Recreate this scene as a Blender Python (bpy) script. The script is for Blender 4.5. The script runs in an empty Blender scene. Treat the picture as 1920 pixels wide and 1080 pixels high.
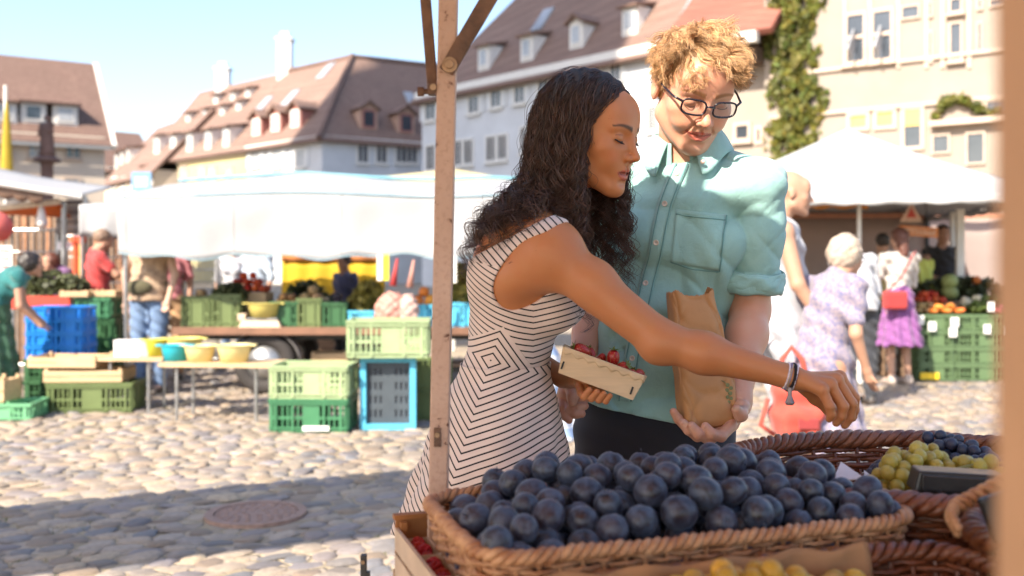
import bpy, bmesh, math, random
import numpy as np
from mathutils import Vector, Matrix, Euler
random.seed(7); rng = np.random.default_rng(7)
R = math.radians
SC = bpy.context.scene
COL = SC.collection

# ---------------------------------------------------------------- camera, sky, sun, exposure
CAM_Z, FPX, HOR = 1.30, 1867.0, 490.0
cam_d = bpy.data.cameras.new('camera'); cam = bpy.data.objects.new('camera', cam_d); COL.objects.link(cam)
cam.location = (0, 0, CAM_Z); cam.rotation_euler = (R(90), 0, 0)
cam_d.sensor_width = 36.0; cam_d.lens = 35.0; cam_d.shift_y = (HOR-540)/1920.0
cam_d.clip_start = 0.05; cam_d.clip_end = 2000
cam_d.dof.use_dof = True; cam_d.dof.focus_distance = 2.0; cam_d.dof.aperture_fstop = 3.3
SC.camera = cam
SUN_AZ = math.atan2(-0.62, -0.785)      # direction TO the sun: left and a little behind the camera
SUN_EL = R(40)
SUN_DIR = Vector((math.sin(SUN_AZ)*math.cos(SUN_EL), math.cos(SUN_AZ)*math.cos(SUN_EL), math.sin(SUN_EL)))
world = bpy.data.worlds.new('World'); SC.world = world; world.use_nodes = True
wn = world.node_tree.nodes; wl = world.node_tree.links
sky = wn.new('ShaderNodeTexSky'); sky.sky_type = 'NISHITA'; sky.sun_disc = False
sky.sun_elevation = SUN_EL; sky.sun_rotation = SUN_AZ; sky.air_density = 1.0; sky.dust_density = 1.6; sky.ozone_density = 1.3
wn['Background'].inputs['Strength'].default_value = 0.15
wl.new(sky.outputs[0], wn['Background'].inputs[0])
sun_d = bpy.data.lights.new('sun', 'SUN'); sun_d.energy = 5.0; sun_d.angle = R(0.6); sun_d.color = (1.0, 0.89, 0.74)
sun = bpy.data.objects.new('sun', sun_d); COL.objects.link(sun)
sun.rotation_euler = SUN_DIR.to_track_quat('Z', 'Y').to_euler()
vs = SC.view_settings; vs.view_transform = 'Standard'; vs.look = 'None'; vs.exposure = 1.25; vs.gamma = 1.0; vs.use_curve_mapping = False
SC.cycles.use_denoising = True
SC.cycles.max_bounces = 7; SC.cycles.diffuse_bounces = 4; SC.cycles.transparent_max_bounces = 8
SC.cycles.sample_clamp_indirect = 6.0; SC.cycles.caustics_reflective = False; SC.cycles.caustics_refractive = False

def P(px, py, Y):                       # point at distance Y that shows at pixel (px, py) of the 1920x1080 photograph
    return np.array([(px-960.0)/FPX*Y, Y, CAM_Z-(py-HOR)/FPX*Y])

# ---------------------------------------------------------------- materials
MATS = {}
def srgb(h):
    h = h.lstrip('#'); c = [int(h[i:i+2], 16)/255.0 for i in (0, 2, 4)]
    return tuple((x/12.92 if x <= 0.04045 else ((x+0.055)/1.055)**2.4) for x in c)
class NT:
    """small wrapper to write node expressions"""
    def __init__(s, m): s.t = m.node_tree; s.n = s.t.nodes; s.l = s.t.links
    def new(s, typ, **kw):
        nd = s.n.new(typ)
        for k, v in kw.items(): setattr(nd, k, v)
        return nd
    def put(s, sock, v):
        if hasattr(v, 'is_output'): s.l.new(v, sock)
        else: sock.default_value = v
    def m(s, op, a, b=0.0, c=0.0):
        nd = s.new('ShaderNodeMath', operation=op)
        s.put(nd.inputs[0], a); s.put(nd.inputs[1], b); s.put(nd.inputs[2], c); return nd.outputs[0]
    def noise(s, vec, scale=5.0, detail=3.0, rough=0.55, dist=0.0):
        nd = s.new('ShaderNodeTexNoise'); nd.inputs['Scale'].default_value = scale; nd.inputs['Detail'].default_value = detail
        nd.inputs['Roughness'].default_value = rough; nd.inputs['Distortion'].default_value = dist
        if vec is not None: s.l.new(vec, nd.inputs['Vector'])
        return nd
    def mix(s, f, a, b, mode='MIX'):
        nd = s.new('ShaderNodeMix', data_type='RGBA', blend_type=mode)
        s.put(nd.inputs['Factor'], f)
        for k, v in (('A', a), ('B', b)):
            sock = [i for i in nd.inputs if i.name == k and i.type == 'RGBA'][0]
            s.put(sock, v if hasattr(v, 'is_output') else (*v[:3], 1.0))
        return [o for o in nd.outputs if o.type == 'RGBA'][0]
    def ramp(s, f, p0, p1):
        nd = s.new('ShaderNodeMapRange'); s.put(nd.inputs[0], f); nd.inputs[1].default_value = p0; nd.inputs[2].default_value = p1
        nd.clamp = True; return nd.outputs[0]
def pm(name, col, rough=0.6, var=0.15, scale=14.0, bump=0.15, bscale=60.0, col2=None, metal=0.0, sss=0.0, trans=0.0, spec=0.5,
       coords='Object', stretch=(1, 1, 1), attr=None, sheen=0.0, rnd=0.0, coat=0.0, bdist=0.004, hue=None):
    """procedural surface: two-tone noise colour, bump, per-object random value"""
    if name in MATS: return MATS[name]
    m = bpy.data.materials.new(name); m.use_nodes = True; MATS[name] = m
    t = NT(m); b = t.n['Principled BSDF']; out = t.n['Material Output']
    tc = t.new('ShaderNodeTexCoord'); mp = t.new('ShaderNodeMapping'); mp.inputs['Scale'].default_value = stretch
    t.l.new(tc.outputs[coords], mp.inputs['Vector']); vec = mp.outputs[0]
    if isinstance(col, str): col = srgb(col)
    if isinstance(col2, str): col2 = srgb(col2)
    lo = tuple(c*(1-var) for c in col) if col2 is None else col2
    hi = tuple(min(1, c*(1+var)) for c in col) if col2 is None else col
    nz = t.noise(vec, scale, 4.0, 0.6); f = t.ramp(nz.outputs['Fac'], 0.3, 0.7)
    c = t.mix(f, lo, hi)
    if attr:
        a = t.new('ShaderNodeAttribute', attribute_name=attr); c = t.mix(1.0, c, a.outputs['Color'], 'MULTIPLY')
    if rnd > 0:
        oi = t.new('ShaderNodeObjectInfo'); hv = t.new('ShaderNodeHueSaturation')
        v = t.m('MULTIPLY_ADD', oi.outputs['Random'], 2*rnd, 1-rnd); t.l.new(v, hv.inputs['Value']); t.l.new(c, hv.inputs['Color'])
        r2 = t.m('FRACT', t.m('MULTIPLY', oi.outputs['Random'], 37.7)); t.l.new(t.m('MULTIPLY_ADD', r2, rnd*0.12, 0.5-rnd*0.06), hv.inputs['Hue'])
        c = hv.outputs[0]
    t.l.new(c, b.inputs['Base Color'])
    r = t.m('MULTIPLY_ADD', nz.outputs['Fac'], 0.25, rough-0.125); t.l.new(r, b.inputs['Roughness'])
    b.inputs['Metallic'].default_value = metal; b.inputs['Specular IOR Level'].default_value = spec
    if sheen: b.inputs['Sheen Weight'].default_value = sheen
    if coat: b.inputs['Coat Weight'].default_value = coat; b.inputs['Coat Roughness'].default_value = 0.25
    if sss:
        b.inputs['Subsurface Weight'].default_value = sss; b.inputs['Subsurface Radius'].default_value = (1.0, 0.35, 0.2); b.inputs['Subsurface Scale'].default_value = 0.006
    if bump:
        bn = t.noise(vec, bscale, 3.0, 0.6); bp = t.new('ShaderNodeBump'); bp.inputs['Strength'].default_value = bump; bp.inputs['Distance'].default_value = bdist
        t.l.new(bn.outputs['Fac'], bp.inputs['Height']); t.l.new(bp.outputs[0], b.inputs['Normal'])
    if trans:
        tr = t.new('ShaderNodeBsdfTranslucent'); t.l.new(c, tr.inputs['Color']); mx = t.new('ShaderNodeMixShader'); mx.inputs[0].default_value = trans
        t.l.new(b.outputs[0], mx.inputs[1]); t.l.new(tr.outputs[0], mx.inputs[2]); t.l.new(mx.outputs[0], out.inputs['Surface'])
    return m
def glass_mat(name, tint=(0.05, 0.06, 0.07), rough=0.08):
    if name in MATS: return MATS[name]
    return pm(name, tint, rough=max(rough, 0.13), var=0.3, scale=0.7, bump=0.0, spec=0.9)

# ---------------------------------------------------------------- mesh builder and object helpers
class MB:
    def __init__(s): s.v = []; s.f = []
    def add(s, vs, fs):
        o = len(s.v); s.v.extend([tuple(map(float, p)) for p in vs]); s.f.extend([tuple(i+o for i in f) for f in fs]); return s
    def box(s, c, size, rot=None, taper=1.0):
        hx, hy, hz = [q/2 for q in size]; pts = []
        for z, k in ((-hz, 1.0), (hz, taper)):
            pts += [Vector((-hx*k, -hy*k, z)), Vector((hx*k, -hy*k, z)), Vector((hx*k, hy*k, z)), Vector((-hx*k, hy*k, z))]
        M = rot if rot is not None else Matrix.Identity(3)
        c = Vector(c)
        return s.add([M @ p + c for p in pts], [(3, 2, 1, 0), (4, 5, 6, 7), (0, 1, 5, 4), (1, 2, 6, 5), (2, 3, 7, 6), (3, 0, 4, 7)])
    def bar(s, a, b, w, h, up=(0, 0, 1)):
        a = Vector(a); b = Vector(b); d = b-a; L = d.length
        z = d.normalized(); x = Vector(up).cross(z)
        if x.length < 1e-5: x = Vector((1, 0, 0)).cross(z)
        x.normalize(); y = z.cross(x)
        M = Matrix((x, y, z)).transposed()
        return s.box((a+b)/2, (w, h, L), M)
    def cyl(s, a, b, r0, r1=None, n=12, cap=True):
        r1 = r0 if r1 is None else r1
        return s.tube([a, b], [r0, r1], n, cap)
    def tube(s, path, rad, n=8, cap=True):
        pts = [Vector(p) for p in path]; m = len(pts)
        rr = rad if hasattr(rad, '__len__') else [rad]*m
        vs = []; prev = None
        for i, p in enumerate(pts):
            d = (pts[min(i+1, m-1)]-pts[max(i-1, 0)])
            d = d.normalized() if d.length > 1e-9 else Vector((0, 0, 1))
            if prev is None:
                a = Vector((0, 0, 1)) if abs(d.z) < 0.9 else Vector((1, 0, 0)); x = a.cross(d).normalized()
            else:
                x = (prev-d*prev.dot(d)); x = x.normalized() if x.length > 1e-6 else Vector((1, 0, 0))
            prev = x; y = d.cross(x)
            for k in range(n):
                t = 2*math.pi*k/n; vs.append(p+(x*math.cos(t)+y*math.sin(t))*rr[i])
        fs = []
        for i in range(m-1):
            for k in range(n):
                fs.append((i*n+k, i*n+(k+1) % n, (i+1)*n+(k+1) % n, (i+1)*n+k))
        if cap: fs.append(tuple(reversed(range(n)))); fs.append(tuple((m-1)*n+k for k in range(n)))
        return s.add(vs, fs)
    def lathe(s, prof, n=24, c=(0, 0, 0), sx=1.0, sy=1.0, M=None, cap=True):
        vs = []; c = Vector(c)
        for (r, z) in prof:
            for k in range(n):
                t = 2*math.pi*k/n; p = Vector((r*math.cos(t)*sx, r*math.sin(t)*sy, z)); vs.append((M @ p if M is not None else p)+c)
        fs = []
        for i in range(len(prof)-1):
            for k in range(n): fs.append((i*n+k, i*n+(k+1) % n, (i+1)*n+(k+1) % n, (i+1)*n+k))
        if cap and prof[0][0] > 1e-6: fs.append(tuple(reversed(range(n))))
        if cap and prof[-1][0] > 1e-6: fs.append(tuple((len(prof)-1)*n+k for k in range(n)))
        return s.add(vs, fs)
    def grid(s, fn, nu, nv, closed_u=False):
        vs = [fn(i/(nu if closed_u else nu-1), j/(nv-1)) for j in range(nv) for i in range(nu)]
        fs = []
        for j in range(nv-1):
            for i in range(nu if closed_u else nu-1): fs.append((j*nu+i, j*nu+(i+1) % nu, (j+1)*nu+(i+1) % nu, (j+1)*nu+i))
        return s.add(vs, fs)
    def prism(s, poly, y0, y1, fn):
        """extrude polygon poly [(u,v)] from y0 to y1; fn(u, y, v) -> world"""
        n = len(poly); vs = [fn(u, y0, v) for u, v in poly]+[fn(u, y1, v) for u, v in poly]
        fs = [tuple(range(n)), tuple(reversed(range(n, 2*n)))]+[(i, i+n, (i+1) % n+n, (i+1) % n) for i in range(n)]
        return s.add(vs, fs)
    def mesh(s, name, mat, smooth=False):
        me = bpy.data.meshes.new(name); me.from_pydata(s.v, [], s.f); 
        bm = bmesh.new(); bm.from_mesh(me); bmesh.ops.recalc_face_normals(bm, faces=bm.faces); bm.to_mesh(me); bm.free()
        if mat is not None: me.materials.append(mat)
        if smooth: me.polygons.foreach_set('use_smooth', [True]*len(me.polygons))
        return me
    def build(s, name, mat, parent=None, smooth=False, thick=0.0, bevel=0.0):
        o = bpy.data.objects.new(name, s.mesh(name, mat, smooth)); COL.objects.link(o)
        if thick: md = o.modifiers.new('solid', 'SOLIDIFY'); md.thickness = thick; md.offset = 0
        if bevel: md = o.modifiers.new('bevel', 'BEVEL'); md.width = bevel; md.segments = 2; md.limit_method = 'ANGLE'
        return setpar(o, parent)
def np_mesh(name, V, F, mat, parent=None, smooth=True, attr=None, attrname='Col'):
    """V (n,3), F (m,3|4) numpy arrays to a mesh object quickly"""
    me = bpy.data.meshes.new(name); V = np.asarray(V, np.float32); F = np.asarray(F, np.int32); k = F.shape[1]
    me.vertices.add(len(V)); me.vertices.foreach_set('co', V.ravel())
    me.loops.add(F.size); me.loops.foreach_set('vertex_index', F.ravel())
    me.polygons.add(len(F)); me.polygons.foreach_set('loop_start', np.arange(0, F.size, k, dtype=np.int32))
    me.update(calc_edges=True)
    if smooth: me.polygons.foreach_set('use_smooth', np.ones(len(F), bool))
    if attr is not None:
        at = me.color_attributes.new(attrname, 'FLOAT_COLOR', 'POINT')
        c = np.ones((len(V), 4), np.float32); c[:, :attr.shape[1]] = attr; at.data.foreach_set('color', c.ravel())
    if mat is not None: me.materials.append(mat)
    o = bpy.data.objects.new(name, me); COL.objects.link(o)
    return setpar(o, parent)
def setpar(o, parent):
    if parent is not None:
        o.parent = parent; o.matrix_parent_inverse = pmat(parent).inverted()
    return o
def pmat(o):
    M = Matrix.LocRotScale(o.location, o.rotation_euler, o.scale)
    if o.parent is not None: M = pmat(o.parent) @ o.matrix_parent_inverse @ M
    return M
def tag(o, label, cat, group=None, kind=None):
    if label: o['label'] = label
    if cat: o['category'] = cat
    if group: o['group'] = group
    if kind: o['kind'] = kind
    return o
def thing(name, label, cat, loc=(0, 0, 0), group=None, rz=0.0):
    o = bpy.data.objects.new(name, None); COL.objects.link(o); o.empty_display_size = 0.1
    o.location = Vector([float(q) for q in loc]); o.rotation_euler = (0, 0, rz)
    return tag(o, label, cat, group)
def dup(root, loc, rz=0.0, label=None, group=None, scale=None, rot=None):
    def cp(o, par):
        c = o.copy(); COL.objects.link(c); c.parent = par
        if par is not None: c.matrix_parent_inverse = o.matrix_parent_inverse.copy()
        for ch in o.children: cp(ch, c)
        return c
    r = cp(root, None); r.location = Vector([float(q) for q in loc]); r.rotation_euler = rot if rot is not None else (0, 0, rz)
    if scale is not None: r.scale = (scale,)*3 if not hasattr(scale, '__len__') else scale
    if label: r['label'] = label
    if group: r['group'] = group
    return r
def struct(o): o['kind'] = 'structure'; return o
# ---------------------------------------------------------------- signed distance toolkit (bodies, hands, clothes)
f32 = np.float32
def _v(p): return np.asarray(p, f32)
class Prim:
    def __init__(s, fn): s.fn = fn
    def __call__(s, p): return s.fn(p)
def cone(a, b, ra, rb=None):
    a = _v(a); b = _v(b); rb = ra if rb is None else rb; ba = b-a; L2 = max(float(ba @ ba), 1e-12)
    def fn(p):
        pa = p-a; h = np.clip((pa @ ba)/L2, 0, 1)
        q = pa-h[:, None]*ba
        return np.sqrt(np.einsum('ij,ij->i', q, q))-(ra+(rb-ra)*h)
    return Prim(fn)
def ell(c, r, M=None):
    c = _v(c); r = _v(r); Mt = None if M is None else np.asarray(M, f32)   # columns of M: local axes in world
    def fn(p):
        q = p-c
        if Mt is not None: q = q @ Mt
        k0 = np.linalg.norm(q/r, axis=1); k1 = np.linalg.norm(q/(r*r), axis=1)
        return np.where(k1 > 1e-9, k0*(k0-1)/np.maximum(k1, 1e-9), -r.min())
    return Prim(fn)
def sph(c, r): return ell(c, (r, r, r))
def rbox(c, half, rad, M=None):
    c = _v(c); h = _v(half)-rad; Mt = None if M is None else np.asarray(M, f32)
    def fn(p):
        q = p-c
        if Mt is not None: q = q @ Mt
        d = np.abs(q)-h
        return np.linalg.norm(np.maximum(d, 0), axis=1)+np.minimum(d.max(axis=1), 0)-rad
    return Prim(fn)
def half(c, n):
    c = _v(c); n = _v(n)/np.linalg.norm(n)
    return Prim(lambda p: (p-c) @ n)
def smin(a, b, k):
    if k <= 0: return np.minimum(a, b)
    h = np.clip(0.5+0.5*(b-a)/k, 0, 1); return b+(a-b)*h-k*h*(1-h)
def smax(a, b, k): return -smin(-a, -b, k)
class Body:
    """ordered list of (op, prim, k): 'u' union, 's' subtract, 'i' intersect, 'd' displace; groups nest"""
    def __init__(s): s.ops = []
    def u(s, pr, k=0.01): s.ops.append(('u', pr, k)); return s
    def s_(s, pr, k=0.005): s.ops.append(('s', pr, k)); return s
    def i(s, pr, k=0.003): s.ops.append(('i', pr, k)); return s
    def disp(s, fn): s.ops.append(('d', fn, 0)); return s
    def off(s, r): s.ops.append(('o', r, 0)); return s
    def __call__(s, p, mask=None):
        d = np.full(len(p), 1e3, f32)
        for n, (op, pr, k) in enumerate(s.ops):
            if mask is not None and not mask[n]: continue
            if op == 'u': d = smin(d, pr(p), k)
            elif op == 's': d = smax(d, -pr(p), k)
            elif op == 'i': d = smax(d, pr(p), k)
            elif op == 'd': d = d+pr(p)
            elif op == 'o': d = d-pr
        return d.astype(f32)
    def masks(s, C, Rb):
        """which ops matter for blocks with centres C, radius Rb"""
        D = [(pr(C) if op in 'us' else np.zeros(len(C), f32)) for op, pr, k in s.ops]
        dmin = np.maximum(np.min([d for (op, _, k), d in zip(s.ops, D) if op == 'u'], axis=0), 0)
        return np.stack([(d < dmin+2.2*Rb+k+0.012) if op == 'u' else ((d < 2.2*Rb+k+0.012) if op == 's' else np.ones(len(C), bool)) for (op, pr, k), d in zip(s.ops, D)], 1)
def surf(body, lo, hi, h, B=12):
    """sparse naive surface nets -> V, F(quads)"""
    lo = np.asarray(lo, np.float64); hi = np.asarray(hi, np.float64)
    nb = np.ceil((hi-lo)/(h*B)).astype(int); n = nb*B+2
    Rb = h*B*0.5*1.7321
    g = np.stack(np.meshgrid(*[np.arange(k) for k in nb], indexing='ij'), -1).reshape(-1, 3)
    C = (lo+(g+0.5)*h*B).astype(f32)
    dc = body(C); act = np.abs(dc) < Rb*1.45+0.012
    ax = np.arange(B+1); off = np.stack(np.meshgrid(ax, ax, ax, indexing='ij'), -1).reshape(-1, 3)
    S = np.array([n[1]*n[2], n[2], 1], np.int64)
    VI = []; VP = []; QD = []
    corner = [(i, j, k) for i in (0, 1) for j in (0, 1) for k in (0, 1)]
    edges = [(a, b) for a in range(8) for b in range(a+1, 8) if sum(abs(x-y) for x, y in zip(corner[a], corner[b])) == 1]
    ai = np.nonzero(act)[0]; MK = body.masks(C[ai], Rb)
    for bn, bi in enumerate(ai):
        o = g[bi]*B; pts = (lo+(off+o)*h).astype(f32)
        mk = MK[bn]
        d = body(pts, mk).reshape(B+1, B+1, B+1)
        sg = d < 0
        if sg.all() or not sg.any(): continue
        c8 = [d[i:i+B, j:j+B, k:k+B] for i, j, k in corner]
        s8 = np.stack([c < 0 for c in c8]); cnt = s8.sum(0); cell = (cnt > 0) & (cnt < 8)
        idx = np.argwhere(cell)
        if len(idx) == 0: continue
        dv = np.stack([c[cell] for c in c8], 1)
        acc = np.zeros((len(idx), 3)); w = np.zeros(len(idx))
        for a, b in edges:
            da, db = dv[:, a], dv[:, b]; cr = (da < 0) != (db < 0)
            t = np.where(cr, da/np.where(cr, da-db, 1), 0)
            pa = np.array(corner[a]); pb = np.array(corner[b])
            acc += np.where(cr[:, None], pa+(pb-pa)*t[:, None], 0); w += cr
        VP.append(lo+(idx+o+acc/w[:, None])*h); VI.append(((idx+o+1)*S).sum(1))
        for axn in range(3):
            e = np.zeros(3, int); e[axn] = 1
            s0 = sg[:B, :B, :B]; s1 = sg[e[0]:B+e[0], e[1]:B+e[1], e[2]:B+e[2]]
            ei = np.argwhere(s0 != s1)
            if len(ei) == 0: continue
            flip = s0[ei[:, 0], ei[:, 1], ei[:, 2]]
            u = np.zeros(3, int); v = np.zeros(3, int); u[(axn+1) % 3] = 1; v[(axn+2) % 3] = 1
            G = ei+o+1
            q = np.stack([((G-u-v)*S).sum(1), ((G-v)*S).sum(1), (G*S).sum(1), ((G-u)*S).sum(1)], 1)
            q[~flip] = q[~flip][:, ::-1]; QD.append(q)
    VI = np.concatenate(VI); VP = np.concatenate(VP); QD = np.concatenate(QD)
    od = np.argsort(VI); VI = VI[od]; VP = VP[od]
    pos = np.clip(np.searchsorted(VI, QD), 0, len(VI)-1); ok = (VI[pos] == QD).all(1)
    Q = pos[ok]; ins = ((VP > lo) & (VP < hi)).all(1); Q = Q[ins[Q].all(1)]
    return VP.astype(f32), Q.astype(np.int32)
def frame(f, up=(0, 0, 1), roll=0.0):
    """3x3 with columns right(x), forward(y), up(z)"""
    f = np.asarray(f, float); f = f/np.linalg.norm(f); r = np.cross(f, up); r /= np.linalg.norm(r); u = np.cross(r, f)
    c, s = math.cos(roll), math.sin(roll)
    return np.stack([r*c+u*s, f, u*c-r*s], 1)
def march(body, px, py, y0=0.8, y1=3.0):
    """where the sight lines through photo pixels hit the surface (seats pockets, buttons, seams ON the cloth); arrays in, (n,3) out, NaN = miss"""
    px = np.atleast_1d(np.asarray(px, float)); py = np.atleast_1d(np.asarray(py, float)); o = np.array([0, 0, CAM_Z])
    d = np.stack([(px-960.0)/FPX, np.ones_like(px), -(py-HOR)/FPX], 1); t = np.full(len(px), y0)
    for _ in range(110):
        v = body((o+d*t[:, None]).astype(f32)); t = t+np.where(v < .0006, 0, np.maximum(v*.6, .0004))
    p = o+d*t[:, None]; p[(t > y1) | (body(p.astype(f32)) > .004)] = np.nan; return p
def grad(body, p, e=0.002):
    p = np.atleast_2d(np.asarray(p, f32)); g = np.stack([body(p+np.eye(3, dtype=f32)[i]*f32(e))-body(p-np.eye(3, dtype=f32)[i]*f32(e)) for i in range(3)], 1); return g/(np.linalg.norm(g, axis=1, keepdims=True)+1e-9)
def tube_strands(paths, radii, nseg=3):
    """paths (n,m,3), radii (n,m) -> V,F of many thin tubes"""
    n, m, _ = paths.shape
    T = np.gradient(paths, axis=1); T /= np.linalg.norm(T, axis=2, keepdims=True)+1e-9
    ref = np.array([0.31, 0.77, 0.55]); X = np.cross(T, ref); X /= np.linalg.norm(X, axis=2, keepdims=True)+1e-9; Y = np.cross(T, X)
    V = np.empty((n, m, nseg, 3))
    for k in range(nseg):
        a = 2*math.pi*k/nseg; V[:, :, k] = paths+(X*math.cos(a)+Y*math.sin(a))*radii[:, :, None]
    base = (np.arange(n)*m*nseg)[:, None, None]; i = np.arange(m-1)[None, :, None]*nseg; k = np.arange(nseg)[None, None, :]; k2 = (k+1) % nseg
    F = np.stack(np.broadcast_arrays(base+i+k, base+i+k2, base+i+nseg+k2, base+i+nseg+k), -1).reshape(-1, 4)
    return V.reshape(-1, 3), F

def surf_multi(body, boxes):
    """coarse box first, then finer boxes that replace the coarse surface inside them -> one mesh"""
    VV, FF, n = [], [], 0
    for k, (lo, hi, h) in enumerate(boxes):
        V, F = surf(body, lo, hi, h, 14)
        if k == 0:
            for lo2, hi2, h2 in boxes[1:]:
                ins = ((V > np.asarray(lo2)+h*1.2) & (V < np.asarray(hi2)-h*1.2)).all(1); F = F[~ins[F].all(1)]
        VV.append(V); FF.append(F+n); n += len(V)
    return np.concatenate(VV), np.concatenate(FF)
# ---------------------------------------------------------------- ground and cobbles
def ground_mat():
    m = bpy.data.materials.new('square_ground'); m.use_nodes = True; t = NT(m); b = t.n['Principled BSDF']
    tc = t.new('ShaderNodeTexCoord')
    vo = t.new('ShaderNodeTexVoronoi', feature='DISTANCE_TO_EDGE'); vo.inputs['Scale'].default_value = 8.0; t.l.new(tc.outputs['Object'], vo.inputs['Vector'])
    vc = t.new('ShaderNodeTexVoronoi'); vc.inputs['Scale'].default_value = 8.0; t.l.new(tc.outputs['Object'], vc.inputs['Vector'])
    nz = t.noise(tc.outputs['Object'], 1.3, 5.0); n2 = t.noise(tc.outputs['Object'], 60.0, 3.0)
    stone = t.mix(vc.outputs['Color'], srgb('#8a7f74'), srgb('#b3a593')); stone = t.mix(t.m('MULTIPLY', nz.outputs['Fac'], 0.6), stone, srgb('#9c8e7e'))
    dirt = t.mix(n2.outputs['Fac'], srgb('#85775f'), srgb('#a89a82'))
    e = t.ramp(vo.outputs['Distance'], 0.03, 0.10)
    t.l.new(t.mix(e, dirt, stone), b.inputs['Base Color']); b.inputs['Roughness'].default_value = 0.85
    bp = t.new('ShaderNodeBump'); bp.inputs['Distance'].default_value = 0.02; bp.inputs['Strength'].default_value = 0.6; t.l.new(e, bp.inputs['Height']); t.l.new(bp.outputs[0], b.inputs['Normal'])
    return m
mb = MB(); S_ = 260.0
mb.add([(-S_, -60, -0.0075), (S_, -60, -0.0075), (S_, 400, -0.0075), (-S_, 400, -0.0075)], [(0, 1, 2, 3)])
ground = struct(mb.build('ground', ground_mat()))
def cobble_mat():
    m = bpy.data.materials.new('cobble_stone'); m.use_nodes = True; t = NT(m); b = t.n['Principled BSDF']
    at = t.new('ShaderNodeAttribute', attribute_name='Col'); tc = t.new('ShaderNodeTexCoord')
    geo = t.new('ShaderNodeNewGeometry')
    n1 = t.noise(geo.outputs['Position'], 35.0, 5.0, 0.65); n2 = t.noise(geo.outputs['Position'], 220.0, 2.0); n3 = t.noise(geo.outputs['Position'], 1.1, 3.0)
    oi = t.new('ShaderNodeObjectInfo')
    base = at.outputs['Color']
    c = t.mix(t.ramp(n1.outputs['Fac'], 0.35, 0.7), t.mix(0.5, base, srgb('#5c564f')), base)
    c = t.mix(t.m('MULTIPLY', t.ramp(n3.outputs['Fac'], 0.4, 0.7), 0.35), c, srgb('#b09a80'))
    t.l.new(c, b.inputs['Base Color']); t.l.new(t.m('MULTIPLY_ADD', n1.outputs['Fac'], 0.4, 0.42), b.inputs['Roughness'])
    bp = t.new('ShaderNodeBump'); bp.inputs['Distance'].default_value = 0.004; bp.inputs['Strength'].default_value = 0.5
    t.l.new(t.m('ADD', n1.outputs['Fac'], t.m('MULTIPLY', n2.outputs['Fac'], 0.3)), bp.inputs['Height']); t.l.new(bp.outputs[0], b.inputs['Normal'])
    return m
CM = cobble_mat()
PAL = [srgb(h) for h in ('#8a8078', '#7a7578', '#97897a', '#6e6f74', '#93816f', '#a5947d', '#807a7e', '#9b8f83', '#8d7c6d', '#74706f')]
def stone(rg, sx, sy, hgt):
    n = 9; a0 = rg.random()*6.28; vs = []
    rad = 1+0.16*rg.standard_normal(n); rad = np.clip(rad, 0.72, 1.22)
    for k, (fr, z) in enumerate(((1.0, -0.02), (0.97, -0.002), (0.88, hgt*0.62), (0.55, hgt*0.95))):
        for j in range(n):
            t = a0+2*math.pi*j/n; e = 4.0; ct, st = math.cos(t), math.sin(t); q = (abs(ct)**e+abs(st)**e)**(-1/e); q = 0.55*q+0.45
            vs.append((sx*fr*rad[j]*ct*q, sy*fr*rad[j]*st*q, z+0.002*rg.standard_normal()))
    vs.append((0, 0, hgt)); F = []
    for k in range(3):
        for j in range(n): F.append((k*n+j, k*n+(j+1) % n, (k+1)*n+(j+1) % n, (k+1)*n+j))
    T = [(3*n+j, 3*n+(j+1) % n, 4*n) for j in range(n)]
    return np.array(vs), F, T
rg = np.random.default_rng(11)
MAN = (P(480, 964, 1)-np.array([0, 0, CAM_Z])); MAN = MAN*(CAM_Z/((964-HOR)/FPX)); MANC = (float(MAN[0]), float(MAN[1]))
cells = []
th = R(24); ca, sa = math.cos(th), math.sin(th); y = -4.0
rows = np.arange(-9, 16, 0.105)
for iy, ry in enumerate(rows):
    rx = -12.0+rg.random()*0.1
    while rx < 14:
        w = 0.11+0.075*rg.random(); cx = rx+w/2; rx += w+0.004
        cyy = ry+0.012*rg.standard_normal()+0.03*math.sin(cx*1.7)+0.025*math.sin(cx*0.6+ry)
        X = cx*ca-cyy*sa; Yw = cx*sa+cyy*ca+3.0
        if not (3.6 < Yw < 13.5): continue
        if abs(X) > 0.56*Yw+0.4: continue
        if math.hypot(X-MANC[0], Yw-MANC[1]) < 0.30: continue
        cells.append((X, Yw, w*0.50, 0.105*0.53*(0.88+0.2*rg.random())))
cells.sort(key=lambda c: c[1])
inview = [c for c in cells if abs(c[0]) < 0.52*c[1] and c[1] > 4.0 and not (c[0] > -0.45 and c[1] < 5.6)]
big = set(id(c) for c in inview[:300])
protos = []
for k in range(24):
    V, F, T = stone(rg, 1.0, 1.0, 1.0); me = bpy.data.meshes.new('cobblestone'); me.from_pydata(V.tolist(), [], F+T)
    at = me.color_attributes.new('Col', 'FLOAT_COLOR', 'POINT'); c = np.ones((len(V), 4)); c[:, :3] = np.array(PAL[k % len(PAL)])*(0.8+0.5*rg.random()); at.data.foreach_set('color', c.ravel().astype(f32))
    me.materials.append(CM); me.polygons.foreach_set('use_smooth', [True]*len(me.polygons)); protos.append(me)
AV, AF, AC = [], [], []; off = 0
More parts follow.
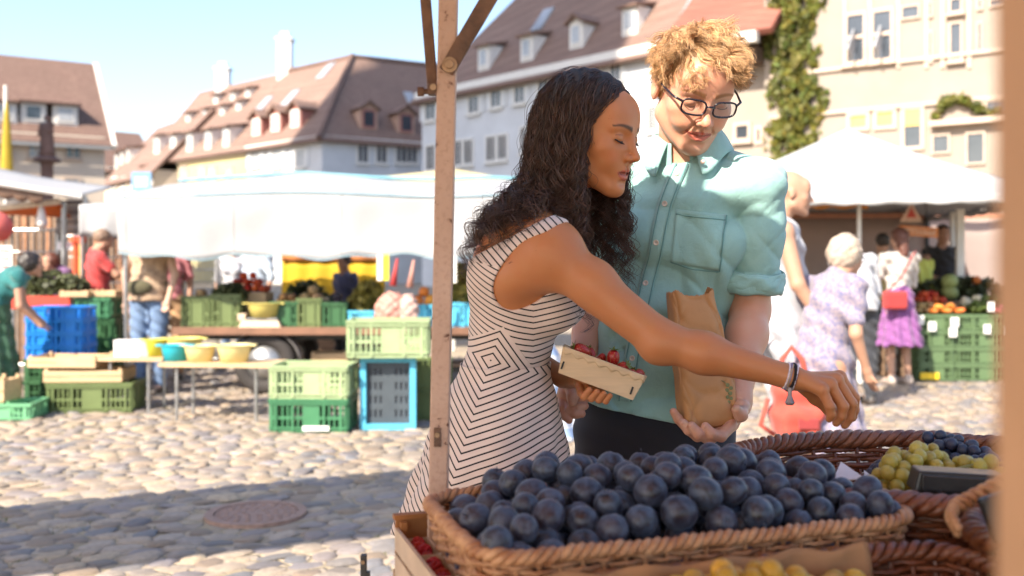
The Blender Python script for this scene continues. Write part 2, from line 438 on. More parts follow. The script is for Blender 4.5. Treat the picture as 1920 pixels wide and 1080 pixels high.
for c in cells:
    X, Yw, sx, sy = c; rot = th+0.16*rg.standard_normal(); hh = 0.010+0.008*rg.random()
    if id(c) in big:
        o = bpy.data.objects.new('cobblestone', protos[int(rg.integers(24))]); COL.objects.link(o); o.parent = ground
        o.location = (X, Yw, -0.0125+0.006*rg.random()); o.rotation_euler = (0.06*rg.standard_normal(), 0.06*rg.standard_normal(), rot); o.scale = (sx, sy, hh)
        continue
    V, F, T = stone(rg, sx, sy, hh); cr, sr = math.cos(rot), math.sin(rot)
    tx, ty = 0.07*rg.standard_normal(2)
    W = np.stack([V[:, 0]*cr-V[:, 1]*sr+X, V[:, 0]*sr+V[:, 1]*cr+Yw, V[:, 2]-0.0125+0.006*rg.random()+V[:, 0]*tx+V[:, 1]*ty], 1)
    AV.append(W); AF += [tuple(i+off for i in f) for f in F]; AF += [(f[0]+off, f[1]+off, f[2]+off, f[2]+off) for f in T]
    AC.append(np.tile(np.array(PAL[int(rg.integers(len(PAL)))])*(0.75+0.5*rg.random()), (len(V), 1))); off += len(V)
AV = np.concatenate(AV); AC = np.concatenate(AC); 
Q = [f for f in AF if f[2] != f[3]]; T3 = np.array([f[:3] for f in AF if f[2] == f[3]])
me = bpy.data.meshes.new('cobblestone_paving'); me.from_pydata(AV.tolist(), [], Q+[tuple(t) for t in T3.tolist()])
at = me.color_attributes.new('Col', 'FLOAT_COLOR', 'POINT'); cc = np.ones((len(AV), 4), f32); cc[:, :3] = AC; at.data.foreach_set('color', cc.ravel()); me.materials.append(CM)
me.polygons.foreach_set('use_smooth', [True]*len(me.polygons))
pav = bpy.data.objects.new('cobblestone_paving', me); COL.objects.link(pav); setpar(pav, ground); pav['kind'] = 'stuff'
# grass tufts in the joints
gv = []; gf = []
for _ in range(900):
    c = cells[int(rg.integers(min(len(cells), 2600)))]; gx = c[0]+c[2]*rg.choice([-1, 1])*1.03; gy = c[1]+c[3]*rg.choice([-1, 1])*rg.random()
    if math.sin(gx*2.1+1)+math.sin(gy*1.7) < 0.4: continue
    for q in range(5):
        a = rg.random()*6.28; b = len(gv); px_, py_ = gx+0.012*rg.standard_normal(), gy+0.012*rg.standard_normal()
        gv += [(px_-0.003, py_, -0.02), (px_+0.003, py_, -0.02), (px_+0.012*math.cos(a), py_+0.012*math.sin(a), 0.004+0.012*rg.random())]; gf.append((b, b+1, b+2))
me = bpy.data.meshes.new('joint_grass'); me.from_pydata(gv, [], gf); me.materials.append(pm('joint_grass', (0.10, 0.11, 0.035), 0.8, 0.3))
jg = bpy.data.objects.new('joint_grass', me); COL.objects.link(jg); tag(jg, 'sparse green grass growing in the cobble joints', 'grass', None, 'stuff')
# manhole cover
IRON = pm('cast_iron_cover', '#94796d', 0.65, 0.25, 30, 0.4, 90, metal=0.1)
mh = thing('manhole_cover', 'round cast iron manhole cover set flush in the cobbles', 'manhole cover', (*MANC, -0.02))
MB().lathe([(0.0, -0.02), (0.255, -0.02), (0.255, 0.012), (0.212, 0.012), (0.212, 0.0)], 48, (*MANC, 0)).build('ring', IRON, mh)
md = MB(); md.lathe([(0.0, -0.015), (0.205, -0.015), (0.205, 0.008), (0.0, 0.008)], 48, (*MANC, 0))
disc = md.build('lid', IRON, mh)
ms = MB()
for r0 in (0.06, 0.105, 0.15, 0.185):
    for k in range(int(r0*110)):
        a = 2*math.pi*k/int(r0*110); ms.box((MANC[0]+r0*math.cos(a), MANC[1]+r0*math.sin(a), 0.0095), (0.02, 0.022, 0.005), Matrix.Rotation(a, 3, 'Z'))
ms.build('studs', IRON, disc)['kind'] = 'stuff'
# ---------------------------------------------------------------- buildings round the square
def wallmat(n, c, var=0.08): return pm(n, c, 0.9, var, 0.9, 0.25, 25.0, bdist=0.01)
def tilemat(name, c1, c2):
    m = bpy.data.materials.new(name); m.use_nodes = True; t = NT(m); b = t.n['Principled BSDF']; g = t.new('ShaderNodeNewGeometry')
    sp = t.new('ShaderNodeSeparateXYZ'); t.l.new(g.outputs['Position'], sp.inputs[0])
    br = t.new('ShaderNodeTexBrick'); br.offset = 0.5; br.inputs['Scale'].default_value = 1.0
    cb = t.new('ShaderNodeCombineXYZ'); t.l.new(t.m('ADD', sp.outputs[0], sp.outputs[1]), cb.inputs[0]); t.l.new(t.m('MULTIPLY', sp.outputs[2], 1.35), cb.inputs[1]); t.l.new(cb.outputs[0], br.inputs['Vector'])
    br.inputs['Brick Width'].default_value = 0.2; br.inputs['Row Height'].default_value = 0.17; br.inputs['Mortar Size'].default_value = 0.012
    br.inputs['Color1'].default_value = (*c1, 1); br.inputs['Color2'].default_value = (*c2, 1); br.inputs['Mortar'].default_value = (*[q*0.55 for q in c2], 1)
    nz = t.noise(g.outputs['Position'], 0.6, 5.0); c = t.mix(t.m('MULTIPLY', t.ramp(nz.outputs['Fac'], 0.35, 0.7), 0.45), br.outputs['Color'], tuple(q*0.62 for q in c1))
    t.l.new(c, b.inputs['Base Color']); b.inputs['Roughness'].default_value = 0.85
    bp = t.new('ShaderNodeBump'); bp.inputs['Distance'].default_value = 0.03; t.l.new(t.m('FRACT', t.m('MULTIPLY', sp.outputs[2], 8.0)), bp.inputs['Height']); bp.inputs['Strength'].default_value = 0.5
    t.l.new(bp.outputs[0], b.inputs['Normal']); return m
TILE = tilemat('roof_tile_brown', srgb('#82695e'), srgb('#735a51'))
TILE2 = tilemat('roof_tile_rose', srgb('#8f766a'), srgb('#80665b'))
TILER = tilemat('roof_tile_red', srgb('#9c6455'), srgb('#8a5245'))
WHITE_W = wallmat('white_render', (0.62, 0.62, 0.62)); YEL_W = wallmat('yellow_render', (0.50, 0.44, 0.24)); CREAM_W = wallmat('cream_render', (0.64, 0.54, 0.44))
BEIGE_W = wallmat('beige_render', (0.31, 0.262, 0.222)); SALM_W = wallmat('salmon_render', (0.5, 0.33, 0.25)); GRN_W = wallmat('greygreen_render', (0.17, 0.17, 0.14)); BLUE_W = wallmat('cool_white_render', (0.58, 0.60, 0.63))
TRIM = pm('painted_trim', (0.7, 0.68, 0.64), 0.6, 0.06, 3.0, 0.05); GLASS = glass_mat('window_glass', (0.05, 0.06, 0.075)); GLASS_L = glass_mat('window_glass_curtain', (0.35, 0.36, 0.38), 0.2)
STONEF = pm('sandstone_surround', (0.5, 0.40, 0.33), 0.85, 0.12, 4.0, 0.2); SHUT = pm('pale_shutter', (0.60, 0.62, 0.64), 0.6, 0.06); REDW = pm('dormer_red', (0.36, 0.15, 0.12), 0.7, 0.15)
GUT = pm('zinc_gutter', (0.35, 0.34, 0.33), 0.45, 0.1, metal=0.5); TIMB = pm('dark_eaves_timber', (0.12, 0.075, 0.05), 0.75, 0.3, 3.0); AWN = pm('yellow_blind', (0.62, 0.46, 0.14), 0.8, 0.1)
class Fac:
    """vertical facade plane from A to B (ground points); outward normal is on the camera's side"""
    def __init__(s, A, B):
        s.A = np.array([A[0], A[1], 0.0]); s.B = np.array([B[0], B[1], 0.0]); d = s.B-s.A; s.L = np.linalg.norm(d); s.d = d/s.L
        n = np.array([s.d[1], -s.d[0], 0]); s.n = n if n @ (-s.A) > 0 else -n
        s.M = Matrix((tuple(s.d), tuple(-s.n), (0, 0, 1))).transposed()
    def w(s, u, v, o=0.0): return s.A+s.d*u+s.n*o+np.array([0, 0, v])
    def uv(s, px, py):
        r = P(px, py, 1.0)-np.array([0, 0, CAM_Z]); t = (s.A @ s.n)/(r @ s.n); p = r*t; return float((p-s.A) @ s.d), float(p[2]+CAM_Z)
    def box(s, mb, u0, u1, v0, v1, o0, o1): return mb.box(s.w((u0+u1)/2, (v0+v1)/2, (o0+o1)/2), (u1-u0, abs(o1-o0), v1-v0), s.M)
def window(fac, par, u0, u1, v0, v1, frame=None, pane=None, sill=True, shutters=False, cross=1, fw=0.1, off=0.0):
    frame = frame or TRIM; pane = pane or GLASS; mb = MB()
    fac.box(mb, u0-fw, u1+fw, v1, v1+fw, off-0.05, off+0.07); fac.box(mb, u0-fw, u1+fw, v0-fw, v0, off-0.05, off+0.07)
    fac.box(mb, u0-fw, u0, v0, v1, off-0.05, off+0.068); fac.box(mb, u1, u1+fw, v0, v1, off-0.05, off+0.068)
    for k in range(cross): 
        uc = u0+(u1-u0)*(k+1)/(cross+1); fac.box(mb, uc-0.03, uc+0.03, v0, v1, off-0.02, off+0.05)
    w_ = mb.build('window', frame, par)
    fac.box(MB(), u0, u1, v0, v1, off-0.04, off+0.02).build('pane', pane, w_)
    if sill: fac.box(MB(), u0-fw-0.06, u1+fw+0.06, v0-fw-0.07, v0-fw-0.003, off-0.04, off+0.16).build('sill', frame, w_)
    if shutters:
        ww = (u1-u0)*0.48
        for a, b in ((u0-fw-ww-0.01, u0-fw-0.01), (u1+fw+0.01, u1+fw+ww+0.01)): fac.box(MB(), a, b, v0-0.05, v1+0.05, off+0.01, off+0.06).build('shutter', SHUT, w_)
    return w_
def pwin(fac, par, px, py, wpx, hpx, **kw):
    """window whose centre shows at photo pixel (px,py), sizes given in photo pixels"""
    u, v = fac.uv(px, py); u2, _ = fac.uv(px+wpx/2, py); _, v2 = fac.uv(px, py-hpx/2); du = abs(u2-u); dv = abs(v2-v)
    return window(fac, par, u-du, u+du, v-dv, v+dv, **kw)
def slab(mb, pts, th=0.18):
    """thick roof plane from a polygon"""
    pts = [np.array(p, float) for p in pts]; n = np.cross(pts[1]-pts[0], pts[2]-pts[0]); n /= np.linalg.norm(n)
    if n[2] < 0: n = -n
    m = len(pts); lo = [p-n*th for p in pts]
    mb.add([*pts, *lo], [tuple(range(m)), tuple(reversed(range(m, 2*m)))]+[(i, (i+1) % m, (i+1) % m+m, i+m) for i in range(m)])
class Slope:
    """roof slope above a facade: eaves at height ze with overhang; rises to ridge zr at depth dep"""
    def __init__(s, fac, ze, zr, dep, over=0.45):
        s.f = fac; s.ze = ze; s.zr = zr; s.dep = dep; s.k = (zr-ze)/dep
    def pt(s, u, v): return s.f.w(u, v, -(v-s.ze)/s.k)            # point on the slope at height v
    def uv(s, px, py):                                            # photo pixel -> (u, height)
        o = np.array([0, 0, CAM_Z]); r = P(px, py, 1.0)-o
        p0 = s.pt(0, s.ze); n = np.cross(s.f.d, s.pt(0, s.zr)-p0); t = ((p0-o) @ n)/(r @ n); p = o+r*t
        return float((p-s.f.A) @ s.f.d), float(p[2])
def dormer(sl, par, px, py, w, h, kind='shed', wallm=None, roofm=None, framem=None, pane=None):
    """dormer whose front's centre shows at photo pixel"""
    u, v = sl.uv(px, py); f = sl.f; v0 = v-h*0.5; o = -(v0-sl.ze)/sl.k+0.05; 
    depth = (h+0.3)/sl.k+0.1; mb = MB(); wallm = wallm or TRIM; roofm = roofm or TILE
    f.box(mb, u-w/2, u+w/2, v0-0.25, v0+h, o-depth, o)
    d_ = mb.build('dormer', wallm, par)
    rb = MB()
    if kind == 'gable':
        for sgn in (-1, 1): slab(rb, [f.w(u, v0+h+w*0.42, o+0.25), f.w(u+sgn*(w/2+0.18), v0+h-0.05, o+0.25), f.w(u+sgn*(w/2+0.18), v0+h-0.05, o-depth-0.2), f.w(u, v0+h+w*0.42, o-depth-0.9)], 0.12)
        f_ = MB(); vs = [f.w(u-w/2, v0+h, o-0.02), f.w(u+w/2, v0+h, o-0.02), f.w(u, v0+h+w*0.4, o-0.02), f.w(u-w/2, v0+h, o-0.3), f.w(u+w/2, v0+h, o-0.3), f.w(u, v0+h+w*0.4, o-0.3)]
        f_.add(vs, [(0, 1, 2), (5, 4, 3), (0, 3, 4, 1), (1, 4, 5, 2), (2, 5, 3, 0)]).build('gable', wallm, d_)
    else:
        rise = 0.28*sl.k; dd = depth*1.35
        slab(rb, [f.w(u-w/2-0.15, v0+h+0.04, o+0.25), f.w(u+w/2+0.15, v0+h+0.04, o+0.25), f.w(u+w/2+0.15, v0+h+0.04+rise*dd*0.6, o-dd), f.w(u-w/2-0.15, v0+h+0.04+rise*dd*0.6, o-dd)], 0.12)
    rb.build('dormer_roof', roofm, d_)
    mbw = MB(); f.box(mbw, u-w*0.36, u+w*0.36, v0+0.08, v0+h-0.1, o-0.02, o+0.05); fr = mbw.build('window_frame', framem or TRIM, d_)
    return d_
def dorm_pane(sl, d_, px, py, w, h, pane):
    u, v = sl.uv(px, py); f = sl.f; v0 = v-h*0.5; o = -(v0-sl.ze)/sl.k+0.05
    f.box(MB(), u-w*0.27, u+w*0.27, v0+0.2, v0+h-0.22, o, o+0.065).build('pane', pane, d_)
def skylight(sl, par, px, py, w=0.8, h=1.1):
    u, v = sl.uv(px, py); mb = MB(); n = np.cross(sl.f.d, sl.pt(0, sl.zr)-sl.pt(0, sl.ze)); n /= np.linalg.norm(n); n = n if n[2] > 0 else -n
    q = [sl.pt(u-w/2, v-h/2), sl.pt(u+w/2, v-h/2), sl.pt(u+w/2, v+h/2), sl.pt(u-w/2, v+h/2)]
    slab(mb, [p+n*0.1 for p in q], 0.12); return mb.build('skylight', GLASS_L, par)
def chimney(par, base, w, h, m):
    mb = MB(); mb.box((base[0], base[1], base[2]+h/2), (w, w, h)); mb.box((base[0], base[1], base[2]+h+0.08), (w+0.2, w+0.2, 0.16)); mb.box((base[0], base[1], base[2]+h+0.35), (w*0.6, w*0.6, 0.4)); return mb.build('chimney', m, par)

# --- left house with the steep brown roof
A = np.array([-24.1, 47.7]); Bp = np.array([-20.45, 50.0]); dd = (Bp-A)/np.linalg.norm(Bp-A); f1 = Fac(A-dd*10, Bp); L1 = f1.L; ZE = 7.45; ZR = 12.1
b1 = thing('townhouse', 'cream town house with a tall steep brown roof at the far left', 'house', f1.w(L1/2, 0, -5))
f1.box(MB(), 0, L1, 0, ZE+0.1, -10, 0).build('wall', CREAM_W, b1)
s1 = Slope(f1, ZE, ZR, 5.0); rb = MB(); ov = 0.4
slab(rb, [f1.w(-0.3, ZE-ov*s1.k, ov), f1.w(L1+0.3, ZE-ov*s1.k, ov), f1.w(L1+0.3, ZR, -5), f1.w(-0.3, ZR, -5)]); slab(rb, [f1.w(-0.3, ZE-ov*s1.k, -10-ov), f1.w(L1+0.3, ZE-ov*s1.k, -10-ov), f1.w(L1+0.3, ZR, -5), f1.w(-0.3, ZR, -5)])
r1 = rb.build('roof', TILE, b1)
g = MB(); g.add([f1.w(L1, ZE, 0), f1.w(L1, ZE, -10), f1.w(L1, ZR-0.2, -5), f1.w(L1-0.3, ZE, 0), f1.w(L1-0.3, ZE, -10), f1.w(L1-0.3, ZR-0.2, -5)], [(0, 1, 2), (5, 4, 3), (0, 2, 5, 3), (2, 1, 4, 5), (0, 3, 4, 1)]).build('gable', CREAM_W, b1)
vg = MB(); slab(vg, [f1.w(L1+0.28, ZE-ov*s1.k+0.03, ov+0.03), f1.w(L1+0.5, ZE-ov*s1.k+0.03, ov+0.03), f1.w(L1+0.5, ZR+0.06, -5), f1.w(L1+0.28, ZR+0.06, -5)], 0.3); vg.build('verge_board', TRIM, r1)
f1.box(MB(), -0.3, L1+0.2, ZE-ov*s1.k-0.22, ZE-ov*s1.k-0.05, ov, ov+0.14).build('gutter', GUT, r1)
for px, py, pn in ((5, 212, GLASS_L), (60, 213, GLASS), (119, 217, GLASS_L)):
    d_ = dormer(s1, r1, px, py, 1.15, 1.0); dorm_pane(s1, d_, px, py, 1.15, 1.0, pn)
for px, py, w_, h_, pn in ((68, 280, 26, 28, GLASS_L), (137, 283, 24, 24, GLASS), (10, 279, 24, 28, GLASS_L), (70, 345, 26, 26, GLASS_L), (135, 348, 24, 24, GLASS_L), (5, 344, 24, 26, GLASS_L)): pwin(f1, b1, px, py, w_, h_, frame=STONEF, pane=pn)
# --- far small houses in the gap
A = P(196, 490, 78)[:2]; B = P(262, 490, 80)[:2]; f2 = Fac(A, B); b2 = thing('townhouse', 'dark brown roofed house far back in the gap beside the steep roof', 'house', f2.w(f2.L/2, 0, -4))
f2.box(MB(), -1, f2.L+1.5, 0, 8.6, -8, 0).build('wall', CREAM_W, b2); rb = MB(); slab(rb, [f2.w(-1.3, 8.3, 0.4), f2.w(f2.L+1.8, 8.3, 0.4), f2.w(f2.L+1.8, 12.1, -4), f2.w(-1.3, 12.1, -4)]); slab(rb, [f2.w(-1.3, 8.3, -8.4), f2.w(f2.L+1.8, 8.3, -8.4), f2.w(f2.L+1.8, 12.1, -4), f2.w(-1.3, 12.1, -4)]); rb.build('roof', TILE, b2)
for px in (208, 226): pwin(f2, b2, px, 322, 9, 14)
A = P(196, 490, 76)[:2]; B = P(288, 490, 66)[:2]; f2 = Fac(A, B); b2 = thing('townhouse', 'salmon roofed house with small white dormers between two larger roofs', 'house', f2.w(f2.L/2, 0, -4))
f2.box(MB(), 0, f2.L, 0, 7.4, -8, 0).build('wall', CREAM_W, b2); sl = Slope(f2, 7.4, 11.8, 4.0); rb = MB(); slab(rb, [f2.w(-0.2, 7.0, 0.4), f2.w(f2.L+0.2, 7.0, 0.4), f2.w(f2.L+0.2, 11.8, -4), f2.w(-0.2, 11.8, -4)]); slab(rb, [f2.w(-0.2, 7.0, -8.4), f2.w(f2.L+0.2, 7.0, -8.4), f2.w(f2.L+0.2, 11.8, -4), f2.w(-0.2, 11.8, -4)]); rr = rb.build('roof', TILE2, b2)
for px, py in ((231, 300), (241, 296), (253, 291)): d_ = dormer(sl, rr, px, py, 0.55, 1.1); dorm_pane(sl, d_, px, py, 0.55, 1.1, GLASS_L)
for px in (215, 232): pwin(f2, b2, px, 342, 9, 16)
sg = thing('wall_sign', 'pale blue sign board on the house wall above the tarpaulin', 'sign', P(265, 345, 65.5)); 
MB().box(P(265, 341, 65.5), (1.3, 0.06, 1.3)).build('board', pm('sign_blue', (0.16, 0.33, 0.55), 0.6, 0.15), sg); mb = MB()
for k in range(3): mb.box(P(265, 334+k*7, 65.44), (0.9, 0.05, 0.1))
mb.build('lettering', TRIM, sg)['kind'] = 'stuff'
# --- corner house: white, hipped roof; yellow house joined on its left
C = np.array([-10.5, 55.0]); dl = np.array([-0.72, 0.695]); dr = np.array([0.848, 0.53]); ZE = 8.4; ZR = 13.9; n1 = np.array([-0.695, -0.72]); n2 = np.array([0.53, -0.848])
ap = C+np.array([0.654, 6.31]); Lw = 7.6; Ly = 13.6; Rw = 9.0
fl = Fac(C+dl*Lw, C); fr = Fac(C, C+dr*Rw); fy = Fac(C+dl*(Lw+Ly*0.64), C+dl*Lw)
b4 = thing('corner_house', 'white corner house with a hipped rose brown roof and tall chimneys', 'house', (*(ap), 0))
def pr(mb, pts, z0, z1): n = len(pts); mb.add([(p[0], p[1], z0) for p in pts]+[(p[0], p[1], z1) for p in pts], [tuple(range(n)), tuple(range(n, 2*n))]+[(i, (i+1) % n, (i+1) % n+n, i+n) for i in range(n)])
w4 = MB(); pr(w4, [C, C+dr*Rw, C+dr*Rw-n2*10, C-n1*10-n2*10+0*C, C+dl*Lw-n1*10, C+dl*Lw], 0, ZE); w4.build('wall', BLUE_W, b4)
rb = MB(); ov = 0.4; kz = (ZR-ZE)/5.0*ov
E = lambda p, a, b: np.array([*(p+n1*a+n2*b), 0]); Z = lambda p, z: (p[0], p[1], z)
Co = C+(n1+n2)*ov; apz = Z(ap, ZR); rl = ap+dl*Lw; rr_ = ap+dr*Rw
slab(rb, [Z(Co, ZE-kz), apz, Z(rl, ZR), Z(C+dl*Lw+n1*ov, ZE-kz)]); slab(rb, [Z(Co, ZE-kz), Z(C+dr*Rw+n2*ov, ZE-kz), Z(rr_, ZR), apz])
slab(rb, [apz, Z(rl, ZR), Z(C+dl*Lw-n1*10, ZE), Z(ap-(n1+n2)*5, ZE)]); slab(rb, [apz, Z(rr_, ZR), Z(C+dr*Rw-n2*10, ZE), Z(ap-(n1+n2)*5, ZE)])
r4 = rb.build('roof', TILE2, b4); MB().tube([Z(Co, ZE-kz+0.08), Z(ap, ZR+0.1)], 0.16, 8).build('hip_ridge', TILE, r4)
MB().tube([Z(rl, ZR+0.05), apz, Z(rr_, ZR+0.05)], 0.17, 8).build('ridge_cap', TILE, r4)
cm = MB(); fr.box(cm, 0.0, Rw, ZE-0.55, ZE-0.15, 0, 0.25); fl.box(cm, 0, Lw-0.01, ZE-0.55, ZE-0.15, 0, 0.25); cm.build('cornice', TRIM, b4)
slL = Slope(fl, ZE, ZR, 5.0); slR = Slope(fr, ZE, ZR, 5.0)
for px, py in ((497, 240), (533, 232), (570, 224)): d_ = dormer(slL, r4, px, py, 1.2, 1.2, 'gable', REDW, TILE2); dorm_pane(slL, d_, px, py, 1.2, 1.2, GLASS_L)
for px, py in ((683, 225), (753, 233)): d_ = dormer(slR, r4, px, py, 1.1, 1.25, 'gable', SALM_W, TILE2, REDW); dorm_pane(slR, d_, px, py, 1.1, 1.25, GLASS)
for px, py in ((612, 134), (545, 185), (495, 197)): skylight(slL, r4, px, py)
skylight(slR, r4, 768, 185, 0.6, 0.8)
for px in (680, 715, 752, 772): pwin(fr, b4, px, 287, 17, 34, shutters=False)
for px in (480, 520, 563): pwin(fl, b4, px, 296, 15, 32, shutters=True, pane=GLASS_L)
for px in (680, 715, 752): pwin(fr, b4, px, 350, 17, 34)
for px, h in ((580, 2.3), (473, 1.4)):
    u, v = slL.uv(px, 130); q = ap+dl*max(0.5, (Lw-u)*0.9); chimney(b4, (q[0], q[1], ZR-0.8), 0.9, h+0.6, WHITE_W)
b3 = thing('townhouse', 'pale yellow house with rows of small dormers beside the white corner house', 'house', fy.w(fy.L/2, 0, -5))
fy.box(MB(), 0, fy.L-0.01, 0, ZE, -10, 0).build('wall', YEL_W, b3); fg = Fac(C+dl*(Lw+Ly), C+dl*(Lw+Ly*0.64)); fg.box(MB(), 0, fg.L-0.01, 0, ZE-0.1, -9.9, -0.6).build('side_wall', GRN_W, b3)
rb = MB(); p0 = C+dl*(Lw+0.02); p1 = C+dl*(Lw+Ly); q0 = ap+dl*(Lw+0.02); q1 = ap+dl*(Lw+Ly-2.5)
slab(rb, [Z(p0+n1*ov, ZE-kz+0.02), Z(q0, ZR+0.02), Z(q1, ZR+0.02), Z(p1+n1*ov, ZE-kz+0.02)]); slab(rb, [Z(p0-n1*10, ZE), Z(q0, ZR), Z(q1, ZR), Z(p1-n1*10, ZE)]); slab(rb, [Z(p1+n1*ov, ZE-kz), Z(q1, ZR), Z(p1-n1*10, ZE)])
r3 = rb.build('roof', TILE2, b3); fy.box(MB(), 0, fy.L-0.02, ZE-0.6, ZE-0.2, 0, 0.22).build('cornice', STONEF, b3)
sly = Slope(Fac(p1, p0), ZE, ZR, 5.0)
for px, py in ((309, 272), (340, 270), (371, 267), (406, 262), (440, 257)): d_ = dormer(sly, r3, px, py, 0.75, 1.25); dorm_pane(sly, d_, px, py, 0.75, 1.25, GLASS_L)
for px, py in ((360, 220), (392, 213), (424, 207), (455, 198), (412, 186), (444, 180), (472, 174)): d_ = dormer(sly, r3, px, py, 0.55, 0.6); dorm_pane(sly, d_, px, py, 0.55, 0.6, GLASS_L)
for px in (345, 378, 398, 430): pwin(fy, b3, px, 330, 13, 32, frame=STONEF, pane=GLASS_L)
# --- long white building in the middle
fm = Fac((-4.7, 52.0), (-4.7+0.665*19, 52.0-0.747*19)); ZE = 10.2; b5 = thing('long_townhouse', 'long white building with dark windows and a steep dormered roof behind the couple', 'house', fm.w(fm.L/2, 0, -6))
fm.box(MB(), 0, fm.L, 0, ZE, -12, 0).build('wall', BLUE_W, b5); ZR = 18.0; rb = MB(); ov = 0.5; kz = (ZR-ZE)/6*ov
a_, b_, c_, d_ = fm.w(-ov, ZE-kz, ov), fm.w(fm.L, ZE-kz, ov), fm.w(fm.L, ZR, -6), fm.w(5.0, ZR, -6); e_, g_ = fm.w(-ov, ZE-kz, -12-ov), fm.w(fm.L, ZE-kz, -12-ov)
slab(rb, [a_, b_, c_, d_]); slab(rb, [a_, d_, e_]); slab(rb, [e_, d_, c_, g_]); r5 = rb.build('roof', TILE2, b5)
cm = MB(); fm.box(cm, -0.2, fm.L, ZE-0.5, ZE-0.12, 0, 0.35); cm.build('cornice', TRIM, b5); s5 = Slope(fm, ZE, ZR, 6.0)
for px, py, k in ((921, 110, 'shed'), (1002, 92, 'shed'), (1095, 67, 'gable'), (1195, 41, 'shed')): d_ = dormer(s5, r5, px, py, 0.85, 1.15, k, roofm=TILE2); dorm_pane(s5, d_, px, py, 0.85, 1.15, GLASS_L)
skylight(s5, r5, 1018, 38, 0.7, 1.2); skylight(s5, r5, 1300, 12, 0.7, 1.2)
for px, py in ((808, 209), (889, 196), (931, 185), (975, 177), (1020, 166), (1065, 156), (1110, 146), (1155, 136)): pwin(fm, b5, px, py, 17, 30, shutters=True)
for px, py in ((808, 296), (859, 287), (879, 285), (921, 279), (943, 276), (985, 262), (1005, 259), (1060, 250), (1080, 247), (1130, 236), (1150, 233), (1225, 222)): pwin(fm, b5, px, py, 14, 44)
for px, py in ((860, 390), (920, 388), (985, 386)): pwin(fm, b5, px, py, 18, 44)
# --- beige building on the right with creeper
T = lambda t: (9.0-0.797*t, 28.0+0.603*t)
fR = Fac(T(2.0), T(-9.0)); fLo = Fac(T(4.4), T(2.0)); b6 = thing('stone_hall', 'beige rendered hall with irregular openings at the right', 'building', fR.w(fR.L/2, 0, -5))
fR.box(MB(), 0, fR.L, 0, 13.0, -11, 0).build('wall', BEIGE_W, b6); fLo.box(MB(), 0, fLo.L-0.01, 0, 8.5, -10, -0.25).build('side_wing', BEIGE_W, b6)
rb = MB(); slab(rb, [fLo.w(-0.5, 7.9, 0.95), fLo.w(fLo.L+0.6, 7.9, 0.95), fLo.w(fLo.L+0.6, 13.2, -5), fLo.w(-0.5, 13.2, -5)]); slab(rb, [fLo.w(-0.5, 7.9, -10.9), fLo.w(fLo.L+0.6, 7.9, -10.9), fLo.w(fLo.L+0.6, 13.2, -5), fLo.w(-0.5, 13.2, -5)]); r6 = rb.build('roof', TILER, b6)
fLo.box(MB(), -0.5, fLo.L+0.2, 7.55, 7.85, 0.85, 1.12).build('gutter', TRIM, r6); tb = MB(); fLo.box(tb, -0.3, fLo.L, 7.1, 7.5, -0.2, 0.6)
for k in range(3): fLo.box(tb, 0.3+k*0.72, 0.46+k*0.72, 7.45, 7.62, -0.3, 0.9)
tb.build('eaves_timber', TIMB, r6)
for px, py, w_, h_ in ((1605, 72, 30, 86), (1655, 66, 32, 88)):
    w_o = pwin(fR, b6, px, py, w_, h_, frame=STONEF, sill=True, cross=0); u, v = fR.uv(px, py); 
    mb = MB(); a = fR.w(u, v+0.1, 0.05); b = fR.w(u, v-0.55, 0.55); mb.bar(a, b, 0.42, 0.05, up=tuple(fR.d)); M_ = mb.build('awning_sash', GLASS_L, w_o)
    fR.box(MB(), u-0.25, u+0.25, v-0.02, v+0.08, 0.0, 0.07).build('transom', STONEF, w_o)
for px, py, w_, h_ in ((1708, 23, 30, 20), (1745, 18, 4, 24), (1745, 88, 4, 54), (1838, 72, 5, 54), (1878, 4, 36, 10), (1838, 8, 5, 16), (1765, 270, 28, 30), (1830, 278, 30, 54), (1872, 205, 40, 30), (1840, 195, 4, 10)): pwin(fR, b6, px, py, w_, h_, frame=STONEF, sill=False, cross=0, fw=0.05)
for py in (10, 72): pwin(fR, b6, 1793, py+ (6 if py > 50 else 0), 18, 22 if py < 50 else 66, frame=STONEF, cross=0, fw=0.06)
for px, py, h_ in ((1610, 228, 22), (1660, 223, 26)): pwin(fR, b6, px, py, 30, h_, frame=STONEF, pane=AWN, sill=False, cross=0)
wo = pwin(fR, b6, 1712, 240, 30, 70, frame=STONEF, sill=False, cross=0); u, v = fR.uv(1712, 222); fR.box(MB(), u-0.2, u+0.2, v-0.2, v+0.25, 0.0, 0.05).build('blind', AWN, wo)
for px, py in ((1388, 132), (1386, 246)): pwin(fLo, b6, px, py, 22, 24, frame=STONEF, cross=0, off=-0.25)
pwin(fLo, b6, 1417, 252, 5, 22, frame=STONEF, cross=0, sill=False, off=-0.25)
lm = MB()
for py0, py1 in ((212, 180), (132, 112)):
    u0, v0 = fR.uv(1550, py0); fR.box(lm, 0.2, fR.L, v0-0.05, v0+0.05, 0.0, 0.09)
for px in (1585, 1632, 1685, 1738, 1768, 1818): 
    u0, v0 = fR.uv(px, 30); fR.box(lm, u0-0.05, u0+0.05, fR.uv(px, 128)[1], 13, 0.0, 0.05)
lm.build('string_course', STONEF, b6)
# sandstone pier at the very right of the facade
u0, v0 = fR.uv(1908, 40); fR.box(MB(), u0, u0+0.9, 0, 13.1, 0.0, 0.2).build('pier', pm('rose_stone', (0.42, 0.27, 0.21), 0.85, 0.2, 3.0, 0.2), b6)
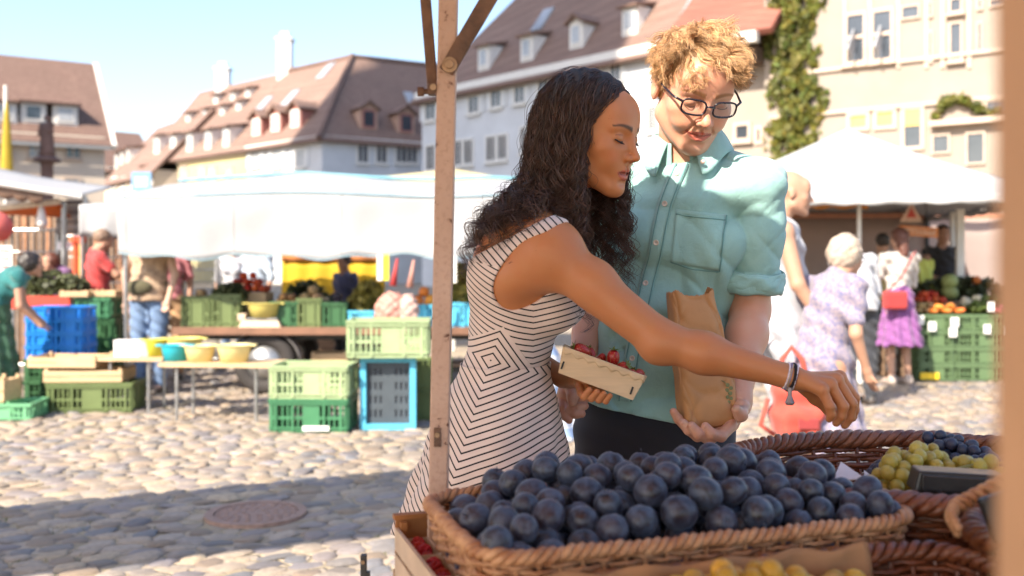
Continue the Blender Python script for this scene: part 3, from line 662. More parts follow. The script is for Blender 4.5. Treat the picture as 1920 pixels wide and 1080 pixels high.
# --- creeper on the facade: leaves and stems
def leaf_cloud(pts, nrm, size, rg, droop=0.5):
    n = len(pts); N = nrm+0.6*rg.standard_normal((n, 3)); N /= np.linalg.norm(N, axis=1, keepdims=True)
    ref = rg.standard_normal((n, 3)); Tn = np.cross(N, ref); Tn /= np.linalg.norm(Tn, axis=1, keepdims=True)+1e-9; Bn = np.cross(N, Tn); s = (size*(0.6+0.8*rg.random(n)))[:, None]
    V = np.stack([pts-Tn*s*0.5, pts+Bn*s*0.42+N*s*0.06, pts+Tn*s*0.6-N*s*0.1, pts-Bn*s*0.42+N*s*0.06], 1).reshape(-1, 3); F = np.arange(4*n).reshape(-1, 4); return V, F
LEAF = pm('creeper_leaf', (0.16, 0.17, 0.03), 0.6, 0.3, 1.1, 0, col2=(0.055, 0.075, 0.015), trans=0.25, attr='Col')
def creeper(name, label, fac, outline, n, size, depth, bulge=0.25):
    rg = np.random.default_rng(hash(name+label) % 1000 if False else len(label)); root = thing(name, label, 'climbing plant', fac.w(*fac.uv(*outline[0][:2])[:1], 0))
    pts = []; 
    while len(pts) < n:
        k = rg.random()*(len(outline)-1); i = int(k); t = k-i; x0 = outline[i][0]*(1-t)+outline[i+1][0]*t; y0 = outline[i][1]*(1-t)+outline[i+1][1]*t; hw = outline[i][2]*(1-t)+outline[i+1][2]*t
        q = rg.normal()*0.48
        if abs(q) > 1.15: continue
        px = x0+q*hw+8*math.sin(y0*0.07+q); py = y0+rg.normal()*3
        if math.sin(px*0.19+py*0.05)+math.sin(py*0.11-px*0.06)+0.35*rg.normal() < -0.75: continue
        u, v = fac.uv(px, py); pts.append((u, v, 0.05+bulge*(1-min(1, abs(q)))*rg.random()+0.15*bulge*math.sin(px*0.3)*math.sin(py*0.2)))
    W = np.array([fac.w(u, v, o) for u, v, o in pts]); V, F = leaf_cloud(W, fac.n[None], size, rg)
    col = np.repeat(0.6+0.9*rg.random((len(W), 1)), 4, 0)*np.array([[1.0, 1.0, 0.8]]); col[:, 0:1] *= np.repeat(0.8+0.6*rg.random((len(W), 1)), 4, 0)
    np_mesh('leaves', V, F, LEAF, root, False, col)['kind'] = 'stuff'
    mb = MB()
    for s_ in (-0.35, 0.0, 0.3): mb.tube([fac.w(*fac.uv(o[0]+s_*o[2], o[1]), 0.05) for o in outline], 0.03, 5)
    mb.build('stem', TIMB, root); return root
creeper('creeper', 'tall green creeper climbing the beige hall wall', fR, [(1492, -40, 46), (1490, 40, 46), (1482, 90, 44), (1492, 150, 42), (1500, 200, 50), (1490, 250, 46), (1492, 330, 44)], 5200, 0.17, 0.3, 0.35)
creeper('creeper', 'thin trailing creeper arching over the ledge at the right', fR, [(1750, 222, 6), (1762, 196, 7), (1785, 186, 7), (1810, 188, 8), (1830, 205, 9), (1860, 212, 12), (1905, 208, 16), (1940, 205, 16)], 900, 0.15, 0.2, 0.25)
# ledge under the trailing creeper
u0, v0 = fR.uv(1815, 225); led = MB(); fR.box(led, u0-0.9, u0+2.4, v0-0.12, v0+0.02, 0.0, 0.3); led.build('ledge', STONEF, b6)
# --- minster out of the frame on the left (its shadow lies on the white houses)
MST = pm('minster_sandstone', (0.33, 0.19, 0.15), 0.9, 0.2, 0.5, 0.3); fc = Fac((-20.2, 10.0), (-33.8, 26.6)); mi = thing('minster', 'tall red sandstone minster beyond the left edge', 'church', fc.w(fc.L/2, 0, 5))
fc.box(MB(), 0, fc.L, 0, 58, -9, 0).build('nave', MST, mi); rb = MB(); slab(rb, [fc.w(-0.5, 57.8, 0.6), fc.w(fc.L+0.5, 57.8, 0.6), fc.w(fc.L-2.0, 64, -4.5), fc.w(5.0, 64, -4.5)]); slab(rb, [fc.w(-0.5, 57.8, -9.6), fc.w(fc.L+0.5, 57.8, -9.6), fc.w(fc.L-2, 64, -4.5), fc.w(5.0, 64, -4.5)]); slab(rb, [fc.w(-0.5, 57.8, 0.6), fc.w(-0.5, 57.8, -9.6), fc.w(5.0, 64, -4.5)]); rb.build('roof', TILE, mi)
for k in range(6):
    bm_ = MB(); fc.box(bm_, 0.2+k*3.2, 1.2+k*3.2, 0, 30, 0, 1.6); bm_.build('buttress', MST, mi)
    if k < 4: window(fc, mi, 1.7+k*3.2, 2.9+k*3.2, 8, 26, frame=STONEF, sill=False)
# --- fountain column with statue, pole with furled yellow parasol
STAT = pm('weathered_column', (0.12, 0.07, 0.06), 0.8, 0.3, 3.0, 0.3); c0 = P(88, 490, 26.0); px2z = lambda y: CAM_Z-(y-HOR)/FPX*26.0
fo = thing('column_statue', 'dark stone statue on a column before the steep roofed house', 'statue', (c0[0], c0[1], 0))
MB().lathe([(0.9, -0.02), (0.9, 0.5), (0.45, 0.6), (0.4, 1.6), (0.17, 1.8), (0.15, px2z(312)), (0.17, px2z(306)), (0.34, px2z(303)), (0.34, px2z(299)), (0.2, px2z(293)), (0.22, px2z(288)), (0, px2z(288))], 16, (c0[0], c0[1], 0)).build('column', STAT, fo)
st = Body(); z0 = px2z(289); q = lambda dx, dy, dz: (c0[0]+dx, c0[1]+dy, z0+dz)
st.u(cone(q(0, 0, 0.05), q(0, 0, 0.6), 0.19, 0.15), 0.03).u(ell(q(0, 0, 0.68), (0.15, 0.11, 0.16)), 0.08).u(sph(q(0.01, -0.02, 0.94), 0.075), 0.03).u(cone(q(-0.15, 0, 0.78), q(-0.19, -0.05, 0.5), 0.05, 0.04), 0.03).u(cone(q(0.15, 0, 0.78), q(0.13, -0.14, 0.6), 0.05, 0.04), 0.03).u(cone(q(0.13, -0.14, 0.6), q(0.16, -0.14, 0.95), 0.02), 0.02)
V, F = surf(st, q(-0.35, -0.3, -0.02), q(0.35, 0.3, 1.1), 0.02); np_mesh('figure', V, F, STAT, fo)
c1 = P(10, 490, 16.0); zz = lambda y: CAM_Z-(y-HOR)/FPX*16.0
fp = thing('furled_parasol', 'furled mustard yellow parasol on a pole at the left edge', 'parasol', (c1[0], c1[1], 0))
MB().cyl((c1[0], c1[1], 0), (c1[0], c1[1], zz(160)), 0.025).build('pole', TRIM, fp)
MB().lathe([(0.02, zz(190)), (0.045, zz(220)), (0.07, zz(260)), (0.1, zz(325)), (0.11, zz(345)), (0.03, zz(346))], 10, (c1[0]+0.02, c1[1], 0)).build('furled_canopy', pm('mustard_cloth', (0.36, 0.25, 0.02), 0.85, 0.15), fp)
# ---------------------------------------------------------------- human toolkit
class Loc:
    """local frame (x right, y forward, z up) -> world"""
    def __init__(s, O, M, k=1.0): s.O = np.asarray(O, float); s.M = np.asarray(M, float); s.k = k
    def p(s, q): return s.O+s.M @ (np.asarray(q, float)*s.k)
    def e(s, c, r): return ell(s.p(c), np.asarray(r, float)*s.k, s.M)
    def c(s, a, b, ra, rb=None): return cone(s.p(a), s.p(b), ra*s.k, (ra if rb is None else rb)*s.k)
    def inv(s, V): return ((V-s.O) @ s.M)/s.k
def add_head(B, L, female=False, mouth=0.0, smile=0.0, ears=True, look_down=0.0, detail=True):
    """head in local frame: origin between the ears, chin -0.115, crown +0.115, face towards +y"""
    k = L.k; jw = 0.047 if female else 0.050; ns = 0.84 if female else 1.02
    B.u(L.e((0, -0.018, 0.030), (0.0745, 0.096, 0.085)), 0.02)
    B.u(L.e((0, 0.030, -0.020), (0.0625, 0.064, 0.083)), 0.03)
    for s in (-1, 1):
        B.u(L.c((s*jw, 0.004, -0.058), (s*0.016, 0.068, -0.097), 0.022, 0.0165), 0.026)
        B.u(L.e((s*0.042, 0.056, -0.024), (0.022, 0.020, 0.018)), 0.02)          # cheekbone
        B.u(L.e((s*0.030, 0.064, -0.048), (0.020+0.004*smile, 0.018+0.005*smile, 0.018)), 0.016)   # cheek
    B.u(L.e((0, 0.0765, -0.101), (0.016, 0.0145, 0.013)), 0.016)                  # chin
    B.u(L.e((0, 0.066 if not female else 0.060, 0.042), (0.05, 0.024, 0.035)), 0.03)                       # forehead
    if not detail: 
        B.u(L.c((0, 0.088, 0.0), (0, 0.108, -0.03), 0.008, 0.012), 0.012); return
    for s in (-1, 1): B.u(L.c((s*0.044, 0.070, 0.0185), (s*0.012, 0.0845, 0.0165), 0.0075 if female else 0.009, 0.006), 0.012)
    for s in (-1, 1): B.s_(L.e((s*0.0325, 0.0985, -0.0015), (0.0205, 0.0150, 0.0135)), 0.014)
    B.u(L.c((0, 0.0845, 0.010), (0, 0.1045*1.0, -0.027), 0.0065*ns, 0.0085*ns), 0.010)
    B.u(L.e((0, 0.1085, -0.0335), (0.0098*ns, 0.0098*ns, 0.0090*ns)), 0.007)
    for s in (-1, 1): B.u(L.e((s*0.0122*ns, 0.0965, -0.0375), (0.0070, 0.0095, 0.0068)), 0.006)
    for s in (-1, 1): B.s_(L.e((s*0.0066, 0.1035, -0.0450), (0.0036, 0.0055, 0.0040)), 0.002)
    # lids
    for s in (-1, 1):
        c = (s*0.0325, 0.0735, -0.001); B.u(L.e(c, (0.0145, 0.0130, 0.0112)), 0.004)
    # muzzle, lips
    B.u(L.e((0, 0.0735, -0.064), (0.028, 0.0185, 0.026)), 0.014)
    w = 0.0225+0.004*smile; dz = 0.004*smile; g = 0.0022+mouth
    for s in (-1, 1):
        B.u(L.c((s*w, 0.0785, -0.0655+dz), (s*0.005, 0.0915, -0.0618+g*0.3), 0.0030, 0.0052), 0.004)
        B.u(L.c((s*w, 0.0780, -0.0670+dz), (s*0.004, 0.0900, -0.0735-g), 0.0032, 0.0068), 0.004)
    B.s_(L.e((0, 0.0955, -0.0575), (0.0030, 0.006, 0.006)), 0.004)                # philtrum
    for s in (-1, 1): B.s_(L.c((s*(w+0.001), 0.0815, -0.0660+dz), (0, 0.0985, -0.0672-g*0.3), 0.0012, 0.0014+mouth*0.9), 0.0015)
    B.s_(L.e((0, 0.096, -0.0855), (0.016, 0.008, 0.006)), 0.008)                  # under the lip
    if smile > 0:
        for s in (-1, 1): B.s_(L.c((s*0.0165, 0.0945, -0.040), (s*0.031, 0.080, -0.066), 0.0022, 0.0016), 0.006)
    if ears:
        for s in (-1, 1):
            B.u(L.e((s*0.0790, -0.010, -0.006), (0.0085, 0.0175, 0.031)), 0.006)
            B.s_(L.e((s*0.0880, -0.006, -0.002), (0.0065, 0.0100, 0.019)), 0.004)
def add_finger(B, pts, r, k=0.004):
    for i in range(len(pts)-1): B.u(cone(pts[i], pts[i+1], r[i], r[i+1]), k)
def face_paint(V, L, skin, lip, brow, female=False, mouth=0.0, smile=0.0, cheek=(1.12, 0.86, 0.82)):
    """face colour: lips, brows, cheeks, nostrils, and shade painted into the mouth slit"""
    q = L.inv(V.astype(float)); n = len(V); c = np.tile(np.array(skin, float), (n, 1)); face = (q[:, 1] > 0.03)
    def blend(mask, col): c[:] = c*(1-mask[:, None])+np.array(col)[None]*mask[:, None]
    for s in (-1, 1):
        d = np.sqrt(((q[:, 0]-s*0.042)/0.024)**2+((q[:, 2]+0.034)/0.018)**2); m = np.clip(1-d, 0, 1)*face*0.6; c[:] = c*(1-m[:, None])+c*np.array(cheek)*m[:, None]
    d = np.sqrt((q[:, 0]/0.014)**2+((q[:, 2]+0.036)/0.012)**2); m = np.clip(1.2-d, 0, 1)*(q[:, 1] > 0.085)*0.5; c[:] = c*(1-m[:, None])+c*np.array(cheek)*m[:, None]
    w = 0.0255+0.004*smile; x = np.abs(q[:, 0])/w; zc = -0.0663+0.004*smile*np.clip(x, 0, 1)
    up = zc+0.0085*(1-x**1.6)-0.0015*(np.abs(q[:, 0]) < 0.003); dn = zc-(0.0120+mouth)*(1-x**2.2)
    m = ((x < 1) & (q[:, 2] < up) & (q[:, 2] > dn) & (q[:, 1] > 0.07)).astype(float); blend(m*0.85, lip)
    m = ((x < 0.86) & (np.abs(q[:, 2]-zc+mouth*0.3) < 0.0012+mouth*0.6) & (q[:, 1] > 0.078)).astype(float); blend(m*0.6, np.array(lip)*0.4)  # darkened lip tone painted along the slit as shade between the lips
    for s in (-1, 1):
        xs = s*q[:, 0]; t = np.clip((xs-0.012)/0.040, 0, 1); zb = 0.0185+0.0075*np.sin(t*2.2)-0.004*t
        hw = (0.0042 if female else 0.0050)*(1-0.65*t)
        m = np.clip(1.6-np.abs(q[:, 2]-zb)/hw, 0, 1)*(xs > 0.010)*(xs < 0.054)*(q[:, 1] > 0.045); blend(m*0.85, brow)
    return c
def skin_mat(name, sss=0.25, rough=0.48):
    m = bpy.data.materials.new(name); m.use_nodes = True; t = NT(m); b = t.n['Principled BSDF']; MATS[name] = m
    a = t.new('ShaderNodeAttribute', attribute_name='Col'); g = t.new('ShaderNodeNewGeometry')
    n1 = t.noise(g.outputs['Position'], 35.0, 4.0); n2 = t.noise(g.outputs['Position'], 900.0, 2.0); n3 = t.noise(g.outputs['Position'], 240.0, 2.0, 0.5)
    c = t.mix(t.m('MULTIPLY', t.ramp(n1.outputs['Fac'], 0.35, 0.75), 0.28), a.outputs['Color'], t.mix(1.0, a.outputs['Color'], (1.0, 0.72, 0.62), 'MULTIPLY'))
    spots = t.ramp(n3.outputs['Fac'], 0.70, 0.76); c = t.mix(t.m('MULTIPLY', spots, 0.35), c, t.mix(1.0, c, (0.6, 0.45, 0.38), 'MULTIPLY'))
    t.l.new(c, b.inputs['Base Color']); t.l.new(t.m('MULTIPLY_ADD', n1.outputs['Fac'], 0.2, rough-0.1), b.inputs['Roughness'])
    b.inputs['Subsurface Weight'].default_value = sss; b.inputs['Subsurface Radius'].default_value = (1.0, 0.3, 0.15); b.inputs['Subsurface Scale'].default_value = 0.006
    bp = t.new('ShaderNodeBump'); bp.inputs['Strength'].default_value = 0.10; bp.inputs['Distance'].default_value = 0.001; t.l.new(n2.outputs['Fac'], bp.inputs['Height']); t.l.new(bp.outputs[0], b.inputs['Normal'])
    return m
SKIN = skin_mat('skin'); SKIN_BG = skin_mat('skin_plain', 0.0, 0.6)
# ---- simple clothed figure for the market crowd
def rz3(a): c, s = math.cos(a), math.sin(a); return np.array([[c, -s, 0], [s, c, 0], [0, 0, 1.0]])
DEFJ = dict(pel=(0, 0, .95), wai=(0, .01, 1.12), che=(0, 0, 1.30), nec=(0, -.015, 1.47), hea=(0, .01, 1.625), shR=(.175, -.01, 1.41), elR=(.225, -.03, 1.13), wrR=(.22, .06, .90),
            shL=(-.175, -.01, 1.41), elL=(-.225, -.03, 1.13), wrL=(-.22, .06, .90), hiR=(.085, 0, .91), knR=(.095, .03, .50), anR=(.10, -.02, .08), hiL=(-.085, 0, .91), knL=(-.095, .03, .50), anL=(-.10, -.02, .08))
def crowd_person(label, loc, face, height=1.75, joints=None, skin=(0.42, 0.24, 0.16), top=None, bottom=None, hair=None, shoes=(0.05, 0.04, 0.035), female=False, look=(0, 1, -0.05), girth=1.0, h=0.0125, group=None, face_detail=False):
    """face = heading in degrees (0 looks to +Y, 90 to -X); joints override DEFJ (metres for a 1.75 m figure)"""
    J = dict(DEFJ); J.update(joints or {}); k = height/1.75; Mr = rz3(R(face)); L = Loc(loc, Mr, k); q = {a: L.p(b) for a, b in J.items()}
    root = thing('person', label, 'person', loc, group); W = 0.92 if female else 1.0; g = girth
    F_ = np.array(q['nec'])-np.array(q['pel']); up = F_/np.linalg.norm(F_); fw = Mr @ np.array([0, 1.0, 0]); Mt = frame(fw-up*(fw @ up), up)
    tors = Body()
    def torso(B, o=0.0, to='nec'):
        B.u(ell(q['pel'], np.array((.155*W*g+o, .115*g+o, .12+o))*k, Mt), 0.03); B.u(ell(q['wai'], np.array((.130*W*g+o, .10*g+o, .13+o))*k, Mt), 0.06)
        B.u(ell(q['che'], np.array((.150*W*g+o, .112*g+o, .16+o))*k, Mt), 0.06); B.u(cone(q['shR'], q['shL'], (.052+o)*k), 0.05)
        if female:
            for s in (-1, 1): B.u(ell(np.array(q['che'])+Mt @ np.array((s*.07, .085, -.03))*k, np.array((.055+o,)*3)*k, Mt), 0.03)
    B = Body(); torso(B); B.u(cone(q['nec'], (np.array(q['hea'])*0.75+np.array(q['nec'])*0.25), .055*k, .05*k), 0.03)
    B.u(cone(q['che'], q['nec'], .09*k, .055*k), 0.05)
    for s in 'RL':
        B.u(cone(q['sh'+s], q['el'+s], .046*k, .038*k), 0.02); B.u(cone(q['el'+s], q['wr'+s], .037*k, .025*k), 0.012)
        d = np.array(q['wr'+s])-np.array(q['el'+s]); d /= np.linalg.norm(d); wr = np.array(q['wr'+s]); side = np.cross(d, fw); side = side/(np.linalg.norm(side)+1e-6)
        B.u(cone(wr, wr+d*.06*k, .026*k, .03*k), 0.015)
        for f in range(4): B.u(cone(wr+d*.07*k+side*(f-1.5)*.016*k, wr+d*(.13+.01*(f in (1, 2)))*k+side*(f-1.5)*.019*k+fw*.015, .010*k, .008*k), 0.006)
        B.u(cone(wr+d*.03*k+side*.02*k, wr+d*.07*k+side*.05*k, .011*k, .009*k), 0.008)
        B.u(cone(q['hi'+s], q['kn'+s], .08*g*k, .055*k), 0.03); B.u(cone(q['kn'+s], q['an'+s], .055*k, .034*k), 0.015)
        B.u(cone(q['an'+s], np.array(q['an'+s])+fw*.13*k-np.array((0, 0, .045*k)), .034*k, .03*k), 0.015)
    Lh = Loc(q['hea'], Mr @ frame(look), k*1.0); add_head(B, Lh, female, detail=face_detail)
    pts = np.array(list(q.values())); lo = pts.min(0)-.26*k; hi = pts.max(0)+.26*k; lo[2] = min(lo[2], loc[2]-0.03)
    V, F = surf(B, lo, hi, h); 
    col = face_paint(V, Lh, skin, np.array(skin)*(0.85, 0.5, 0.5), np.array(skin)*0.3, female) if face_detail else np.tile(np.array(skin), (len(V), 1))
    np_mesh('body', V, F, SKIN_BG, root, True, col)
    rgk = len(label); wrk = lambda p: (0.006*np.sin(p[:, 2]*60+p[:, 0]*35+rgk)+0.005*np.sin(p[:, 0]*50-p[:, 1]*40+p[:, 2]*30))
    if top:
        T = Body(); torso(T, .014)
        T.u(cone(q['che'], q['nec'], .10*k, .068*k), 0.05)
        sl = top.get('sleeve', 0.4)
        for s in 'RL':
            a, b, c = map(np.array, (q['sh'+s], q['el'+s], q['wr'+s]))
            if sl > 0: T.u(cone(a, a+(b-a)*min(1, sl*2), .062*k, .055*k), 0.03)
            if sl > 0.5: T.u(cone(b, b+(c-b)*(sl-0.5)*2, .052*k, .042*k), 0.02)
            if sl == 0: T.s_(ell(a+(b-a)*0.12+(a-np.array(q['nec']))*0.25, np.array((.065, .10, .10))*k), 0.01)
        if top.get('hem'): T.u(cone(q['wai'], np.array(q['pel'])-(0, 0, top['hem']), .13*W*g*k, .165*W*g*k), 0.06)
        T.s_(ell(np.array(q['nec'])+fw*.045*k+up*.035*k, np.array((.07, .085, top.get('neck', .06)))*k), 0.008)
        hemz = q['pel'][2]-top.get('hem', 0.03); T.i(half((0, 0, hemz), (0, 0, -1)), 0.004); T.disp(wrk)
        V, F = surf(T, lo, hi, h); np_mesh(top.get('name', 'shirt'), V, F, top['mat'], root)
    if bottom:
        T = Body(); kd = bottom['kind']
        if kd in ('trousers', 'shorts'):
            T.u(ell(q['pel'], np.array((.168*W*g, .128*g, .13))*k, Mt), 0.03); fr_ = bottom.get('len', 1.0)
            for s in 'RL':
                a, b, c = map(np.array, (q['hi'+s], q['kn'+s], q['an'+s])); T.u(cone(a, a+(b-a)*min(1, fr_*2), .096*g*k, .074*k), 0.035)
                if fr_ > 0.5: T.u(cone(b, b+(c-b)*(fr_-0.5)*1.96, .072*k, .056*k), 0.02)
            T.i(half(np.array(q['wai'])-up*.04*k, up), 0.01)
        else:
            a = np.array(q['wai'])-up*.02; hem = np.array((q['pel'][0], q['pel'][1], bottom['hem'])); flare = bottom.get('flare', .25)
            base = cone(a, hem-np.array((0, 0, .1)), .125*W*g*k, flare*k)
            T.u(base, 0.01); T.u(ell(q['pel'], np.array((.17*W*g, .135*g, .13))*k, Mt), 0.05); T.i(half(hem, (0, 0, -1)), 0.004); T.i(half(np.array(q['wai'])+up*.02, up), 0.01)
            cx, cy = float(q['pel'][0]), float(q['pel'][1])
            T.disp(lambda p: 0.014*np.sin(np.arctan2(p[:, 1]-cy, p[:, 0]-cx)*11+p[:, 2]*3)*np.clip((a[2]-p[:, 2])*2.2, 0, 1))
        T.disp(wrk); V, F = surf(T, lo-np.array((.12, .12, 0)), hi+np.array((.12, .12, 0)), h); np_mesh(bottom.get('name', kd if kd != 'skirt' else 'skirt'), V, F, bottom['mat'], root)
    if hair:
        T = Body(); T.u(Lh.e((0, -.022, .036), (.083, .102, .090)), 0.01); st = hair.get('style', 'short')
        if st == 'long': T.u(Lh.c((0, -.07, 0), (0, -.085, -.17), .07, .055), 0.05)
        if st == 'bob': T.u(Lh.e((0, -.03, .0), (.095, .10, .105)), 0.03)
        if st == 'bun': T.u(Lh.e((0, -.11, .06), (.035, .035, .035)), 0.01)
        T.s_(Lh.e((0, .085, -.035), (.066, .075, .085)), 0.012); T.s_(Lh.e((0, .03, -.14), (.1, .075, .09)), 0.01)
        sc_ = 60 if st != 'bob' else 45
        T.disp(lambda p: 0.005*np.sin(p[:, 0]*sc_*2+np.sin(p[:, 2]*90))*np.sin(p[:, 2]*sc_*1.7+p[:, 1]*80))
        V, F = surf(T, np.array(q['hea'])-.3, np.array(q['hea'])+.2, h*0.7); np_mesh('hair', V, F, hair['mat'], root)
    if shoes is not None:
        for s in 'RL':
            T = Body(); a = np.array(q['an'+s]); gz = loc[2]; T.u(cone(a-fw*.02*k-np.array((0, 0, .04*k)), a+fw*.14*k-np.array((0, 0, .05*k)), .045*k, .042*k), 0.01).u(cone(a, a-np.array((0, 0, .04)), .045*k, .045*k), 0.02); T.i(half((0, 0, gz+0.001), (0, 0, -1)), 0.003)
            V, F = surf(T, a-.2, a+.22, 0.009); np_mesh('shoe', V, F, pm('shoe_%.2f' % shoes[0], shoes, 0.55, 0.2), root)
    return root, q, L, Lh
# ---------------------------------------------------------------- crates, tubs, market stalls behind
def plate(mb, us, vs, solid, t, fn):
    """flat lattice: cells (i,j) between breakpoints us, vs that are solid; fn(u, o, v) -> point"""
    nu, nv = len(us), len(vs); id_ = {}; V = []; F = []
    def vid(i, j, s):
        if (i, j, s) not in id_: id_[(i, j, s)] = len(V); V.append(fn(us[i], t/2 if s else -t/2, vs[j]))
        return id_[(i, j, s)]
    S = lambda i, j: 0 <= i < nu-1 and 0 <= j < nv-1 and solid(i, j)
    for i in range(nu-1):
        for j in range(nv-1):
            if not S(i, j): continue
            for s in (0, 1): F.append((vid(i, j, s), vid(i+1, j, s), vid(i+1, j+1, s), vid(i, j+1, s)))
            for (a, b, di, dj) in (((i, j), (i+1, j), 0, -1), ((i, j+1), (i+1, j+1), 0, 1), ((i, j), (i, j+1), -1, 0), ((i+1, j), (i+1, j+1), 1, 0)):
                if not S(i+di, j+dj): F.append((vid(*a, 0), vid(*b, 0), vid(*b, 1), vid(*a, 1)))
    mb.add(V, F)
def breaks(L, n, bar):
    """n gaps separated by bars"""
    g = (L-bar*(n+1))/n; out = [-L/2]
    for k in range(n): out += [out[-1]+bar, out[-1]+bar+g]
    out.append(L/2); return out
def crate(label, w, d, h, mat, loc, rz=0.0, group='plastic produce crates', style='folding', tilt=None):
    r = thing('plastic_crate', label, 'crate', (0, 0, 0), group)
    MB().box((0, 0, 0.008), (w-0.012, d-0.012, 0.014)).build('base', mat, r)
    for ax, sg, Ls in (('y', -1, w), ('y', 1, w), ('x', -1, d), ('x', 1, d)):
        o = (d if ax == 'y' else w)/2-0.012
        fn = (lambda u, q, v, o=o, sg=sg: (u, sg*o+q, v)) if ax == 'y' else (lambda u, q, v, o=o, sg=sg: (sg*o+q, u, v))
        n = max(5, int(Ls/0.042)) ; us = breaks(Ls-0.03, n, 0.012); mid = len(us)//2
        vs_ = [0.0, h*0.10, h*0.40, h*0.48, h*0.80, h]
        def solid(i, j, n=n, mid=mid): return i % 2 == 0 or j in (0, 2, 4) or abs(i-mid) <= 3
        mb = MB(); plate(mb, us, vs_, solid, 0.010, fn); pnl = mb.build('side_panel', mat, r)
        rb = MB()
        for k in (0.08, 0.30, 0.70, 0.92): 
            u = -Ls/2+Ls*k; c = fn(u, 0.010*sg, h*0.5); rb.box(c, (0.018, 0.014, h*0.96) if ax == 'y' else (0.014, 0.018, h*0.96))
        c = fn(0, 0.009*sg, h*0.88); rb.box(c, (Ls*0.98, 0.016, 0.016) if ax == 'y' else (0.016, Ls*0.98, 0.016)); c = fn(0, 0.009*sg, h*0.14); rb.box(c, (Ls*0.98, 0.015, 0.014) if ax == 'y' else (0.015, Ls*0.98, 0.014))
        rb.build('ribs', mat, pnl)
    rm = MB()
    for s in (-1, 1):
        rm.box((0, s*(d/2-0.004), h-0.006), (w+0.012, 0.022, 0.018)); rm.box((s*(w/2-0.004), 0, h-0.0065), (0.022, d+0.01, 0.017))
    rm.build('rim', mat, r)
    r.location = Vector([float(v) for v in loc]); r.rotation_euler = (tilt or 0.0, 0, rz); return r
def plas(n, c): return pm(n, c, 0.45, 0.10, 5.0, 0.06, 80, spec=0.4)
G1 = plas('crate_light_green', (0.29, 0.37, 0.20)); G2 = plas('crate_green', (0.045, 0.17, 0.08)); G3 = plas('crate_olive', (0.12, 0.16, 0.06)); G4 = plas('crate_mint', (0.14, 0.36, 0.19)); G5 = plas('crate_dark_green', (0.035, 0.11, 0.045)); BL = plas('crate_blue', (0.01, 0.20, 0.62)); CY = plas('crate_cyan', (0.09, 0.42, 0.60)); DKB = plas('crate_slate', (0.06, 0.075, 0.09)); GST = plas('crate_stall_green', (0.10, 0.16, 0.075))
WOODC = pm('crate_wood', (0.50, 0.35, 0.20), 0.75, 0.2, 4.0, 0.2, 40, stretch=(1, 8, 8)); WOODD = pm('weathered_board', (0.22, 0.14, 0.09), 0.8, 0.3, 4.0, 0.3, 40, stretch=(1, 6, 6)); STEEL = pm('dull_steel', (0.38, 0.38, 0.38), 0.4, 0.15, metal=0.8); DARK = pm('dark_paint', (0.03, 0.03, 0.03), 0.6, 0.2); RUB = pm('tyre_rubber', (0.035, 0.03, 0.028), 0.8, 0.2)
def gp(px, Y, z=0.0): return ((px-960)/FPX*Y, Y, z)
# near crate group by the post
crate('pale green folding crate on top of the two crate stack left of the post', .60, .40, .25, G1, gp(590, 7.75, .255), R(-3)); c_low = crate('deep green folding crate at the bottom of the two crate stack', .60, .40, .25, G2, gp(590, 7.75), R(-3))
mb = MB(); mb.box(tuple(np.array(gp(592, 7.535, .035))), (.20, .012, .035)); tag(mb.build('paper_label', pm('label_white', (.8, .8, .8), .7, .05)), 'white label lying at the foot of the deep green crate', 'label')
crate('light green folding crate balanced on the upright blue tray beside the post', .62, .40, .285, G1, gp(731, 7.78, .562), R(2))
ut = thing('upright_tray', 'bright blue framed dark tray standing upright under the light green crate', 'tray', gp(728, 7.7)); cx, cy, _ = gp(728, 7.7)
mb = MB(); fnu = lambda u, q, v: (cx+u, cy+q, .28+v)
plate(mb, [-.215, -.17, .17, .215], [-.28, -.235, .24, .28], lambda i, j: not (i == 1 and j == 1), .06, fnu); mb.build('frame', CY, ut)
mb = MB(); us = breaks(.34, 8, .022); plate(mb, us, breaks(.475, 4, .05), lambda i, j: i % 2 == 0 or j % 2 == 0 or (i in (7, 8, 9)), .012, lambda u, q, v: (cx+u, cy+.02+q, .2825+v)); mb.build('floor_grid', DKB, ut)
MB().box((cx, cy+.035, .2825), (.34, .006, .475)).build('back_sheet', pm('slate_sheet', (.10, .11, .13), .6, .2), ut)
crate('dark olive crate partly hidden behind the blue tray by the post', .40, .30, .24, G3, gp(800, 8.3)); crate('dark olive crate stacked above another behind the blue tray', .40, .30, .24, G3, gp(800, 8.3, .245))
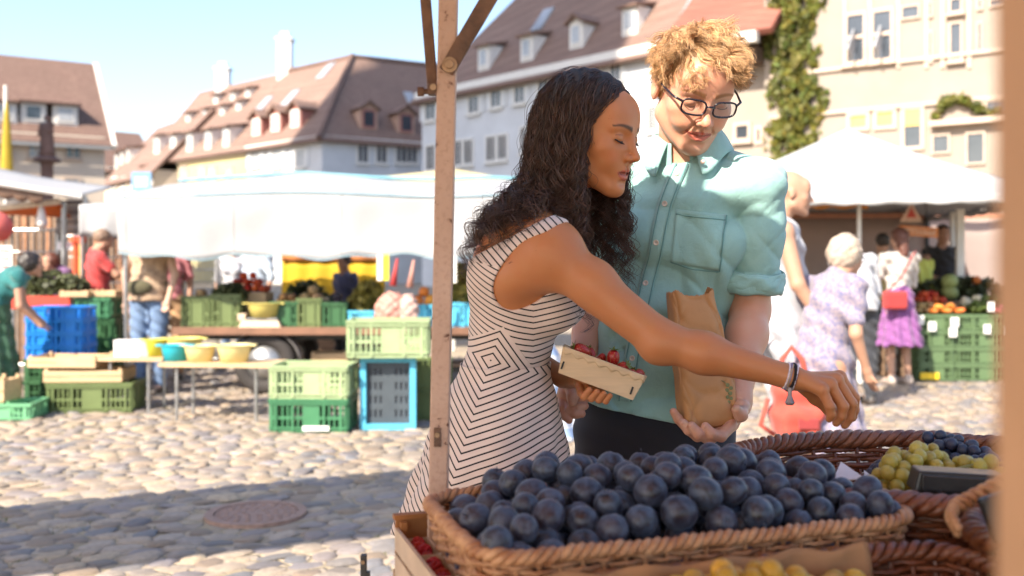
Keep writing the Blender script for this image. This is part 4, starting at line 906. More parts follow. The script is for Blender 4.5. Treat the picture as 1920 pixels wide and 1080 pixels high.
# left crates
crate('long olive crate on the ground carrying two flat wooden boxes', .72, .40, .25, G3, gp(182, 8.75), R(4))
crate('mint green shallow crate on the cobbles at the left edge', .55, .40, .135, G4, gp(10, 8.3), R(6))
for k in range(4):
    for c in range(2): crate('blue plastic crate in the stack behind the wooden boxes, %s row, %s column' % (('bottom', 'second', 'third', 'top')[k], ('left', 'right')[c]), .255, .34, .118, BL, gp(88+c*54, 9.35, .395+k*.121), R(3+random.uniform(-3, 3)), group='blue crates in a stack')
for k in range(2): crate('dark green crate holding up the blue crate stack, %s' % ('lower', 'upper')[k], .55, .4, .195, G5, gp(118, 9.4, k*.197))
def wood_box(label, w, d, h, loc, rz=0, mat=None, group='flat wooden fruit boxes'):
    r = thing('wooden_box', label, 'wooden box', (0, 0, 0), group); mat = mat or WOODC
    for s in (-1, 1):
        for j in range(2): MB().box((0, s*(d/2-.004), h*(.27+.46*j)), (w, .008, h*.40)).build('slat', mat, r)
        MB().box((s*(w/2-.005), 0, h*.5), (.010, d-.02, h*.9)).build('end_board', mat, r)
        for t in (-1, 1): MB().box((s*(w/2-.022), t*(d/2-.021), h*.55), (.025, .025, h*1.1)).build('corner_post', mat, r)
    for j in range(4): MB().box((0, -d/2+d*(j+.5)/4, .006), (w-.03, d/4-.012, .008)).build('bottom_slat', mat, r)
    r.location = Vector([float(q) for q in loc]); r.rotation_euler = (0, 0, rz); return r
wood_box('flat wooden box on the long olive crate, lower of two', .66, .40, .11, gp(170, 8.75, .256), R(4)); wood_box('flat wooden box lying askew on the lower wooden box', .60, .38, .10, gp(135, 8.75, .38), R(-3))
wood_box('small wooden box standing on the mint crate at the left edge', .16, .3, .19, gp(6, 8.3, .14), 0); 
# low tables with tubs
def low_table(label, w, d, h, loc, rz):
    r = thing('low_table', label, 'table', (0, 0, 0))
    for j in range(3): MB().box((0, -d/2+d*(j+.5)/3, h-.014), (w, d/3-.006, .028)).build('plank', WOODC, r)
    for s in (-1, 1):
        for t in (-1, 1): MB().cyl((s*(w/2-.14), t*(d/2-.05), 0), (s*(w/2-.14), t*(d/2-.05), h-.028), .014, n=8).build('leg', STEEL, r)
        MB().cyl((s*(w/2-.14), -d/2+.05, .12), (s*(w/2-.14), d/2-.05, .12), .010, n=6).build('stretcher', STEEL, r)
    r.location = Vector([float(q) for q in loc]); r.rotation_euler = (0, 0, rz); return r
low_table('low wooden bench carrying yellow and blue tubs', .95, .42, .47, gp(420, 8.25), R(-6)); low_table('shorter low bench with white boxes left of the tubs', .62, .42, .47, gp(258, 8.75), R(-4))
def tub(label, col, r, h, loc, sx=1.15, cont=None):
    t = thing('tub', label, 'tub', loc, 'plastic tubs on the bench'); m = plas('tub_'+col, {'yellow': (.66, .55, .16), 'pale': (.70, .62, .30), 'teal': (.02, .40, .52), 'lime': (.48, .50, .05), 'cream': (.6, .5, .2)}[col])
    b = MB(); b.lathe([(r*.76, 0), (r*.96, h*.93), (r*.97, h*.95), (r*1.07, h*.95), (r*1.07, h), (r*.95, h), (r*.93, h*.9), (r*.72, .012), (0, .012)], 28, loc, sx, 1.0); b.build('bowl', m, t, smooth=True)
    for s in (-1, 1): MB().box((loc[0]+s*r*1.1*sx, loc[1], loc[2]+h*.965), (.05, .07, .012)).build('handle', m, t)
    return t
tub('pale yellow tub at the right end of the bench', 'pale', .125, .145, gp(439, 8.2, .471)); tub('pale yellow tub second from the right on the bench', 'pale', .115, .135, gp(375, 8.25, .471)); tub('turquoise tub between the yellow ones on the bench', 'teal', .105, .135, gp(329, 8.3, .471)); tub('pale yellow tub behind the turquoise one', 'yellow', .14, .16, gp(346, 8.72, .471)); tub('lime yellow tub left of the turquoise one', 'lime', .09, .15, gp(292, 8.7, .471))
for px, w_, lb, mt in ((232, .13, 'white carton at the left end of the short bench', (.75, .73, .72)), (256, .10, 'white carton next to the pink one on the short bench', (.72, .72, .75)), (275, .07, 'pink carton beside the lime tub', (.6, .35, .33))):
    b = thing('carton', lb, 'box', gp(px, 8.7, .471)); x, y, z = gp(px, 8.7, .471); MB().box((x, y, z+.065), (w_, .12, .13)).build('carton_body', pm('carton_%d' % px, mt, .7, .06), b, bevel=.004); MB().box((x, y, z+.136), (w_*1.03, .125, .012)).build('lid', pm('carton_%d' % px, mt), b)
# ---- the trailer stall under the white tarpaulin
TARP = pm('white_tarpaulin', (.43, .43, .44), .55, .05, 2.0, .1, 12, trans=.25, bdist=.02); TARPB = pm('white_tarpaulin_side', (.70, .71, .73), .6, .05, 2.0, trans=.2)
x0, x1, yf, yb = -3.72, .34, 9.4, 11.1
tp = thing('tarpaulin_roof', 'long white tarpaulin roof with a hanging front over the vegetable trailer', 'awning', ((x0+x1)/2, 10.2, 0))
def drape(u, v):
    x = x0+(x1-x0)*u; zt = 1.93+.02*math.sin(x*2.3); zb = 1.345+.02*math.sin(x*5.1+1)+.016*math.sin(x*11.3)
    return (x, yf+.03*math.sin(x*5+v*1.5)*v+.012*math.sin(x*13)*v-.05*v+.015*math.sin(v*5+x*.9), zt+(zb-zt)*v)
MB().grid(drape, 90, 12).build('front_drape', TARP, tp, True, thick=.004)
pk = lambda x: .10*max(0, 1-abs(x+2.35)/1.5)+.05*max(0, 1-abs(x+.3)/1.2)
MB().grid(lambda u, v: (x0+(x1-x0)*u, yf+(yb-yf)*v, 1.93+.02*math.sin((x0+(x1-x0)*u)*2.3)+(.24+pk(x0+(x1-x0)*u))*math.sin(v*1.57)-.07*math.sin(v*3.14)*(1+.5*math.sin((x0+(x1-x0)*u)*4))), 80, 14).build('roof_sheet', TARP, tp, True, thick=.004)
SEAMB = pm('tarp_binding', (.22, .33, .38), .7, .1)
MB().tube([tuple(np.array(drape(k/90, 1.0))-np.array((0, .004, 0))) for k in range(91)], .007, 6).build('hem_binding', SEAMB, tp)
MB().tube([tuple(np.array(drape(k/90, 0.0))-np.array((0, .008, 0))) for k in range(91)], .010, 6).build('eaves_binding', SEAMB, tp)
for u_ in (.02, .27, .52, .76, .985): MB().tube([tuple(np.array(drape(u_, k/11))-np.array((0, .003, 0))) for k in range(12)], .005, 5).build('vertical_seam', pm('tarp_seam', (.33, .33, .34), .7), tp)
MB().tube([(x0+(x1-x0)*k/30, yb, 2.19+pk(x0+(x1-x0)*k/30)) for k in range(31)], .02, 6).build('ridge_rope', pm('teal_rope', (.15, .35, .42), .7), tp)
for x in (x0+.05, x1-.1): MB().cyl((x, yf+.06, 0), (x, yf+.06, 1.95), .02, n=8).build('upright', STEEL, tp); 
for x in (x0+.05, x1-.1): MB().cyl((x, yb, 0), (x, yb, 2.2), .02, n=8).build('upright', STEEL, tp)
MB().cyl((x0, yf+.06, 1.92), (x1, yf+.06, 1.92), .018, n=8).build('front_rail', STEEL, tp)
t2 = thing('tarpaulin_awning', 'short white hanging sheet left of the long tarpaulin', 'awning', gp(190, 10.6)); xa, xb = gp(148, 10.6)[0], gp(233, 10.6)[0]
MB().grid(lambda u, v: (xa+(xb-xa)*u, 10.6+.03*math.sin(u*9)*v, 1.90-.345*v+.02*math.sin(u*6)*v), 24, 6).build('sheet', TARP, t2, True, thick=.004)
MB().grid(lambda u, v: (xa+(xb-xa)*u, 10.6+1.2*v, 1.90+.12*v), 6, 4).build('top_sheet', TARP, t2, True, thick=.004)
for x in (xa+.02, xb-.02): MB().cyl((x, 10.63, 0), (x, 10.63, 1.9), .018, n=8).build('upright', STEEL, t2)
# yellow parasol behind
yp = thing('yellow_parasol', 'low cream and yellow parasol roof behind the white tarpaulin', 'parasol', gp(810, 14.5))
c = gp(850, 14.5, 0); apx = (c[0], c[1], CAM_Z+(490-317)/FPX*14.5); cs = [(c[0]-1.75, c[1]-1.3, 2.33), (c[0]+1.2, c[1]-1.3, 2.33), (c[0]+1.2, c[1]+1.4, 2.33), (c[0]-1.75, c[1]+1.4, 2.33)]
YC = pm('cream_canopy', (.66, .58, .34), .7, .06, trans=.3); YY = pm('yellow_canopy', (.60, .52, .06), .7, .06, trans=.3)
for k in range(4): MB().add([apx, cs[k], cs[(k+1) % 4]], [(0, 1, 2)]).build('canopy_panel', (YC, YY, YC, YY)[k], yp, thick=.004)
for k in range(4): a, b = cs[k], cs[(k+1) % 4]; MB().add([a, b, (b[0], b[1], b[2]-.16), (a[0], a[1], a[2]-.16)], [(0, 1, 2, 3)]).build('valance', YC, yp, thick=.004)
MB().cyl((c[0], c[1], 0), apx, .03, n=8).build('pole', TRIM, yp)
# trailer
tr = thing('market_trailer', 'flat wooden market trailer with a rubber wheel under the tarpaulin', 'trailer', (-1.9, 10.4, 0)); xd0, xd1 = -3.3, .3
for j in range(6): MB().box(((xd0+xd1)/2, 9.78+.24*j, .635), (xd1-xd0, .232, .035)).build('deck_plank', WOODD, tr)
MB().box(((xd0+xd1)/2, 9.66, .625), (xd1-xd0, .012, .075)).build('side_rail', pm('rail_brown', (.20, .10, .06), .7, .3, 3.0), tr)
for y in (9.9, 10.8): MB().box(((xd0+xd1)/2, y, .57), (xd1-xd0, .08, .09)).build('chassis_beam', DARK, tr)
for x in (-2.2, -1.1, -.2): MB().box((x, 10.35, .50), (.08, 1.1, .05)).build('cross_beam', DARK, tr)
wx = gp(497, 9.78)[0]
for y in (9.80, 10.95):
    w_ = MB(); Mx = Matrix.Rotation(R(90), 3, 'X'); w_.lathe([(.17, -.075), (.27, -.085), (.30, -.06), (.305, 0), (.30, .06), (.27, .085), (.17, .075), (.165, 0), (.17, -.075)], 32, (wx, y, .305), M=Mx, cap=False); wh = w_.build('wheel', RUB, tr, True)
    MB().lathe([(0, -.05), (.05, -.06), (.06, -.03), (.13, -.035), (.17, -.07), (.17, .07), (0, .07)], 24, (wx, y, .305), M=Mx).build('rim', STEEL, wh, True)
MB().grid(lambda u, v: (wx+.36*math.cos(R(5+170*u)), 9.70+.22*v, .29+.34*math.sin(R(5+170*u))), 16, 3).build('mudguard', pm('mudguard_grey', (.20, .18, .17), .6, .15), tr, True, thick=.006)
for x in (-1.35, .1): MB().box((x, 9.85, .3), (.05, .05, .6)).build('support_leg', DARK, tr)
MB().box((-1.2, 10.0, .22), (2.0, .06, .07)).build('lower_beam', DARK, tr); MB().box((-1.2, 10.15, .262), (1.9, .5, .012)).build('lower_shelf', WOODD, tr)
wood_box('flat wooden box on the trailer shelf below the deck', .36, .3, .12, gp(622, 10.05, .27), 0)
# produce on the trailer: crates with heaps
def veg_mat(n, c, v=.3): return pm('veg_'+n, c, .6, v, 30, .2, 60, rnd=.25)
TOM = veg_mat('tomato', (.50, .06, .015)); ORA = veg_mat('orange', (.62, .20, .03)); POT = veg_mat('potato', (.33, .22, .10)); ONI = veg_mat('onion', (.36, .18, .07)); GRNV = veg_mat('green', (.07, .11, .025)); LGV = veg_mat('palegreen', (.25, .30, .10)); DKV = veg_mat('aubergine', (.03, .02, .035)); YEV = veg_mat('yellow', (.60, .42, .05)); CAU = veg_mat('cauliflower', (.55, .50, .36)); PUR = veg_mat('radish', (.28, .05, .08))
def blob_mesh(name, mat, rg, n=14, sx=1, sz=1, lump=.12):
    b = MB(); ph = rg.random(4)*6
    prof = [(max(0, math.sin(math.pi*i/8)), -math.cos(math.pi*i/8)) for i in range(9)]; vs = []
    for r, z in prof:
        for k in range(n): 
            t = 2*math.pi*k/n; q = 1+lump*math.sin(3*t+ph[0]+z*2)+lump*.6*math.sin(5*t+ph[1]); vs.append((r*q*math.cos(t)*sx, r*q*math.sin(t), z*sz))
    fs = [(i*n+k, i*n+(k+1) % n, (i+1)*n+(k+1) % n, (i+1)*n+k) for i in range(8) for k in range(n)]
    return b.add(vs, fs).mesh(name, mat, True)
VRG = np.random.default_rng(3)
def heap(name, label, cat, mat, ctr, w, d, r, rows, group, sx=1.0, sz=.9, lump=.06, tops=None):
    """a heap of single vegetables, each an object"""
    ms = [blob_mesh(name, mat, VRG, 12, sx, sz, lump) for _ in range(3)]; out = []
    for lv in range(rows):
        ww, dd_ = w*(1-.28*lv), d*(1-.28*lv); nx = max(1, int(ww/(2*r*sx*.98))); ny = max(1, int(dd_/(2*r*.98)))
        for i in range(nx):
            for j in range(ny):
                o = bpy.data.objects.new(name, ms[int(VRG.integers(3))]); COL.objects.link(o)
                o.location = (ctr[0]-ww/2+ww*(i+.5)/nx+VRG.normal()*r*.12, ctr[1]-dd_/2+dd_*(j+.5)/ny+VRG.normal()*r*.12, ctr[2]+r*sz+lv*r*1.45+VRG.normal()*r*.08)
                o.rotation_euler = (VRG.normal()*.4, VRG.normal()*.4, VRG.random()*6.28); o.scale = (r*(.88+.24*VRG.random()),)*3; tag(o, label, cat, group); out.append(o)
    return out
def greens(label, mat, ctr, w, d, hgt, n=420, size=.07, cat='greens', name='leafy_greens'):
    rg = np.random.default_rng(len(label)); p = np.stack([rg.normal(0, .3, n).clip(-.5, .5)*w, rg.normal(0, .3, n).clip(-.5, .5)*d, rg.random(n)], 1)
    p[:, 2] = .02+p[:, 2]*hgt*(1-(2*p[:, 0]/w)**2*.5); p += np.array(ctr); V, F = leaf_cloud(p, np.array([[0, -.4, .9]]), size, rg)
    col = np.repeat(.5+1.0*rg.random((n, 1)), 4, 0)*np.ones((1, 3)); r = thing(name, label, cat, ctr); np_mesh('leaves', V, F, mat, r, False, col)['kind'] = 'stuff'
    m = MB()
    for k in range(9): a = rg.random()*6.28; m.cyl((ctr[0], ctr[1], ctr[2]), (ctr[0]+.35*w*math.cos(a), ctr[1]+.35*d*math.sin(a), ctr[2]+hgt*.5), .008, .004, 5)
    m.build('stalks', LGV, r); return r
LEAFV = pm('veg_leaf', (.10, .14, .03), .6, .3, 3.0, 0, trans=.2, attr='Col'); LEAFD = pm('veg_leaf_dark', (.06, .07, .025), .6, .3, 3.0, 0, trans=.15, attr='Col'); LEAFO = pm('veg_leaf_olive', (.20, .17, .035), .6, .3, 3.0, 0, trans=.2, attr='Col')
ZD = .654; Yc = 9.92
row = [(378, G3, .30, .30), (432, G3, .30, .32), (540, G5, .28, .25), (586, G3, .25, .28), (633, G5, .25, .24), (690, CY, .34, .16), (792, CY, .30, .22), (848, CY, .3, .24), (905, CY, .3, .24)]
nm = {378: 'left end of the trailer', 432: 'left of the yellow scale bowl', 540: 'right of the scale', 586: 'in the middle of the trailer', 633: 'beside the blue crate', 690: 'behind the hanging net bags', 792: 'just left of the post', 848: 'just right of the post', 905: 'behind the woman'}
for px, m_, w_, h_ in row: crate(('green' if m_ is not CY else 'blue')+' produce crate on the trailer, '+nm[px], w_-.005, .36, h_, m_, gp(px, Yc, ZD), 0, group='crates on the trailer')
heap('tomato', 'red tomato heaped on the trailer left of the scale', 'tomato', TOM, gp(465, 10.1, ZD+.335), .42, .3, .042, 3, 'tomatoes on the trailer'); MB().box(gp(465, 10.15, ZD+.165), (.44, .34, .33)).build('wooden_box', WOODC); tag(bpy.data.objects['wooden_box'] if False else COL.objects[-1], 'wooden box under the tomato heap', 'wooden box')
heap('potato', 'brown potato in a green crate on the trailer', 'potato', POT, gp(378, Yc, ZD+.24), .24, .28, .04, 2, 'potatoes on the trailer', sx=1.2); greens('dark salad heads in the crate left of the scale', LEAFD, gp(432, Yc, ZD+.28), .28, .3, .12)
heap('onion', 'brown onion in the dark crate right of the scale', 'onion', ONI, gp(540, Yc, ZD+.21), .22, .28, .036, 2, 'onions on the trailer'); heap('celeriac', 'knobbly pale root in the middle crate of the trailer', 'root vegetable', POT, gp(586, Yc, ZD+.24), .2, .28, .05, 2, 'roots on the trailer', lump=.15); heap('aubergine', 'dark aubergine in the crate beside the blue one', 'aubergine', DKV, gp(633, Yc, ZD+.2), .2, .28, .04, 2, 'aubergines on the trailer', sx=1.5)
greens('large bunch of olive green herbs in the blue crate', LEAFO, gp(692, Yc, ZD+.13), .36, .3, .30, 700, .06); heap('pumpkin', 'orange squash in the blue crate by the post', 'squash', ORA, gp(795, Yc, ZD+.2), .26, .28, .06, 2, 'squashes by the post'); greens('green herbs in the crate right of the post', LEAFO, gp(865, Yc, ZD+.22), .3, .3, .38, 500, .07); greens('pale greens in the crate behind the woman', LEAFV, gp(905, Yc, ZD+.22), .3, .3, .14)
greens('dark leafy heap behind the onions', LEAFD, gp(575, 10.35, ZD), .55, .3, .42, 500, .09)
# scale with yellow bowl
sc_ = thing('scale', 'cream market scale carrying a yellow bowl on the trailer', 'scale', gp(491, 9.75, ZD)); x, y, z = gp(491, 9.75, ZD); SCM = pm('scale_cream', (.55, .42, .30), .5, .1)
b = MB(); b.box((x, y, z+.035), (.42, .2, .07), None, .86); b.build('body', SCM, sc_, bevel=.01); MB().box((x-.18, y-.02, z+.10), (.08, .12, .07)).build('display', SCM, sc_, bevel=.01); MB().box((x+.02, y, z+.085), (.3, .18, .02)).build('platform', STEEL, sc_)
tub('yellow bowl standing on the cream scale', 'yellow', .145, .145, (x+.02, y, z+.096), 1.12)
# yellow back sheet, net bags, hanging bits
bs = thing('back_sheet', 'bright yellow back sheet with an orange band behind the vegetables', 'sheet', gp(625, 12.2)); xa, xb = gp(528, 12.2)[0], gp(722, 12.2)[0]
MB().grid(lambda u, v: (xa+(xb-xa)*u, 12.2+.012*math.sin(u*30), .55+.82*v), 40, 6).build('yellow_cloth', pm('yellow_sheet', (.72, .48, .03), .75, .12, 3.0, trans=.3), bs, True, thick=.003)
MB().grid(lambda u, v: (xa+(xb-xa)*u, 12.17+.012*math.sin(u*30), 1.30+.12*v), 40, 3).build('orange_band', pm('orange_band', (.50, .19, .06), .75, .12), bs, True, thick=.003); MB().box(((xa+xb)/2, 12.22, .3), (xb-xa, .05, .6)).build('board', WOODD, bs)
def net_bag(label, px, ptop, pbot, Y, col, rr):
    r = thing('net_bag', label, 'net bag', P(px, pbot, Y)); a = P(px+12, ptop, Y); b = P(px+4, ptop+(pbot-ptop)*.42, Y); c_ = P(px, pbot, Y); m = pm('net_'+col[0], col[1], .6, .2, 40, trans=.2)
    MB().tube([a, (a+b)/2, b], [.012, .02, .035], 8).build('gathered_top', m, r, True)
    B_ = Body(); B_.u(ell(c_*.62+b*.38-np.array((0, 0, .03)), (rr, rr*.8, (b[2]-c_[2])*.55)), .02); B_.disp(lambda p: .012*np.sin(p[:, 0]*70)*np.sin(p[:, 2]*60+p[:, 1]*50)); V, F = surf(B_, c_-.3, b+.3, .012); np_mesh('filled_net', V, F, pm('net_fill_'+col[0], col[2], .6, .35, 25), r); return r
net_bag('red net bag of onions hanging before the trailer', 733, 485, 606, 9.3, ('red', (.45, .05, .05), (.40, .20, .16)), .16); net_bag('white net bag hanging beside the red one', 764, 487, 610, 9.25, ('white', (.5, .25, .2), (.42, .28, .24)), .10)
for px, c_, lb in ((724, (.7, .55, .03), 'yellow'), (712, (.75, .72, .65), 'white')): o = MB().grid(lambda u, v: (*P(px-5+10*u, 478+48*v, 9.3),), 3, 6).build('hanging_strip', pm('strip_'+lb, c_, .7, .08), None, False, thick=.006); tag(o, lb+' strip hanging below the tarpaulin hem', 'strip')
o = MB().grid(lambda u, v: (*P(848+8*u, 480+50*v, 9.3),), 3, 5).build('hanging_strip', pm('strip_white', (.75, .72, .65), .7, .08), None, False, thick=.006); tag(o, 'white strip hanging just right of the post', 'strip')
# blue and white striped cloth behind the woman
def stripe_mat(name, c1, c2, period, axis=2, duty=.5, rough=.8):
    m = bpy.data.materials.new(name); m.use_nodes = True; t = NT(m); b = t.n['Principled BSDF']; g = t.new('ShaderNodeNewGeometry'); sp = t.new('ShaderNodeSeparateXYZ'); t.l.new(g.outputs['Position'], sp.inputs[0])
    nz = t.noise(g.outputs['Position'], 3.0); f = t.m('FRACT', t.m('DIVIDE', t.m('ADD', t.m('MULTIPLY_ADD', sp.outputs[0], .25, sp.outputs[axis]), t.m('MULTIPLY', nz.outputs['Fac'], .04)), period)); k = t.m('LESS_THAN', f, duty)
    t.l.new(t.mix(k, c1, c2), b.inputs['Base Color']); b.inputs['Roughness'].default_value = rough; return m
BWS = stripe_mat('blue_white_stripe', (.66, .68, .72), (.32, .43, .62), .085, 2, .4)
# ---- left background stall
aw = thing('awning', 'white awning with a brown scalloped valance at the left edge', 'awning', gp(40, 10.5)); a0, a1 = P(-120, 322, 10.2), P(152, 366, 10.8)
MB().grid(lambda u, v: tuple(a0*(1-u)+a1*u+np.array((0, .9*v, .16*v))+np.array((0, 0, -.03*math.sin(u*3.1)))), 24, 5).build('canopy', TARP, aw, True, thick=.01); BRV = pm('brown_valance', (.20, .12, .08), .8, .15)
MB().grid(lambda u, v: tuple(a0*(1-u*.72)+a1*u*.72+np.array((0, .02, -.04-(.10+.035*abs(math.sin(u*22)))*v))), 64, 3).build('valance', BRV, aw, True, thick=.004); MB().tube([a0+(0, 0, -.02), a1+(0, 0, -.02)], .03, 8).build('front_bar', TRIM, aw)
for q in (a0, a1): MB().cyl((q[0], q[1]+.1, 0), (q[0], q[1]+.1, q[2]), .025, n=8).build('upright', STEEL, aw)
oa = thing('awning', 'small orange folding awning under the white one at the left', 'awning', gp(55, 11)); a0, a1 = P(-60, 396, 10.9), P(112, 378, 10.9)
MB().grid(lambda u, v: tuple(a0*(1-u)+a1*u+np.array((0, -.02+.3*v, -.155*v*u-.01))), 12, 4).build('cloth', pm('orange_awning', (.62, .13, .02), .7, .1, trans=.2), oa, True, thick=.004); MB().tube([a0, a1], .035, 8).build('front_bar', pm('bar_cream', (.6, .5, .4), .5), oa); MB().cyl((a1[0], a1[1]+.1, 0), (a1[0], a1[1]+.1, a1[2]), .03).build('upright', STEEL, oa)
hb = thing('hanging_bag', 'white bag hanging from the orange awning', 'bag', P(77, 424, 10.8)); B_ = Body(); q0, q1 = P(77, 392, 10.8), P(78, 418, 10.8); B_.u(cone(q0, q1, .03, .062), .01); V, F = surf(B_, q1-.25, q0+.2, .01); np_mesh('bag_body', V, F, pm('bag_white', (.66, .6, .56), .7), hb); MB().cyl(q0, q0+(0, 0, .08), .006).build('cord', TRIM, hb)
bk = thing('board_partition', 'partition of brown boards before a shade black sheet behind the barrier', 'partition', gp(60, 12.6)); xa, xb = gp(-140, 12.6)[0], gp(245, 12.6)[0]
n_ = 26
for k in range(n_): MB().box((xa+(xb-xa)*(k+.5)/n_, 12.6+.02*(k % 2), .98), ((xb-xa)/n_-.03, .03, 1.96)).build('board', WOODD if k % 3 else pm('board_orange', (.30, .15, .08), .8, .3), bk)
MB().box(((xa+xb)/2, 12.7, 1.0), (xb-xa, .04, 2.0)).build('interior_shade', pm('interior_shade_black', (.02, .018, .02), .8), bk)  # black sheet put in for the shade of the stall interior
SHT = stripe_mat('grey_stripe_sheet', (.30, .28, .28), (.14, .12, .13), .14); sh = thing('roller_shutter', 'grey striped roller shutter above the man in red', 'shutter', P(135, 430, 11.2)); mb = MB()
for k in range(7): p_ = P(135, 380+k*9, 11.2); MB().box(p_, (.36, .02, .05)).build('slat', pm('shutter_slat%d' % (k % 2), (.26, .24, .24) if k % 2 else (.15, .13, .13), .6), sh)
MB().cyl((P(108, 490, 11.25)[0], 11.25, 0), P(108, 372, 11.25), .02).build('upright', STEEL, sh)
def barrier(label, pa, pb, ya, yb_, ztop, zbot=.12, nbar=16):
    r = thing('barrier_fence', label, 'barrier', (*P((pa+pb)/2, 490, (ya+yb_)/2)[:2], 0)); A_ = np.array(gp(pa, ya)); B2 = np.array(gp(pb, yb_)); zt = np.array((0, 0, ztop)); zb_ = np.array((0, 0, zbot))
    for z_ in (ztop, ztop-.25, ztop-.55, zbot): MB().cyl(A_+(0, 0, z_), B2+(0, 0, z_), .018 if z_ in (ztop, zbot) else .009, n=8).build('rail', STEEL, r)
    for k in range(nbar+1): q = A_+(B2-A_)*k/nbar; MB().cyl(q+zb_, q+zt, .008 if 0 < k < nbar else .018, n=6).build('bar', STEEL, r)
    for q in (A_, B2): MB().box(q+(0, 0, .06), (.06, .5, .12)).build('foot', STEEL, r)
    return r
barrier('silver barrier fence behind the herbs at the left', -60, 104, 11.4, 11.4, 1.66); barrier('silver barrier fence behind the man in red', 118, 245, 11.9, 11.7, 1.6); barrier('silver mesh fence under the tarpaulin', 345, 408, 12.0, 12.0, 1.45, nbar=10)
fb = thing('folding_table', 'trestle table with a red front carrying herbs at the left', 'table', gp(98, 10.2)); x, y, _ = gp(98, 10.2)
MB().box((x, y, .93), (.72, .5, .03)).build('top', WOODC, fb); MB().box((x, y-.262, .89), (.60, .02, .13)).build('red_front', pm('red_front', (.42, .04, .02), .6, .12), fb)
for s in (-1, 1):
    for t in (-1, 1): MB().cyl((x+s*.3, y+t*.2, 0), (x+s*.3, y+t*.2, .92), .018, n=8).build('leg', STEEL, fb)
greens('dark herb pots in a row behind the red board', LEAFD, gp(92, 10.2, .945), .55, .4, .24, 900, .055); greens('second clump of dark herbs beside the wooden trays', LEAFD, gp(135, 10.2, .945), .3, .4, .2, 500, .05)
wood_box('pale wooden tray in front of the man in red', .28, .3, .06, gp(150, 9.9, .95), 0); wood_box('pale wooden tray right of the man in red', .26, .3, .06, gp(203, 10.0, .95), 0); crate('green crate below the trays by the man in red', .35, .3, .2, G2, gp(185, 9.95, .74)); crate('dark crate pile carrying the tray table', .45, .35, .36, G5, gp(185, 10.0, .37)); crate('dark crate at the bottom of the tray pile', .45, .35, .36, G5, gp(185, 10.0))
for px, py, w_, h_, Y, lb in ((8, 485, .17, .28, 10.6, 'white notice sheet with a red mark at the left edge'), (126, 461, .22, .09, 11.0, 'white price board with red lettering above the stall')):
    r = thing('notice_board', lb, 'sign', P(px, py, Y)); MB().box(P(px, py, Y), (w_, .012, h_)).build('sheet', pm('notice_white', (.7, .68, .68), .7, .04), r); m = MB()
    for k in range(3 if h_ > .1 else 2): m.box(P(px, py, Y-.0085)+np.array((0, 0, h_*(.3-.3*k))), (w_*.7, .006, h_*.07))
    m.build('lettering', pm('notice_red', (.5, .06, .05), .7), r)['kind'] = 'stuff'; MB().cyl(P(px, py, Y+.02)+np.array((0, 0, -h_/2)), (P(px, py, Y)[0], Y+.02, 0), .012).build('post', STEEL, r)
cl = thing('paper_lantern', 'coral red round lantern cut by the left edge', 'lantern', P(-4, 425, 10.0)); MB().lathe([(.03, .15), (.10, .12), (.15, .03), (.15, -.04), (.10, -.13), (.03, -.15)], 20, P(-6, 425, 10.0)).build('shade', pm('coral_paper', (.6, .15, .13), .7, .08, trans=.3), cl, True); MB().cyl(P(-6, 411, 10), P(-6, 350, 10), .006).build('cord', DARK, cl)
for px, c_, lb in ((153, (.62, .28, .05), 'orange post right of the price board'), (141, (.55, .1, .04), 'red capped post left of the man in red')):
    r = thing('stall_post', lb, 'post', gp(px, 10.8)); q = P(px, 450, 10.8); MB().cyl((q[0], q[1], 0), q, .028).build('post', pm('post_%d' % px, c_, .6, .1), r); MB().cyl(q-(0, 0, .03), q+(0, 0, .04), .05).build('cap', pm('cap_red', (.55, .08, .03), .6), r)
# ---- right stall (white marquee)
mq = thing('marquee', 'white pitched marquee over the vegetable stall at the right', 'marquee', (4.0, 12.0, 0)); X0, X1, Y0, Y1, ZEV = 1.45, 5.75, 10.0, 14.2, 1.90; apx = np.array((4.05, 12.0, CAM_Z+(490-241)/FPX*12.0))
cs = [np.array(q) for q in ((X0, Y0, ZEV), (X1, Y0, ZEV+.06), (X1, Y1, ZEV), (X0, Y1, ZEV))]
MQ = pm('marquee_white', (.47, .47, .47), .6, .04, 2.0, .1, 10, trans=.12, bdist=.02)
for k in range(4):
    a, b = cs[k], cs[(k+1) % 4]
    MB().grid(lambda u, v: tuple((a*(1-u)+b*u)*(1-v)+apx*v+np.array((0, 0, -.10*math.sin(v*3.1416)*(1-.3*math.cos(u*6.28))+.008*math.sin(u*40)*(1-v)))), 30, 12).build('roof_panel', MQ, mq, True, thick=.004)
    MB().grid(lambda u, v: tuple(a*(1-u)+b*u+np.array((.02*math.sin(u*35)*v, .02*math.cos(u*33)*v, -.05*v-.018*abs(math.sin(u*40))*v))), 60, 3).build('valance', MQ, mq, True, thick=.004)
for px, y_ in ((1611, 10.55),): q = gp(px, y_); MB().cyl(q, (q[0], q[1], 2.0), .022).build('pole', TRIM, mq); pf = MB(); pf.box((q[0], q[1], .03), (.22, .22, .02)); pf.bar((q[0]-.14, q[1]-.02, .24), (q[0]+.05, q[1]-.02, .24), .03, .03); pf.bar((q[0]+.05, q[1]-.02, .24), (q[0]+.15, q[1]-.05, .02), .03, .03); pf.bar((q[0]-.02, q[1]-.03, .25), (q[0]-.02, q[1]-.03, .04), .04, .03); pf.build('pole_foot', TRIM, mq)
for q in ((gp(1800, 11.85)), (gp(1786, 12.6)), (X0+.05, Y0+.1, 0), (X1-.05, Y1-.1, 0), (X0+.05, Y1-.1, 0)): MB().box((q[0], q[1], .96), (.085 if q[1] == 11.85 else .05, .06, 1.92)).build('pole', TRIM, mq)
